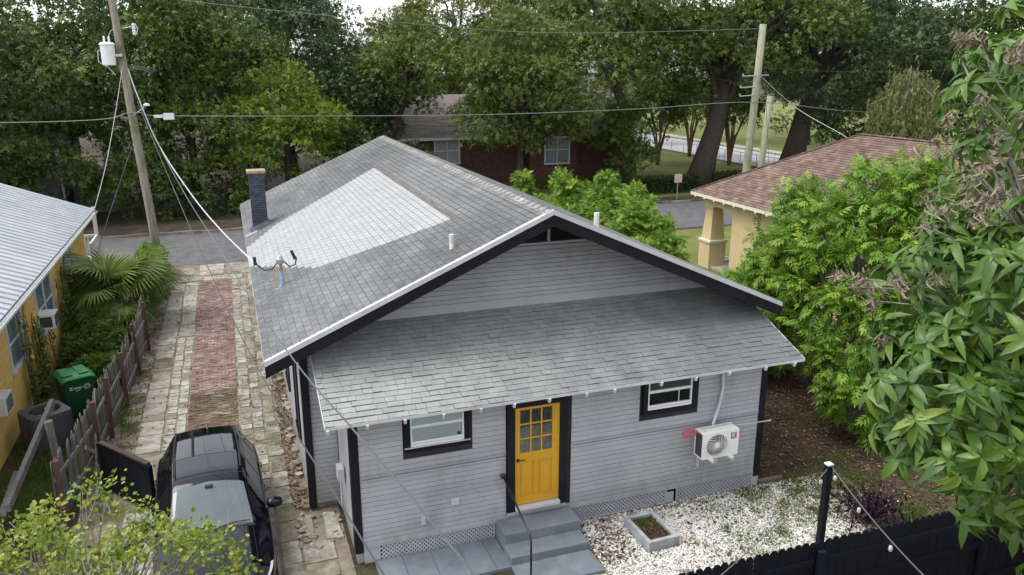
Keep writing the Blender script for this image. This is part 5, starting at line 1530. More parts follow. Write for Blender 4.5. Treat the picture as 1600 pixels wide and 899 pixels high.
for sg in (-1, 1):
    MB().prism([(21.4, BY - 1.75, 5.72), (21.4 + sg * 2.3, BY - 1.75, 3.92), (21.4 + sg * 2.3, BY - 1.75, 4.08), (21.4, BY - 1.75, 5.90)], (0, 4.6, 0)).build('gable_slope', MAT['grey_roof'], ro, recalc=True)
    MB().prism([(21.4, BY - 1.80, 5.66), (21.4 + sg * 2.34, BY - 1.80, 3.84), (21.4 + sg * 2.34, BY - 1.80, 4.06), (21.4, BY - 1.80, 5.90)], (0, .045, 0)).build('barge_board', MAT['white_paint'], ro, recalc=True)
for (x0, x1, z0, z1, yy) in ((12.7, 14.45, 1.9, 3.45, BY), (20.75, 22.6, 1.75, 3.5, BY - 1.4)):
    fr = MB().box(x0 - .1, x0, yy - .08, yy + .02, z0 - .1, z1 + .1).box(x1, x1 + .1, yy - .08, yy + .02, z0 - .1, z1 + .1)
    fr.box(x0, x1, yy - .082, yy + .02, z1, z1 + .1).box(x0 - .12, x1 + .12, yy - .12, yy + .02, z0 - .2, z0 - .101)
    wo = fr.build('window', MAT['white_paint'], rh)
    MB().box(x0, x1, yy - .03, yy - .01, z0 - .1, z1).build('pane', MAT['sky_pane'] if yy < BY else M('dim_blind', (.22, .24, .24), (.28, .30, .30), 3, .5), wo)
    MB().box((x0 + x1) / 2 - .03, (x0 + x1) / 2 + .03, yy - .07, yy - .031, z0 - .1, z1).build('muntin', MAT['white_paint'], wo)
    MB().box(x0, x1, yy - .065, yy - .031, (z0 + z1) / 2 - .03, (z0 + z1) / 2 + .03).build('muntin', MAT['white_paint'], wo)
st_ = thing('front_steps', 'dark red brick steps in front of the brick house', 'steps', (18.4, BY - 2.2, 0))
for i in range(3): MB().box(-1.2, 1.2, -1.0 + i * .35, .9, 0 + i * .17, .165 + i * .17).build('step', MAT['red_brick'], st_)

# ------------------------------------------------------------------ grey clapboard house far left
MAT['grey_clap'] = M('grey_clap', (.13, .135, .15), (.17, .175, .19), 2, .7, rnd=.06)
gh = thing('grey_house', 'grey clapboard house showing under the trees far left', 'house')
GY = 40.0
gcore = MB().box(-24, -10.85, GY + .02, GY + 8, 0, 4.4).build('wall_core', MAT['grey_clap'], gh)
for i in range(28): lap_board(gcore, (-17.5, GY + .02), (-10.95, GY + .02), (0, -1), .1 + i * .15, .15, MAT['grey_clap'])
MB().box(-10.96, -10.78, GY - .06, GY + .1, 0, 4.4).build('corner_board', MAT['white_paint'], gh)
for x0 in (-13.45, -16.2):
    w_ = MB().box(x0, x0 + .14, GY - .05, GY + .03, 2.0, 4.1).box(x0 + 1.15, x0 + 1.29, GY - .05, GY + .03, 2.0, 4.1).box(x0, x0 + 1.29, GY - .07, GY + .03, 1.85, 1.998).build('window', MAT['white_paint'], gh)
    MB().box(x0 + .14, x0 + 1.15, GY - .02, GY + .01, 2.0, 4.1).build('pane', MAT['dark_room'], w_)
MB().prism([(-24.4, GY - .6, 4.3), (-24.4, GY + 4, 6.6), (-24.4, GY + 8.6, 4.3)], (14, 0, 0)).build('roof', MAT['grey_roof'], gh, recalc=True)
MB().box(-10.5, -7.8, GY + 1, GY + 5, 0, 2.4).build('side_porch', MAT['grey_clap'], gh)

# ------------------------------------------------------------------ utility poles and lines
MAT['pole_wood'] = M('pole_wood', (.17, .15, .115), (.30, .275, .22), 3, .9, .7, 30, .012, stretch=(6, 6, .4), c3=(.12, .125, .07), s3=1.2, lo3=.52, hi3=.7)
MAT['pole_green'] = M('pole_green', (.20, .20, .13), (.31, .305, .22), 3, .9, .7, 30, .012, stretch=(6, 6, .4), c3=(.15, .155, .085), s3=1.2, lo3=.52, hi3=.7)
MAT['trafo'] = M('trafo', (.62, .63, .64), (.70, .71, .72), 3, .45)
MAT['wire'] = M('wire', (.22, .225, .23), None, rough=.4, metal=.6)
MAT['dark_wire'] = M('dark_wire', (.05, .05, .05), None, rough=.6)
MAT['drop_wire'] = M('drop_wire', (.10, .105, .11), None, rough=.35, metal=.4)
MAT['white_wire'] = M('white_wire', (.46, .47, .48), None, rough=.5)
p1 = thing('utility_pole', 'leaning wooden utility pole carrying a white transformer', 'utility pole', (-4.86, 25.0, 0))
MB().tube([(0, 0, -.2), (-.06, 0, 1.7), (-.36, 0, 7.0), (-.55, 0, 11.3), (-.62, 0, 12.8)], [.19, .185, .165, .145, .135], 14).build('pole_shaft', MAT['pole_wood'], p1, smooth=True)
tr = empty('transformer', (-.92, -.32, 8.75)); tr.parent = p1
MB().lathe([(0, .0), (.23, .0), (.26, .02), (.27, .78), (.30, .80), (.30, .84), (.24, .90), (0, .92)], (0, 0, 0), 24).build('tank', MAT['trafo'], tr)
for x_ in (-.08, .10):
    MB().lathe([(.03, .9), (.05, .93), (.035, .97), (.05, 1.0), (.035, 1.04), (.045, 1.08), (.02, 1.15), (0, 1.16)], (x_, 0, 0), 12).build('bushing', MAT['trafo'], tr)
MB().box(.20, .52, -.05, .30, .35, .45).build('mount', MAT['galv'], tr)
MB().tube([(-.2, -.22, .62), (-.34, -.25, .55), (-.36, -.25, .15), (-.24, -.22, .05), (-.05, -.25, -.05), (.18, -.1, -.38)], .02, 6).tube([(.1, 0, 1.15), (.2, .1, 1.35), (.35, .25, 1.5)], .012, 5).build('lead', MAT['white_wire'], tr)
cu = empty('cutout', (-.02, -.1, 10.2)); cu.parent = p1
MB().tube([(-.42, .1, .0), (-.05, .0, .05), (.10, 0, .1)], .02, 6).build('arm', MAT['galv'], cu)
MB().lathe([(.05, -.25), (.07, -.2), (.05, -.15), (.08, -.1), (.05, -.04), (.08, .02), (.05, .08), (.07, .16), (.04, .22)], (.16, 0, .0), 12).build('insulator', MAT['trafo'], cu)
MB().tube([(.24, 0, -.22), (.30, 0, .0), (.22, 0, .22)], .018, 6).build('fuse_tube', MAT['trafo'], cu)
lb = MB()
for i in range(3): lb.tube([(-.32, 0, 8.55 + i * .07), (0, -.12, 8.62 + i * .05), (.45 + .08 * i, -.15, 8.52 + .06 * i), (.62 + .1 * i, -.1, 8.42 + .05 * i)], .010, 5)
lb.build('secondary_loops', MAT['wire'], p1)
MB().tube([(-.25, -.15, 6.75), (.05, -.18, 6.95), (.22, -.18, 7.12)], .015, 6).lathe([(0, 0), (.14, .03), (.12, .10), (0, .14)], (.28, -.18, 7.08), 12).build('small_lamp', MAT['trafo'], p1)
p2 = thing('utility_pole', 'tall wooden utility pole behind the tan porch roof', 'utility pole', (25.82, 25.0, 0))
MB().tube([(-.05, 0, -.2), (0, 0, 2.7), (.2, 0, 6.7), (.35, 0, 10.85)], [.24, .225, .20, .18], 14).build('pole_shaft', MAT['pole_green'], p2, smooth=True)
for (z_, x0, x1) in ((8.15, -.75, .9), (7.55, -.85, .25), (7.1, -.85, .2)):
    MB().tube([(x0, -.1, z_), (x1, -.1, z_ + .06)], .03, 8).tube([(x0, -.1, z_), (x0 - .02, -.1, z_ + .14)], .045, 8).build('insulator_arm', MAT['galv'], p2)
p3 = thing('utility_pole', 'shorter bare wooden pole beside the tall one behind the porch roof', 'utility pole', (27.4, 26.0, 0))
MB().tube([(0, 0, -.2), (.13, 0, 2.7), (.36, 0, 7.05)], [.20, .185, .16], 14).build('pole_shaft', MAT['pole_green'], p3, smooth=True)

def wire(name, label, pts, r, mat, cat='wire', twist=False, sub=10):
    P = [Vector(p) for p in pts]; out = []
    for i in range(len(P) - 1):                                   # Catmull-Rom
        p0 = P[max(i - 1, 0)]; q1, q2 = P[i], P[i + 1]; q3 = P[min(i + 2, len(P) - 1)]
        for k in range(sub):
            t = k / sub
            out.append(.5 * ((2 * q1) + (q2 - p0) * t + (2 * p0 - 5 * q1 + 4 * q2 - q3) * t * t + (3 * q1 - p0 - 3 * q2 + q3) * t ** 3))
    out.append(P[-1])
    b = MB()
    if twist:
        ln = sum((out[i + 1] - out[i]).length for i in range(len(out) - 1)); n_ = int(ln / .12)
        # resample
        res = []; acc = 0; j = 0; seg = (out[1] - out[0]).length
        for i in range(n_ + 1):
            d = ln * i / n_
            while j < len(out) - 2 and acc + seg < d:
                acc += seg; j += 1; seg = (out[j + 1] - out[j]).length
            res.append(out[j].lerp(out[j + 1], min(1, (d - acc) / seg)))
        for ph in (0, 2 * PI / 3, 4 * PI / 3):
            b.tube([p + Vector((math.cos(ph + i * .55) * r * 1.05, 0, math.sin(ph + i * .55) * r * 1.05)) for i, p in enumerate(res)], r, 5)
    else: b.tube(out, r, 6)
    return tag(b.build(name, mat), label, cat)
wire('service_drop', 'twisted pale service cable from the pole to the roof mast', [(-5.14, 24.9, 8.62), (-4.6, 22.4, 7.3), (-3.87, 19.3, 5.9), (-2.78, 14.43, 4.85), (-1.94, 9.69, 4.55), (-1.2, 4.98, 4.62)], .010, MAT['white_wire'], 'cable', True)
wire('service_drop', 'thick twisted cable crossing in front of the lean-to roof', [(-5.14, 24.9, 8.5), (-4.4, 20.15, 7.33), (-3.48, 14.14, 6.3), (-2.62, 8.6, 5.62), (-2.01, 4.62, 5.33), (-1.38, .55, 5.02), (-.9, -2.63, 4.95), (-.55, -4.86, 5.04), (-.29, -6.55, 5.11), (-.09, -7.85, 5.14), (.3, -10.5, 5.3)], .0055, MAT['drop_wire'], 'cable', True)
wire('cable_line', 'thin dark cable sagging past the left house corner', [(-4.95, 25, 7.3), (-3.74, 15.67, 6.3), (-2.61, 6.88, 5.45), (-2.05, 2.61, 5.06), (-1.58, -1.06, 4.90), (-1.22, -3.81, 4.90), (-.92, -6.15, 5.06), (-.73, -7.64, 5.13), (-.4, -10.4, 5.4)], .009, MAT['dark_wire'], 'cable')
wire('service_drop', 'pale cable from the leaning pole down to the metal roof', [(-5.3, 24.9, 8.81), (-5.7, 23.62, 6.81), (-6.14, 22.38, 4.91), (-6.56, 21.2, 3.46)], .012, MAT['white_wire'], 'cable')
wire('guy_wire', 'thin guy wire from the leaning pole behind the metal roof', [(-5.15, 25.0, 5.9), (-6.31, 21.8, 2.75), (-6.85, 20.9, 1.2)], .012, MAT['dark_wire'], 'cable')
wire('power_line', 'upper street power line between the two utility poles', [(-40, 25, 12.6), (-5.45, 25, 11.9), (-2.86, 25, 11.38), (8.7, 25, 10.47), (15.23, 25, 10.27), (25.9, 25, 10.61)], .016, MAT['wire'])
wire('telephone_line', 'lower street cable running behind the house roof', [(-40, 25, 7.2), (-10.1, 25, 6.52), (-5.2, 24.8, 6.82), (-3.82, 24.8, 6.67), (5.52, 24.9, 6.47), (11.87, 24.9, 6.43), (18.96, 24.9, 6.55), (25.9, 24.8, 6.78), (33, 25, 6.15), (42, 25, 5.9), (70, 25, 6.6)], .02, MAT['wire'])
wire('power_line', 'thin line leaving the right pole at mid height', [(26.1, 25, 8.6), (33, 25, 8.35), (42, 25, 8.5), (70, 25, 9)], .012, MAT['dark_wire'])
wire('service_drop', 'cable from the right pole down to the brown hip roof', [(26.15, 24.9, 8.2), (27.3, 23.0, 6.5), (28.1, 20.0, 5.2), (28.2, 18.0, 4.2)], .016, MAT['wire'], 'cable')
wire('guy_wire', 'guy wire beside the tall right pole', [(26.2, 25, 10.4), (27.3, 25.6, 6.2), (28.8, 26.3, .1)], .010, MAT['dark_wire'], 'cable')
bx = tag(MB().box(-3.98, -3.55, 24.72, 24.88, 6.52, 6.78).box(-4.35, -4.0, 24.74, 24.84, 6.60, 6.72).build('splice_box', MAT['trafo']), 'small white splice box hanging on the street cable', 'cable box')
sg_ = thing('street_sign', 'small pale sign on a thin post by the hedge', 'sign', (26.7, 33.6, 0))
MB().tube([(0, 0, 0), (0, 0, 1.75)], .03, 6).build('sign_post', MAT['galv'], sg_)
MB().box(-.28, .28, -.05, -.03, 1.15, 1.72).build('sign_board', M('pink_board', (.50, .33, .30), (.58, .42, .38), 4, .6), sg_)
cf = thing('chain_link_fence', 'low wire fence along the cross street beyond the lawn', 'fence', (42.0, 0, 0))
for i in range(22):
    MB().tube([(0, 34 + i * 2.4, 0), (0, 34 + i * 2.4, 1.15)], .03, 6).build('fence_post', MAT['galv'], cf)
MB().tube([(0, 34, 1.13), (0, 84.4, 1.13)], .025, 6).build('top_rail', MAT['galv'], cf)
MB().tube([(0, 34, .15), (0, 84.4, .15)], .01, 4).tube([(0, 34, .5), (0, 84.4, .5)], .006, 4).tube([(0, 34, .8), (0, 84.4, .8)], .006, 4).build('wires', MAT['galv'], cf)
# ------------------------------------------------------------------ vegetation
MAT['bark_oak'] = M('bark_oak', (.06, .052, .045), (.125, .11, .095), 6, .95, .9, 18, .04, stretch=(3, 3, .6))
MAT['bark'] = M('bark', (.03, .024, .019), (.075, .06, .048), 6, .95, .9, 18, .04, stretch=(3, 3, .6))
MAT['bark_grey'] = M('bark_grey', (.16, .14, .115), (.28, .25, .215), 8, .9, .6, 30, .01)
MAT['bark_red'] = M('bark_red', (.14, .075, .05), (.24, .15, .10), 5, .9, .5, 20, .01)
MAT['oak_dark'] = leafmat('oak_dark', [(0, (.024, .052, .012)), (.4, (.048, .086, .018)), (.7, (.085, .128, .026)), (.92, (.16, .20, .03)), (1, (.25, .26, .04))], .22)
MAT['oak_mid'] = leafmat('oak_mid', [(0, (.040, .076, .014)), (.45, (.080, .130, .024)), (.8, (.135, .185, .036)), (1, (.21, .235, .045))], .25)
MAT['oak_grey'] = leafmat('oak_grey', [(0, (.052, .088, .020)), (.5, (.108, .155, .034)), (1, (.20, .235, .055))], .25)
MAT['yellow_green'] = leafmat('yellow_green', [(0, (.055, .10, .012)), (.45, (.12, .185, .022)), (.8, (.20, .26, .030)), (1, (.30, .32, .045))], .3)
MAT['lime'] = leafmat('lime', [(0, (.045, .115, .012)), (.4, (.105, .215, .020)), (.75, (.20, .325, .034)), (1, (.36, .46, .07))], .35, .4)
MAT['mango'] = leafmat('mango', [(0, (.032, .080, .012)), (.35, (.062, .135, .018)), (.7, (.115, .205, .030)), (1, (.25, .31, .05))], .3, .36, .45)
MAT['dead'] = leafmat('dead', [(0, (.11, .080, .060)), (.5, (.23, .175, .135)), (1, (.38, .31, .25))], .2, .8)
MAT['citrus'] = leafmat('citrus', [(0, (.06, .125, .014)), (.35, (.14, .215, .024)), (.7, (.27, .32, .04)), (1, (.46, .45, .07))], .35, .4, .4)
MAT['palm'] = leafmat('palm', [(0, (.085, .13, .028)), (.5, (.16, .22, .05)), (1, (.28, .32, .10))], .4, .4, .4)
MAT['ground_green'] = leafmat('ground_green', [(0, (.035, .075, .010)), (.5, (.075, .135, .016)), (1, (.14, .21, .03))], .3)
MAT['hedge'] = leafmat('hedge', [(0, (.018, .032, .010)), (.6, (.035, .055, .016)), (1, (.07, .09, .025))], .2)
MAT['purple'] = leafmat('purple', [(0, (.018, .006, .016)), (1, (.055, .022, .042))], .2)
MAT['weep'] = leafmat('weep', [(0, (.08, .10, .03)), (.5, (.14, .16, .05)), (1, (.23, .23, .09))], .3)

def leaflet(c, d, n, L, w):
    d = np.array(d, float); d /= np.linalg.norm(d); n = np.array(n, float); x = np.cross(d, n); x /= np.linalg.norm(x); n = np.cross(x, d)
    c = np.array(c, float)
    return [c, c + d * L * .42 + x * w + n * .02, c + d * L, c + d * L * .42 - x * w + n * .02]
SPRAY_V, SPRAY_F = [], []
for (y0, ang, L) in ((.0, 60, .42), (.0, -60, .42), (.25, 48, .48), (.25, -48, .48), (.5, 36, .45), (.5, -36, .45), (.6, 0, .55)):
    a = RAD(ang)
    k = len(SPRAY_V)
    SPRAY_V += leaflet((0, y0 * .9, -.10 * y0), (math.sin(a), math.cos(a), -.35), (0, .2, 1), L, .085)
    SPRAY_F.append((k, k + 1, k + 2, k + 3))
OVAL = [(0, 0, 0), (.36, .28, .07), (.42, .6, .05), (0, 1, -.08), (-.42, .6, .05), (-.36, .28, .07)]
OVALF = [(0, 1, 2, 3), (0, 3, 4, 5)]
# twig of small leaves for far crowns: three rhombs in a fan
TW_V, TW_F = [], []
for (ang, L, y0) in ((0, .6, .4), (42, .62, .1), (-46, .6, .0), (80, .45, .25), (-78, .42, .3)):
    a = RAD(ang); k = len(TW_V)
    q_ = leaflet((0, y0, 0), (math.sin(a), math.cos(a), -.15 + .2 * math.sin(3 * a)), (.3 * math.sin(2 * a), 0, 1), L, .15)
    TW_V += [q_[1] - (q_[1] + q_[3] - 2 * q_[0]) * .32, q_[2], q_[3] - (q_[1] + q_[3] - 2 * q_[0]) * .32]; TW_F.append((k, k + 1, k + 2))

def crown(name, parent, lobes, nclump, cr, per, leaf, mat, seed, base=(LEAFQ, LEAFQF), flat=.65, wid=.55, droop=.25, tspread=.55, tbase=.05, up=.6, zmin=None, kind=None):
    rg = np.random.default_rng(seed)
    C_ = np.array([l[0] for l in lobes], float); Rr = np.array([l[1] for l in lobes], float)
    wgt = (Rr[:, 0] * Rr[:, 1] + Rr[:, 0] * Rr[:, 2]); wgt /= wgt.sum()
    li = rg.choice(len(lobes), nclump, p=wgt)
    d = unit(rg, nclump); d[:, 2] = np.where((d[:, 2] < -.3) & (rg.random(nclump) < .6), -d[:, 2], d[:, 2])
    p = C_[li] + d * Rr[li] * rg.uniform(.72, 1.03, (nclump, 1))
    keep = np.ones(nclump, bool)
    for k in range(len(lobes)):
        q = np.linalg.norm((p - C_[k]) / Rr[k], axis=1); keep &= ~((q < .66) & (li != k))
    if zmin is not None: keep &= p[:, 2] > zmin
    p, d = p[keep], d[keep]; n = len(p)
    sz = cr * rg.uniform(.65, 1.35, n)
    e = unit(rg, n * per).reshape(n, per, 3)
    pos = p[:, None, :] + e * (sz[:, None, None] * np.array([1, 1, flat])) * (rg.random((n, per, 1)) ** .45)
    pos = pos.reshape(-1, 3); e = e.reshape(-1, 3); N = len(pos)
    D = e * .8 + .75 * unit(rg, N) + np.repeat(d, per, 0) * .35; D[:, 2] -= droop
    Nm = e * .35 + .55 * unit(rg, N); Nm[:, 2] += up
    s = leaf * rg.uniform(.6, 1.3, N)
    ti = np.clip(tbase + np.repeat(rg.random(n), per) * tspread + rg.random(N) * (1 - tspread - tbase), 0, 1)
    o = many(name, base[0], base[1], frames(D, Nm, s * wid, s, s), pos, mat, parent, ti)
    if kind: o['kind'] = kind
    return o, p

def limb_path(a, b, rg, n=6, wob=.12, sagz=.1):
    a, b = np.array(a, float), np.array(b, float); L = np.linalg.norm(b - a); out = []
    for i in range(n + 1):
        t = i / n; p = a + (b - a) * t
        p = p + rg.normal(0, wob * L * .25, 3) * math.sin(PI * t); p[2] += sagz * L * math.sin(PI * t)
        out.append(tuple(p))
    return out

def trunk(parent, path, r0, targets, seed, mat, r1=.45, nsub=8, start=.55, name='trunk', lr=.42, twig=.12):
    """tapered trunk along path (local coordinates), limbs to target points"""
    rg = np.random.default_rng(seed); b = MB()
    n = len(path)
    b.tube(path, [r0 * (1.25 if i == 0 else 1) * (1 - (1 - r1) * i / (n - 1)) for i in range(n)], 12)
    P = [Vector(p) for p in path]
    for t in targets:
        f = rg.uniform(start, 1.0); x = f * (n - 1); i = min(int(x), n - 2)
        s = P[i].lerp(P[i + 1], x - i); rr = r0 * (1 - (1 - r1) * f) * rg.uniform(lr, lr + .25)
        lp_ = limb_path(s, t, rg)
        b.tube(lp_, [rr * (1 - .82 * k / (len(lp_) - 1)) for k in range(len(lp_))], 7)
        for q in range(int(nsub * .25)):
            j = rg.integers(2, len(lp_) - 1); a = np.array(lp_[j]); e = a + unit(rg, 1)[0] * rg.uniform(.2, .5) * np.linalg.norm(np.array(t) - np.array(lp_[0])) * np.array([1, 1, .6])
            sp_ = limb_path(a, e, rg, 4); b.tube(sp_, [rr * .35 * (1 - .8 * k / 4) for k in range(5)], 5)
    return b.build(name, mat, parent, smooth=True)

def auto_lobes(c, R, Rz, n, seed):
    rg = np.random.default_rng(seed); L = [((c[0], c[1], c[2]), (R * .62, R * .62, Rz * .72))]
    for i in range(n):
        a = 2 * PI * (i + rg.uniform(-.3, .3)) / n; zz = rg.uniform(-.55, .6)
        k = math.sqrt(max(0, 1 - zz * zz)) * R * .62
        r = R * rg.uniform(.34, .52)
        L.append(((c[0] + k * math.cos(a), c[1] + k * math.sin(a), c[2] + zz * Rz * .85), (r, r, r * .75)))
    L.append(((c[0], c[1], c[2] + Rz * .6), (R * .5, R * .5, Rz * .42)))
    return L

def oak(name, label, base, c, R, Rz, nclump, per, leaf, mat, seed, tr_r, cr=1.15, nl=8, mid=None, group='oak trees across the street', zmin=None, bark=None, ntar=12, bs=None, **kw):
    t = thing(name, label, 'tree', (base[0], base[1], 0), 0, group)
    lc = (c[0] - base[0], c[1] - base[1], c[2])
    L = auto_lobes(lc, R, Rz, nl, seed)
    o, p = crown('crown', t, L, nclump, cr, per, leaf, mat, seed, zmin=zmin, base=bs or (TW_V, TW_F), wid=.9, **kw)
    o['kind'] = 'stuff'
    mid = mid or (lc[0] * .4, lc[1] * .4, lc[2] * .42)
    path = [(0, 0, -.1), (mid[0] * .45, mid[1] * .45, mid[2] * .5), mid, ((mid[0] + lc[0]) / 2, (mid[1] + lc[1]) / 2, (mid[2] + lc[2]) / 2 + .3), (lc[0], lc[1], lc[2] + Rz * .3)]
    rg = np.random.default_rng(seed + 1)
    tg = [tuple(p[i]) for i in rg.choice(len(p), ntar, replace=False)]
    trunk(t, path, tr_r, tg, seed, bark or MAT['bark'])
    return t

MAT['oak_blue'] = leafmat('oak_blue', [(0, (.024, .052, .020)), (.5, (.050, .092, .034)), (1, (.12, .17, .06))], .22)
MAT['oak_olive'] = leafmat('oak_olive', [(0, (.055, .075, .014)), (.5, (.115, .14, .024)), (1, (.24, .24, .045))], .28)
D_, M_, G_, B_, O_ = MAT['oak_dark'], MAT['oak_mid'], MAT['oak_grey'], MAT['oak_blue'], MAT['oak_olive']
oak('oak_tree', 'big dark oak behind the grey house at the far left', (-13.8, 47), (-13.8, 46.5, 9.2), 7.6, 6.8, 330, 46, .42, D_, 101, .5, zmin=2.6)
oak('oak_tree', 'dark oak behind the leaning utility pole', (-5.2, 46), (-5.6, 45.5, 8.6), 7.2, 7.2, 340, 46, .42, D_, 102, .5, zmin=.9)
oak('oak_tree', 'tall dark oak behind the chimney and the yellow green tree', (3.0, 50), (2.6, 49.5, 9.0), 7.0, 7.4, 330, 46, .42, B_, 103, .5, zmin=.9)
oak('young_tree', 'yellow green leafy tree across the street behind the chimney', (1.9, 38.6), (2.0, 38.5, 4.6), 3.7, 4.3, 170, 60, .34, MAT['yellow_green'], 104, .22, cr=.85, group=None)
oak('oak_tree', 'lower round oak below the gap of white sky', (10.0, 54), (9.8, 53.5, 5.6), 5.6, 4.6, 230, 46, .36, G_, 105, .4, zmin=.6)
oak('oak_tree', 'loose leafy tree hanging over the front of the brick house', (17.2, 38.6), (17.4, 38.4, 6.8), 5.4, 5.4, 330, 46, .38, G_, 106, .3, cr=1.0, zmin=1.1)
oak('oak_tree', 'spreading oak whose pale trunk stands right of the brick house', (27.4, 41.9), (24.8, 42.5, 9.8), 9.0, 6.8, 520, 46, .44, G_, 107, .55, mid=(-.2, .1, 4.8), zmin=4.0, bark=MAT['bark_oak'])
oak('oak_tree', 'wide oak crown rising behind the brick house roof', (19, 60), (18.5, 59, 10.5), 8.5, 7.2, 330, 44, .44, O_, 108, .5, zmin=3)
oak('oak_tree', 'large oak with a thick dark leaning trunk behind the hedge', (31.2, 38.2), (34.6, 40.5, 10.2), 8.6, 7.2, 520, 46, .40, M_, 109, .95, mid=(1.4, .3, 4.4), zmin=4.4)
oak('oak_tree', 'huge oak with thick dark trunk behind the brown hip roof', (42.0, 41.5), (45.0, 41.0, 9.6), 9.6, 7.6, 560, 46, .46, B_, 110, 1.0, mid=(.9, 0, 4.8), zmin=2.8)
oak('oak_tree', 'dark oak at the top right behind the weeping tree', (57, 33), (56.5, 33, 10), 9.2, 8.0, 380, 46, .48, D_, 111, .6, zmin=1.5)
oak('oak_tree', 'far dark oak beyond the cross street', (60, 62), (60, 62, 11), 9, 7.5, 300, 44, .52, D_, 112, .6, zmin=4.2)
oak('oak_tree', 'far oak at the upper right edge behind the mango tree', (60, 16), (59, 15, 8.5), 8.5, 7.5, 300, 44, .5, G_, 113, .5, zmin=1.0)
oak('oak_tree', 'oak crown filling the sky right of the white gap', (30, 62), (29, 61, 13), 8.5, 6.5, 300, 44, .5, M_, 114, .5, zmin=5.5)
oak('oak_tree', 'oak hanging in front of the grey clapboard house', (-15.5, 37.8), (-14.0, 38.0, 7.0), 5.6, 5.0, 290, 46, .40, D_, 115, .35, zmin=2.2)
oak('oak_tree', 'low spreading oak between the leaning pole and the chimney', (-3.6, 42.0), (-3.6, 41.6, 6.6), 5.4, 6.0, 300, 46, .36, M_, 116, .35, zmin=.4)
oak('oak_tree', 'dark oak filling the space right of the yellow green tree', (6.6, 44.0), (6.4, 43.6, 5.6), 4.0, 5.2, 220, 46, .34, B_, 117, .35, zmin=.4)
oak('oak_tree', 'leaning oak hanging over the left end of the brick house roof', (8.8, 42.2), (11.6, 42.4, 8.4), 4.6, 3.4, 210, 46, .40, M_, 118, .3, mid=(.4, 0, 4.2), zmin=4.4)
oak('small_tree', 'small leafy tree hiding the right end of the brick house', (25.6, 39.6), (25.6, 39.6, 3.4), 2.2, 2.8, 90, 46, .36, M_, 142, .16, cr=.9, zmin=.6, group=None)
oak('oak_tree', 'low dark oak beyond the cross street corner', (56, 44), (55.5, 44, 6.0), 7.0, 6.0, 260, 46, .48, D_, 119, .5, zmin=.5)
oak('oak_tree', 'low dark oak behind the brown roof ridge', (54, 25), (53.6, 25, 5.6), 6.5, 5.6, 240, 46, .46, D_, 141, .5, zmin=.5)
oak('oak_tree', 'tall oak filling the skyline behind the leaning pole', (-1.5, 60), (-1.5, 60, 10.5), 7.5, 7.0, 240, 44, .46, M_, 143, .5, zmin=3)
# crape myrtles on the lawn
for i, (x, y, lab) in enumerate(((34.9, 50.7, 'slender multi-stemmed small tree on the lawn nearest the brick house'), (41.2, 55.6, 'red-barked multi-stemmed small tree beside the wire fence'), (41.0, 48.6, 'red-barked small tree just left of the tall right pole'))):
    t = thing('crape_myrtle', lab, 'tree', (x, y, 0), 0, 'small ornamental trees on the far lawn')
    o, p = crown('crown', t, [((0, 0, 5.3), (2.4, 2.4, 1.7))], 80, .8, 50, .36, MAT['oak_mid'] if i != 1 else MAT['yellow_green'], 120 + i, base=(TW_V, TW_F), wid=.9)
    o['kind'] = 'stuff'
    rg = np.random.default_rng(130 + i); b = MB()
    for k in range(7):
        a = 2 * PI * k / 7; e = (1.5 * math.cos(a), 1.5 * math.sin(a), rg.uniform(4.4, 5.8))
        lp_ = limb_path((.16 * math.cos(a), .16 * math.sin(a), 0), e, rg, 6, .08, 0)
        b.tube([(q[0] * (.25 + .75 * (j / 6) ** 1.6), q[1] * (.25 + .75 * (j / 6) ** 1.6), q[2]) for j, q in enumerate(lp_)], [.13 * (1 - .7 * j / 6) for j in range(7)], 7)
    b.build('trunk', MAT['bark_red'], t, smooth=True)
# conifer poking up at the gap
cn = thing('conifer', 'dark layered conifer tip left of the white sky gap', 'tree', (7.6, 68, 0))
MB().tube([(0, 0, 0), (0, 0, 9), (0, 0, 19)], [.35, .22, .03], 10).build('trunk', MAT['bark'], cn)
rg = np.random.default_rng(140); P, DD = [], []
for k in range(26):
    z0 = 3 + k * .62; rr = 3.4 * (1 - k / 28)
    for q in range(7):
        a = rg.uniform(0, 2 * PI)
        for s in np.linspace(.15, 1, 9):
            for rep in range(3):
                P.append((rr * s * math.cos(a) + rg.normal(0, .12), rr * s * math.sin(a) + rg.normal(0, .12), z0 + .25 * s + rg.normal(0, .06))); DD.append((math.cos(a) + rg.normal(0, .7), math.sin(a) + rg.normal(0, .7), -.1))
P = np.array(P); DD = np.array(DD); n = len(P)
o = many('crown', TW_V, TW_F, frames(DD, np.tile([0, 0, 1.], (n, 1)) + .2 * unit(rg, n), np.full(n, .4), np.full(n, .55), np.full(n, .5)), P, D_, cn, rg.random(n) * .4); o['kind'] = 'stuff'
# far woods as one mass
lob = []
rg = np.random.default_rng(150)
for k in range(46):
    a = RAD(-42 + k * 2.6); dist_ = rg.uniform(92, 125)
    x, y = -1.5 + dist_ * math.sin(a), -12.8 + dist_ * math.cos(a)
    gap = abs(math.degrees(a) - 9.2) < 3.4
    h = 4.6 if gap else rg.uniform(6.5, 8.0)
    lob.append(((x, y, h * .8), (6.0, 5.0, h)))
o, p = crown('far_woods', None, lob, 1150, 2.0, 24, .8, D_, 151, base=(TW_V, TW_F), wid=.95)
tag(o, 'distant dark green woods closing the horizon', 'woods', kind='stuff')

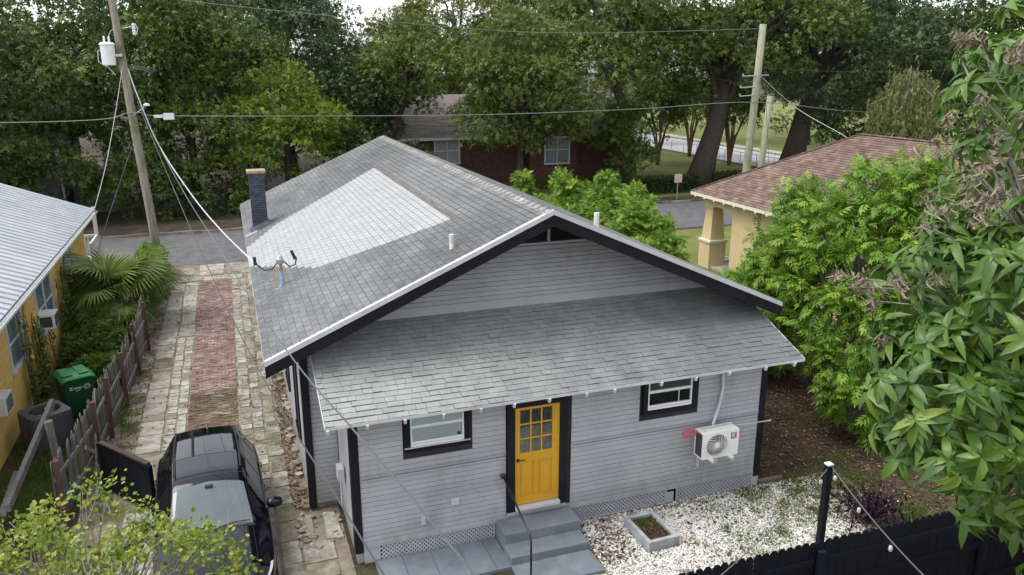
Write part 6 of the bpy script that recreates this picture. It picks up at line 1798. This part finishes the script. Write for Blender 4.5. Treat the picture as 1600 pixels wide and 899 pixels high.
# understory shrubs across the street on the left and middle
for i, (x, y, R_, h, lab) in enumerate(((-14.5, 37.3, 2.6, 2.1, 'dark shrub left of the leaning pole across the street'), (-10.6, 37.0, 2.3, 2.2, 'dark shrub across the street behind the metal roof corner'), (-6.2, 37.2, 2.3, 1.9, 'dark shrub across the street behind the leaning pole'),
                                       (-2.0, 37.4, 2.2, 1.8, 'dark shrub across the street above the driveway'), (5.6, 37.5, 2.3, 1.6, 'dark shrub right of the yellow green tree'), (9.4, 39.5, 2.2, 1.9, 'dark shrub at the left end of the brick house'), (-4.0, 41.0, 3.0, 3.2, 'tall shadowed shrub deep behind the leaning pole'), (-9.0, 42.0, 3.0, 3.0, 'tall shadowed shrub beside the grey house'), (5.5, 42, 3.0, 3.4, 'tall shadowed shrub behind the yellow green tree'),
     (54.5, 44, 3.6, 2.0, 'dark shrub beyond the cross street right of the far lawn'), (55.5, 37, 3.4, 2.2, 'dark shrub beyond the white car'), (52.5, 28, 3.2, 2.0, 'dark shrub behind the weeping tree'), (46, 19, 3.0, 1.9, 'dark shrub under the far right oak'))):
    t = thing('shrub', lab, 'shrub', (x, y, .08), 0, 'dark shrubs across the street')
    o, p = crown('foliage', t, [((0, 0, h), (R_, R_ * .8, h)), ((R_ * .5, .2, h * .7), (R_ * .6, R_ * .6, h * .8))], 60, .7, 46, .34, D_, 160 + i, base=(TW_V, TW_F), wid=.9); o['kind'] = 'stuff'
    b = MB(); rg = np.random.default_rng(170 + i)
    for k in range(6): b.tube(limb_path((0, 0, 0), tuple(p[k * 5]), rg), [.05, .045, .04, .03, .025, .02, .012], 5)
    b.build('stem', MAT['bark'], t)
# hedges on the far side of the street
for i, (x0, x1, y, h, lab) in enumerate(((24.6, 30.0, 36.4, 1.15, 'dark clipped hedge below the pale oak trunk'), (31.9, 41.0, 36.8, 1.2, 'dark clipped hedge right of the leaning oak trunk'))):
    t = thing('hedge', lab, 'hedge', (x0, y, 0), 0, 'hedges along the far side of the street')
    rg = np.random.default_rng(180 + i); n = int((x1 - x0) * 900)
    P = np.stack([rg.uniform(0, x1 - x0, n), rg.uniform(-.6, .6, n), h * rg.random(n) ** .6], 1)
    s = rg.uniform(.12, .24, n)
    o = many('foliage', TW_V, TW_F, frames(unit(rg, n), unit(rg, n) + [0, 0, .6], s, s, s), P, MAT['hedge'], t, rg.random(n)); o['kind'] = 'stuff'
for i, (x, y) in enumerate(((20.3, 41.6), (22.4, 41.5), (24.2, 42.4))):
    t = thing('bed_plant', ('strappy leaved plants left of', 'strappy leaved plants under', 'strappy leaved plants right of')[i] + ' the brick house gable window', 'plant', (x, y, 0), 0, 'plants along the brick house front')
    rg = np.random.default_rng(190 + i); n = 500
    P = np.stack([rg.normal(0, .7, n), rg.normal(0, .3, n), np.zeros(n)], 1); d = rg.normal(0, .6, (n, 3)); d[:, 2] = 1; s = rg.uniform(.5, .9, n)
    o = many('foliage', BLADE, BLADEF, frames(d, unit(rg, n), s * .08, s, s), P, MAT['ground_green'], t, rg.random(n)); o['kind'] = 'stuff'

# weeping tree behind the brown roof
wt = thing('weeping_tree', 'pale olive weeping tree behind the brown hip roof', 'tree', (35.2, 23.4, 0))
rg = np.random.default_rng(200); P, DD = [], []; b = MB()
b.tube([(0, 0, 0), (.1, 0, 3), (0, .1, 6.4)], [.22, .18, .06], 9)
for k in range(150):
    a = rg.uniform(0, 2 * PI); r = rg.uniform(.2, 2.1); top = 8.4 - .38 * r * r + rg.normal(0, .3); L = rg.uniform(1.6, 3.6)
    for q in np.linspace(0, 1, int(L * 9)):
        P.append((r * math.cos(a) + .12 * q * math.cos(a), r * math.sin(a) + .12 * q * math.sin(a), top - L * q)); DD.append((rg.normal(0, .5), rg.normal(0, .5), -1))
    if k % 8 == 0: b.tube([(0, .1, 6.0), (.6 * r * math.cos(a), .6 * r * math.sin(a), top + .1), (r * math.cos(a), r * math.sin(a), top - .3)], [.05, .03, .015], 5)
P, DD = np.array(P), np.array(DD); n = len(P)
o = many('crown', TW_V, TW_F, frames(DD, unit(rg, n), np.full(n, .16), rg.uniform(.25, .45, n), np.full(n, .2)), P + rg.normal(0, .05, (n, 3)), MAT['weep'], wt, rg.random(n)); o['kind'] = 'stuff'
b.build('trunk', MAT['bark_grey'], wt)

# ---- bright green trees beside and behind the house
def leafy(name, label, base, lobes, nclump, cr, per, leaf, mat, seed, r, group=None, bark='bark_grey', zmin=.2):
    t = thing(name, label, 'tree', (base[0], base[1], 0), 0, group)
    L = [((c[0] - base[0], c[1] - base[1], c[2]), rr) for c, rr in lobes]
    o, p = crown('crown', t, L, nclump, cr, per, leaf, mat, seed, base=(SPRAY_V, SPRAY_F), wid=1.0, droop=.35, up=.9, flat=.6, tspread=.35, tbase=.1, zmin=zmin); o['kind'] = 'stuff'
    rg = np.random.default_rng(seed); b = MB()
    for k in range(5):
        a = 2 * PI * k / 5; tip = p[int(rg.integers(len(p)))]
        st = (.15 * math.cos(a), .15 * math.sin(a), 0)
        LB = max(L, key=lambda q: q[1][0]); top = (LB[0][0] + .5 * math.cos(a), LB[0][1] + .5 * math.sin(a), LB[0][2])
        lp_ = limb_path(st, top, rg, 6, .1, 0); b.tube(lp_, [r * (1 - .6 * j / 6) for j in range(7)], 8)
        for q in range(7):
            tip = p[int(rg.integers(len(p)))]; s_ = lp_[int(rg.integers(3, 7))]
            b.tube(limb_path(s_, tip, rg, 5), [r * .4 * (1 - .8 * j / 5) for j in range(6)], 6)
    b.build('trunk', MAT[bark], t, smooth=True)
    return t
leafy('leafy_tree', 'bright green leafy tree between the house and the mango', (13.4, 3.0), [((13.4, 2.9, 3.4), (2.1, 2.1, 2.5)), ((13.9, 1.9, 4.8), (1.2, 1.2, 1.3)), ((13.2, 4.1, 3.9), (1.1, 1.2, 1.3)), ((12.7, 2.0, 1.8), (1.6, 1.5, 1.4)), ((14.5, 1.2, 3.6), (1.5, 1.5, 2.0)), ((14.1, 1.5, 6.3), (.3, .3, .7)), ((13.6, 2.7, 5.7), (.75, .75, .8)), ((13.9, .6, 4.6), (.9, .9, 1.0)), ((12.0, 1.2, 2.6), (.7, .7, 1.2)), ((14.7, .3, 2.2), (1.3, 1.3, 1.8)), ((12.5, .9, 1.3), (1.1, 1.1, 1.1)), ((15.2, 2.6, 3.4), (1.2, 1.2, 1.8)), ((13.1, 4.4, 4.8), (.95, .95, .9)), ((13.0, 5.3, 3.3), (1.0, 1.0, 1.1)), ((14.2, 2.0, 6.0), (.8, .8, .7))], 760, .36, 24, .30, MAT['lime'], 210, .09)
leafy('leafy_tree', 'bright green leafy tree left of the tan porch pier', (13.6, 7.4), [((13.1, 6.9, 1.3), (1.4, 1.5, 1.3)), ((12.8, 5.6, 1.6), (1.3, 1.4, 1.5)), ((13.7, 5.2, 2.9), (1.0, 1.0, 1.1))], 260, .40, 30, .29, MAT['lime'], 211, .08)
for i, (x, y, R_, h, lab) in enumerate(((11.5, 20.8, 1.7, 3.7, 'lime green shrub showing just over the roof ridge'), (12.6, 18.4, 2.0, 4.3, 'lime green shrub with upright shoots left of the roof pipe'), (12.7, 15.3, 2.0, 4.9, 'tall lime green shrub right of the roof pipe'), (12.4, 12.5, 1.7, 4.6, 'lime green shrub nearest the tan column'), (11.5, 10.9, .8, 3.0, 'small lime green shrub above the right roof edge'))):
    rq = np.random.default_rng(300 + i); lobs = [((x, y, h * .45), (R_ * .75, R_ * .75, h * .36))]
    for q in range(16):
        a = rq.uniform(0, 2 * PI); rr = R_ * rq.uniform(.2, .95); zz = h * rq.uniform(.25, .92); sz = rq.uniform(.16, .5)
        lobs.append(((x + rr * math.cos(a), y + rr * math.sin(a), zz * (1 - .25 * (rr / R_) ** 2)), (sz, sz, sz * rq.uniform(.8, 2.2))))
    leafy('lime_shrub', lab, (x, y), lobs, 230, .22, 22, .26, MAT['lime'], 220 + i, .05, 'lime green shrubs beside the house')

# ---- mango tree, close on the right
mg = thing('mango_tree', 'mango tree with long drooping leaves and dead clusters at the right edge', 'tree', (5.9, -8.4, 0))
def mango_leaf(curv, fold, lite=False):
    V, F = [], []
    ys, ws = [0, .12, .35, .6, .82, 1.0], [.018, .10, .152, .132, .07, .0]
    if lite: ys, ws = [0, .3, .7, 1.0], [.02, .145, .12, 0]
    for y, w_ in zip(ys, ws):
        z_ = -curv * y * y
        wv = .02 * math.sin(9 * y + 7 * curv)
        V += [(-w_, y * (1 - .15 * curv * y), z_ + fold * w_ + wv), (0, y * (1 - .15 * curv * y), z_), (w_, y * (1 - .15 * curv * y), z_ + fold * w_ - wv)]
    for i in range(len(ys) - 1):
        for j in range(2): F.append((i * 3 + j, i * 3 + j + 1, i * 3 + j + 4, i * 3 + j + 3))
    return V, F
rg = np.random.default_rng(230)
tips = []
for (c, r_, n_) in (((4.75, -8.2, 6.75), (1.3, 1.4, 1.15), 170), ((5.35, -8.5, 5.2), (1.25, 1.2, 1.1), 160), ((6.4, -7.6, 5.2), (1.2, 1.2, 1.2), 70), ((5.45, -8.95, 4.5), (.9, .8, .7), 60), ((4.05, -8.25, 6.15), (.9, .9, .62), 85), ((5.2, -7.9, 8.35), (1.0, 1.2, 1.15), 75), ((6.3, -7.0, 7.6), (1.3, 1.3, 2.2), 110), ((3.7, -8.3, 5.75), (.5, .6, .35), 26)):
    d = unit(rg, n_); d[:, 2] = np.where(d[:, 2] < -.5, -d[:, 2], d[:, 2])
    for k in range(n_): tips.append((np.array(c) + d[k] * np.array(r_) * rg.uniform(.6, 1.0), d[k]))
leaves = []
for (p, d) in tips:
    ax_ = d + np.array([0, 0, .5]); ax_ /= np.linalg.norm(ax_)
    u_ = np.cross(ax_, [.3, .5, .8]); u_ /= np.linalg.norm(u_); v_ = np.cross(ax_, u_)
    tnt = rg.random(); ph0 = rg.uniform(0, 6)
    for k in range(int(rg.integers(9, 15))):
        a = ph0 + k * 2.4; el = rg.uniform(-.05, .65)
        D0 = (u_ * math.cos(a) + v_ * math.sin(a)) * math.cos(el) + ax_ * math.sin(el); D0[2] -= .10
        D0 /= np.linalg.norm(D0)
        Nn = ax_ + .25 * rg.normal(size=3); L = rg.choice([.11, .15, .18, .21, .24]) * rg.uniform(.85, 1.12)
        leaves.append((p + ax_ * rg.uniform(-.06, .05), D0, Nn, L, .25 * tnt + .6 * rg.random() + (.12 if rg.random() < .05 else 0)))
vis = []
CAMF = Vector((math.sin(.3409) * math.cos(.2747), math.cos(.3409) * math.cos(.2747), -math.sin(.2747)))
CAMR = Vector((math.cos(.3409), -math.sin(.3409), 0)); CAMU = CAMR.cross(CAMF)
for i, l in enumerate(leaves):
    q = Vector(l[0]) - CAMP; dz = q.dot(CAMF); px = q.dot(CAMR) / dz * 1244; py = q.dot(CAMU) / dz * 1244
    vis.append((not (abs(px) < 800 and abs(py) < 450), dz, i))
vis.sort(); near_i = [v[2] for v in vis[:300]]; nset = set(near_i)
variants = [(mango_leaf(cv, fd), tn) for cv, fd in ((.6, .55), (.9, .5), (1.2, .4)) for tn in (.15, .35, .5, .7, .95)]
vm = []
for (V, F), tn in variants:
    me = bpy.data.meshes.new('leaf'); me.from_pydata(V, [], F)
    at = me.attributes.new('tint', 'FLOAT', 'FACE'); at.data.foreach_set('value', [tn] * len(F))
    me.polygons.foreach_set('use_smooth', [True] * len(F)); me.materials.append(MAT['mango']); vm.append((tn, me))
base_ = np.array([5.9, -8.4, 0])
for i in near_i:
    p, D0, Nn, L, tn = leaves[i]
    A = frames(D0[None], Nn[None], np.array([L * 1.15]), np.array([L]), np.array([L]))[0]
    ch_ = [m for t_, m in vm if abs(t_ - tn) < .2] or [vm[0][1]]
    o = link('leaf', ch_[int(rg.integers(len(ch_)))], mg)
    o.matrix_basis = Matrix.Translation(Vector(p - base_)) @ Matrix(A.tolist()).to_4x4()
rest = [l for i, l in enumerate(leaves) if i not in nset]
for q, (cv, fd) in enumerate(((.5, .5), (.95, .4))):
    sub = rest[q::2]; V, F = mango_leaf(cv, fd, True); Ls = np.array([l[3] for l in sub])
    o = many('inner_leaves', V, F, frames(np.array([l[1] for l in sub]), np.array([l[2] for l in sub]), Ls * 1.15, Ls, Ls), np.array([l[0] for l in sub]) - base_, MAT['mango'], mg, np.array([l[4] for l in sub]), smooth=True); o['kind'] = 'stuff'
# dead clusters and bare twigs
dead = []
for (c, s_, n_) in (((4.3, -8.1, 8.35), (.35, .4, .45), 20), ((4.25, -8.1, 7.8), (.35, .3, .2), 12), ((4.7, -8.0, 8.8), (.4, .4, .3), 10), ((3.55, -7.9, 7.0), (.25, .25, .2), 8)):
    for k in range(n_): dead.append(np.array(c) + rg.normal(size=3) * np.array(s_) * .8)
P, DD, SS = [], [], []
for p in dead:
    for k in range(int(rg.integers(14, 26))):
        P.append(p + rg.normal(0, .035, 3)); dd = rg.normal(0, .22, 3); dd[2] = -1; DD.append(dd); SS.append(rg.uniform(.045, .10))
V, F = mango_leaf(1.0, 1.4, True)
P, DD, SS = np.array(P), np.array(DD), np.array(SS)
o = many('dead_leaves', V, F, frames(DD, unit(rg, len(P)), SS * .75, SS, SS), P - base_, MAT['dead'], mg, rg.random(len(P))); o['kind'] = 'stuff'
b = MB()
b.tube([(.5, .2, -.1), (.5, .2, 1.6), (.4, .2, 3.2), (.0, .2, 4.8), (-.5, .3, 6.4)], [.16, .14, .12, .09, .05], 10)
bp = [(.1, .2, 4.4), (-.05, .2, 5.0), (-.25, .25, 5.6), (-.38, .27, 6.0), (-.5, .3, 6.4)]
for k in range(46):
    t_ = tips[int(rg.integers(len(tips)))][0] - base_; s_ = bp[int(rg.integers(len(bp)))]
    b.tube(limb_path(s_, t_, rg, 6), [.035, .03, .025, .02, .015, .011, .007], 6)
for p in dead[::2]:
    b.tube(limb_path(bp[4] if p[2] > 7.4 else bp[3], p - base_, rg, 6), [.022, .018, .015, .012, .009, .007, .004], 5)
b.build('trunk', MAT['bark_grey'], mg, smooth=True)

# ---- citrus tree, close at the lower left
ct = thing('citrus_tree', 'twiggy citrus tree with yellow green leaves at the bottom left', 'tree', (-3.2, -5.6, 0))
rg = np.random.default_rng(240)
lob = [((-.35, .1, 4.0), (1.0, .9, .75)), ((.45, -.1, 4.1), (.9, .8, .65)), ((-1.1, 0, 4.1), (.7, .8, .8)), ((.95, -.1, 4.25), (.45, .5, .35)), ((.1, .35, 4.6), (.5, .5, .4))]
o, p = crown('crown', ct, lob, 235, .20, 38, .047, MAT['citrus'], 241, base=(OVAL, OVALF), wid=.95, flat=.8, droop=.1, tspread=.4, tbase=.05); o['kind'] = 'stuff'
b = MB()
b.tube([(.1, 0, -.1), (.05, 0, 1.5), (0, 0, 3.0)], [.08, .07, .06], 9)
for k in range(260):
    t_ = p[int(rg.integers(len(p)))]; s_ = (rg.normal(0, .12), rg.normal(0, .12), rg.uniform(2.4, 3.9))
    lp_ = limb_path(s_, t_ + rg.normal(0, .08, 3), rg, 6, .16, .02); r0 = rg.uniform(.007, .02)
    b.tube(lp_, [r0 * (1 - .75 * j / 6) for j in range(7)], 5)
for k in range(26):                                               # bare twigs standing out of the leaves
    t_ = p[int(rg.integers(len(p)))]; e = t_ + np.array([rg.normal(0, .2), rg.normal(0, .2), rg.uniform(.15, .45)])
    b.tube(limb_path(t_, e, rg, 4, .2, 0), [.004, .0035, .003, .002, .0012], 4)
b.build('trunk', MAT['bark_grey'], ct, smooth=True)
for k in range(5):
    q = p[int(rg.integers(len(p)))]
    MB().lathe([(0, -.035), (.024, -.025), (.034, 0), (.026, .024), (0, .033)], tuple(q), 12).build('fruit', M('fruit', (.28, .20, .03), (.20, .20, .03), 20, .5), ct, smooth=True)

# ---- fan palm and vines at the left of the driveway
fp = thing('fan_palm', 'fan palm with spiky fronds beside the driveway top', 'palm', (-5.55, 16.6, 0))
def frond(nseg, seed, arch):
    rg = np.random.default_rng(seed); V, F = [], []
    for k in range(nseg):
        a = RAD(-125 + 250 * k / (nseg - 1)); L = (1.0 - .18 * abs(a) / 2.2) * rg.uniform(.92, 1.06); w_ = .030
        dx, dy = math.sin(a), math.cos(a); i0 = len(V)
        for t, ww in ((.02, .25), (.35, 1.0), (.7, .75), (1.0, .05)):
            z_ = .10 * math.sin(PI * min(t, .5)) - arch * t * t + rg.normal(0, .01)
            cx_, cy_ = dx * t * L, dy * t * L
            V += [(cx_ - dy * w_ * ww, cy_ + dx * w_ * ww, z_), (cx_ + dy * w_ * ww, cy_ - dx * w_ * ww, z_ + .015)]
        for j in range(3): F.append((i0 + 2 * j, i0 + 2 * j + 1, i0 + 2 * j + 3, i0 + 2 * j + 2))
    me = bpy.data.meshes.new('frond'); me.from_pydata(V, [], F)
    at = me.attributes.new('tint', 'FLOAT', 'FACE'); at.data.foreach_set('value', np.repeat(rg.random(nseg) * .6 + .15, 3).astype(np.float32)); me.materials.append(MAT['palm'])
    return me
fm = [frond(34, 250 + k, ar) for k, ar in enumerate((.18, .35, .55))]
rg = np.random.default_rng(255); pb = MB()
for k in range(32):
    a = 2.4 * k; el = rg.uniform(.05, 1.25); L = rg.uniform(.9, 1.4)
    d = Vector((math.cos(a) * math.cos(el), math.sin(a) * math.cos(el), math.sin(el)))
    s_ = Vector((rg.normal(0, .06), rg.normal(0, .06), rg.uniform(.8, 1.3))); e = s_ + d * L; e.z -= .12
    pb.tube([tuple(s_), tuple(s_.lerp(e, .5) + Vector((0, 0, .06))), tuple(e)], [.018, .014, .010], 5)
    o = link('frond', fm[k % 3], fp); fs = rg.uniform(1.0, 1.35)
    dd = np.array([d.x, d.y, d.z - .35]); up_ = np.array([0, 0, 1.]) + .2 * rg.normal(size=3)
    A = frames(dd[None], up_[None], np.array([fs]), np.array([fs]), np.array([fs]))[0]
    o.matrix_basis = Matrix.Translation(e) @ Matrix(A.tolist()).to_4x4()
pb.build('petioles', MAT['palm'], fp)
MB().lathe([(.22, -.05), (.24, .5), (.17, .9), (.08, 1.2), (0, 1.25)], (0, 0, 0), 14).build('trunk', MAT['bark'], fp)
for i, (x, y, lobs, lab) in enumerate(((-4.75, 19.3, [((0, 0, .8), (.55, 1.3, .95)), ((-.1, 1.5, .9), (.6, 1.3, 1.0)), ((-.1, -1.3, .5), (.4, 1.2, .6))], 'bright green vine thicket at the top of the wooden fence'),
                                      (-4.95, 23.2, [((0, 0, .7), (.5, 1.2, .8)), ((.0, -1.2, .6), (.45, 1.0, .7))], 'bright green bush at the foot of the leaning pole'),
                                      (-5.9, 13.4, [((0, 0, .45), (.8, 1.2, .55)), ((.2, 1.6, .5), (.7, 1.0, .6))], 'low green plants between yellow house and wooden fence'),
                                      (-5.6, 11.1, [((0, 0, .3), (.6, .9, .4))], 'low green plants behind the green bin'))):
    t = thing('bush', lab, 'bush', (x, y, 0), 0, 'green bushes left of the driveway')
    o, p = crown('foliage', t, lobs, 130, .24, 44, .14, MAT['ground_green'] if i != 0 else MAT['lime'], 260 + i, base=(TW_V, TW_F), wid=.9, zmin=.02); o['kind'] = 'stuff'
    b = MB(); rg = np.random.default_rng(270 + i)
    for k in range(8): b.tube(limb_path((rg.normal(0, .01), rg.normal(0, .01), 0), tuple(p[int(rg.integers(len(p)))]), rg), [.02, .018, .016, .014, .012, .01, .006], 5)
    b.build('stem', MAT['bark'], t)
iv = thing('climbing_vine', 'ivy climbing the yellow wall around the window', 'vine', (-6.95, 12.0, 0))
rg = np.random.default_rng(280); P = []; b = MB()
for k in range(20):
    y0 = rg.choice([-1.6, -1.2, 2.2, 2.6, 3.0, 3.6, -2.4, 2.8, .4]) + rg.normal(0, .15); z1 = rg.uniform(1.2, 3.1) if abs(y0) > 1 else rg.uniform(.6, 1.3)
    ph = rg.uniform(0, 6); pts = [(rg.uniform(.05, .09), y0 + .25 * math.sin(2.2 * q + ph), q * z1) for q in np.linspace(0, 1, 12)]
    b.tube(pts, .010, 5)
    for q in range(90):
        j = rg.integers(0, 12); P.append((pts[j][0] + abs(rg.normal(0, .06)), pts[j][1] + rg.normal(0, .14), max(.02, pts[j][2] + rg.normal(0, .12))))
P = np.array(P); n = len(P); D0 = unit(rg, n); D0[:, 0] = abs(D0[:, 0]) * .5; D0[:, 2] -= .6
s = rg.uniform(.06, .13, n)
o = many('foliage', OVAL, OVALF, frames(D0, np.tile([1., 0, .4], (n, 1)) + .4 * unit(rg, n), s, s, s), P, MAT['ground_green'], iv, rg.random(n) * .8); o['kind'] = 'stuff'
b.tube([(.07, -3.0, .02), (.08, -1, .03), (.07, 1, .02), (.07, 4.1, .02)], .03, 6).build('stem', MAT['bark'], iv)
# ---- purple plant and strappy plants by the black fence
pp = thing('purple_plant', 'dark purple leafy plant behind the black fence', 'plant', (10.0, -1.9, 0))
rg = np.random.default_rng(290); n = 700
P = np.stack([rg.normal(0, .3, n), rg.normal(0, .35, n), rg.uniform(.02, .4, n)], 1); d = rg.normal(0, .7, (n, 3)); d[:, 2] = abs(d[:, 2]) + .2; s = rg.uniform(.10, .2, n)
o = many('foliage', OVAL, OVALF, frames(d, unit(rg, n), s * .35, s, s), P, MAT['purple'], pp, rg.random(n)); o['kind'] = 'stuff'
MB().tube([(0, 0, 0), (0, .05, .3)], .02, 6).build('stem', MAT['bark'], pp)
tufts('strappy_grass', 'long strappy grass blades between purple plant and black fence', [(9.6, -3.0, 0, .15, .5, 90), (10.3, -2.9, 0, .2, .55, 110), (10.9, -2.2, 0, .2, .5, 80)], 33, wid=.03)
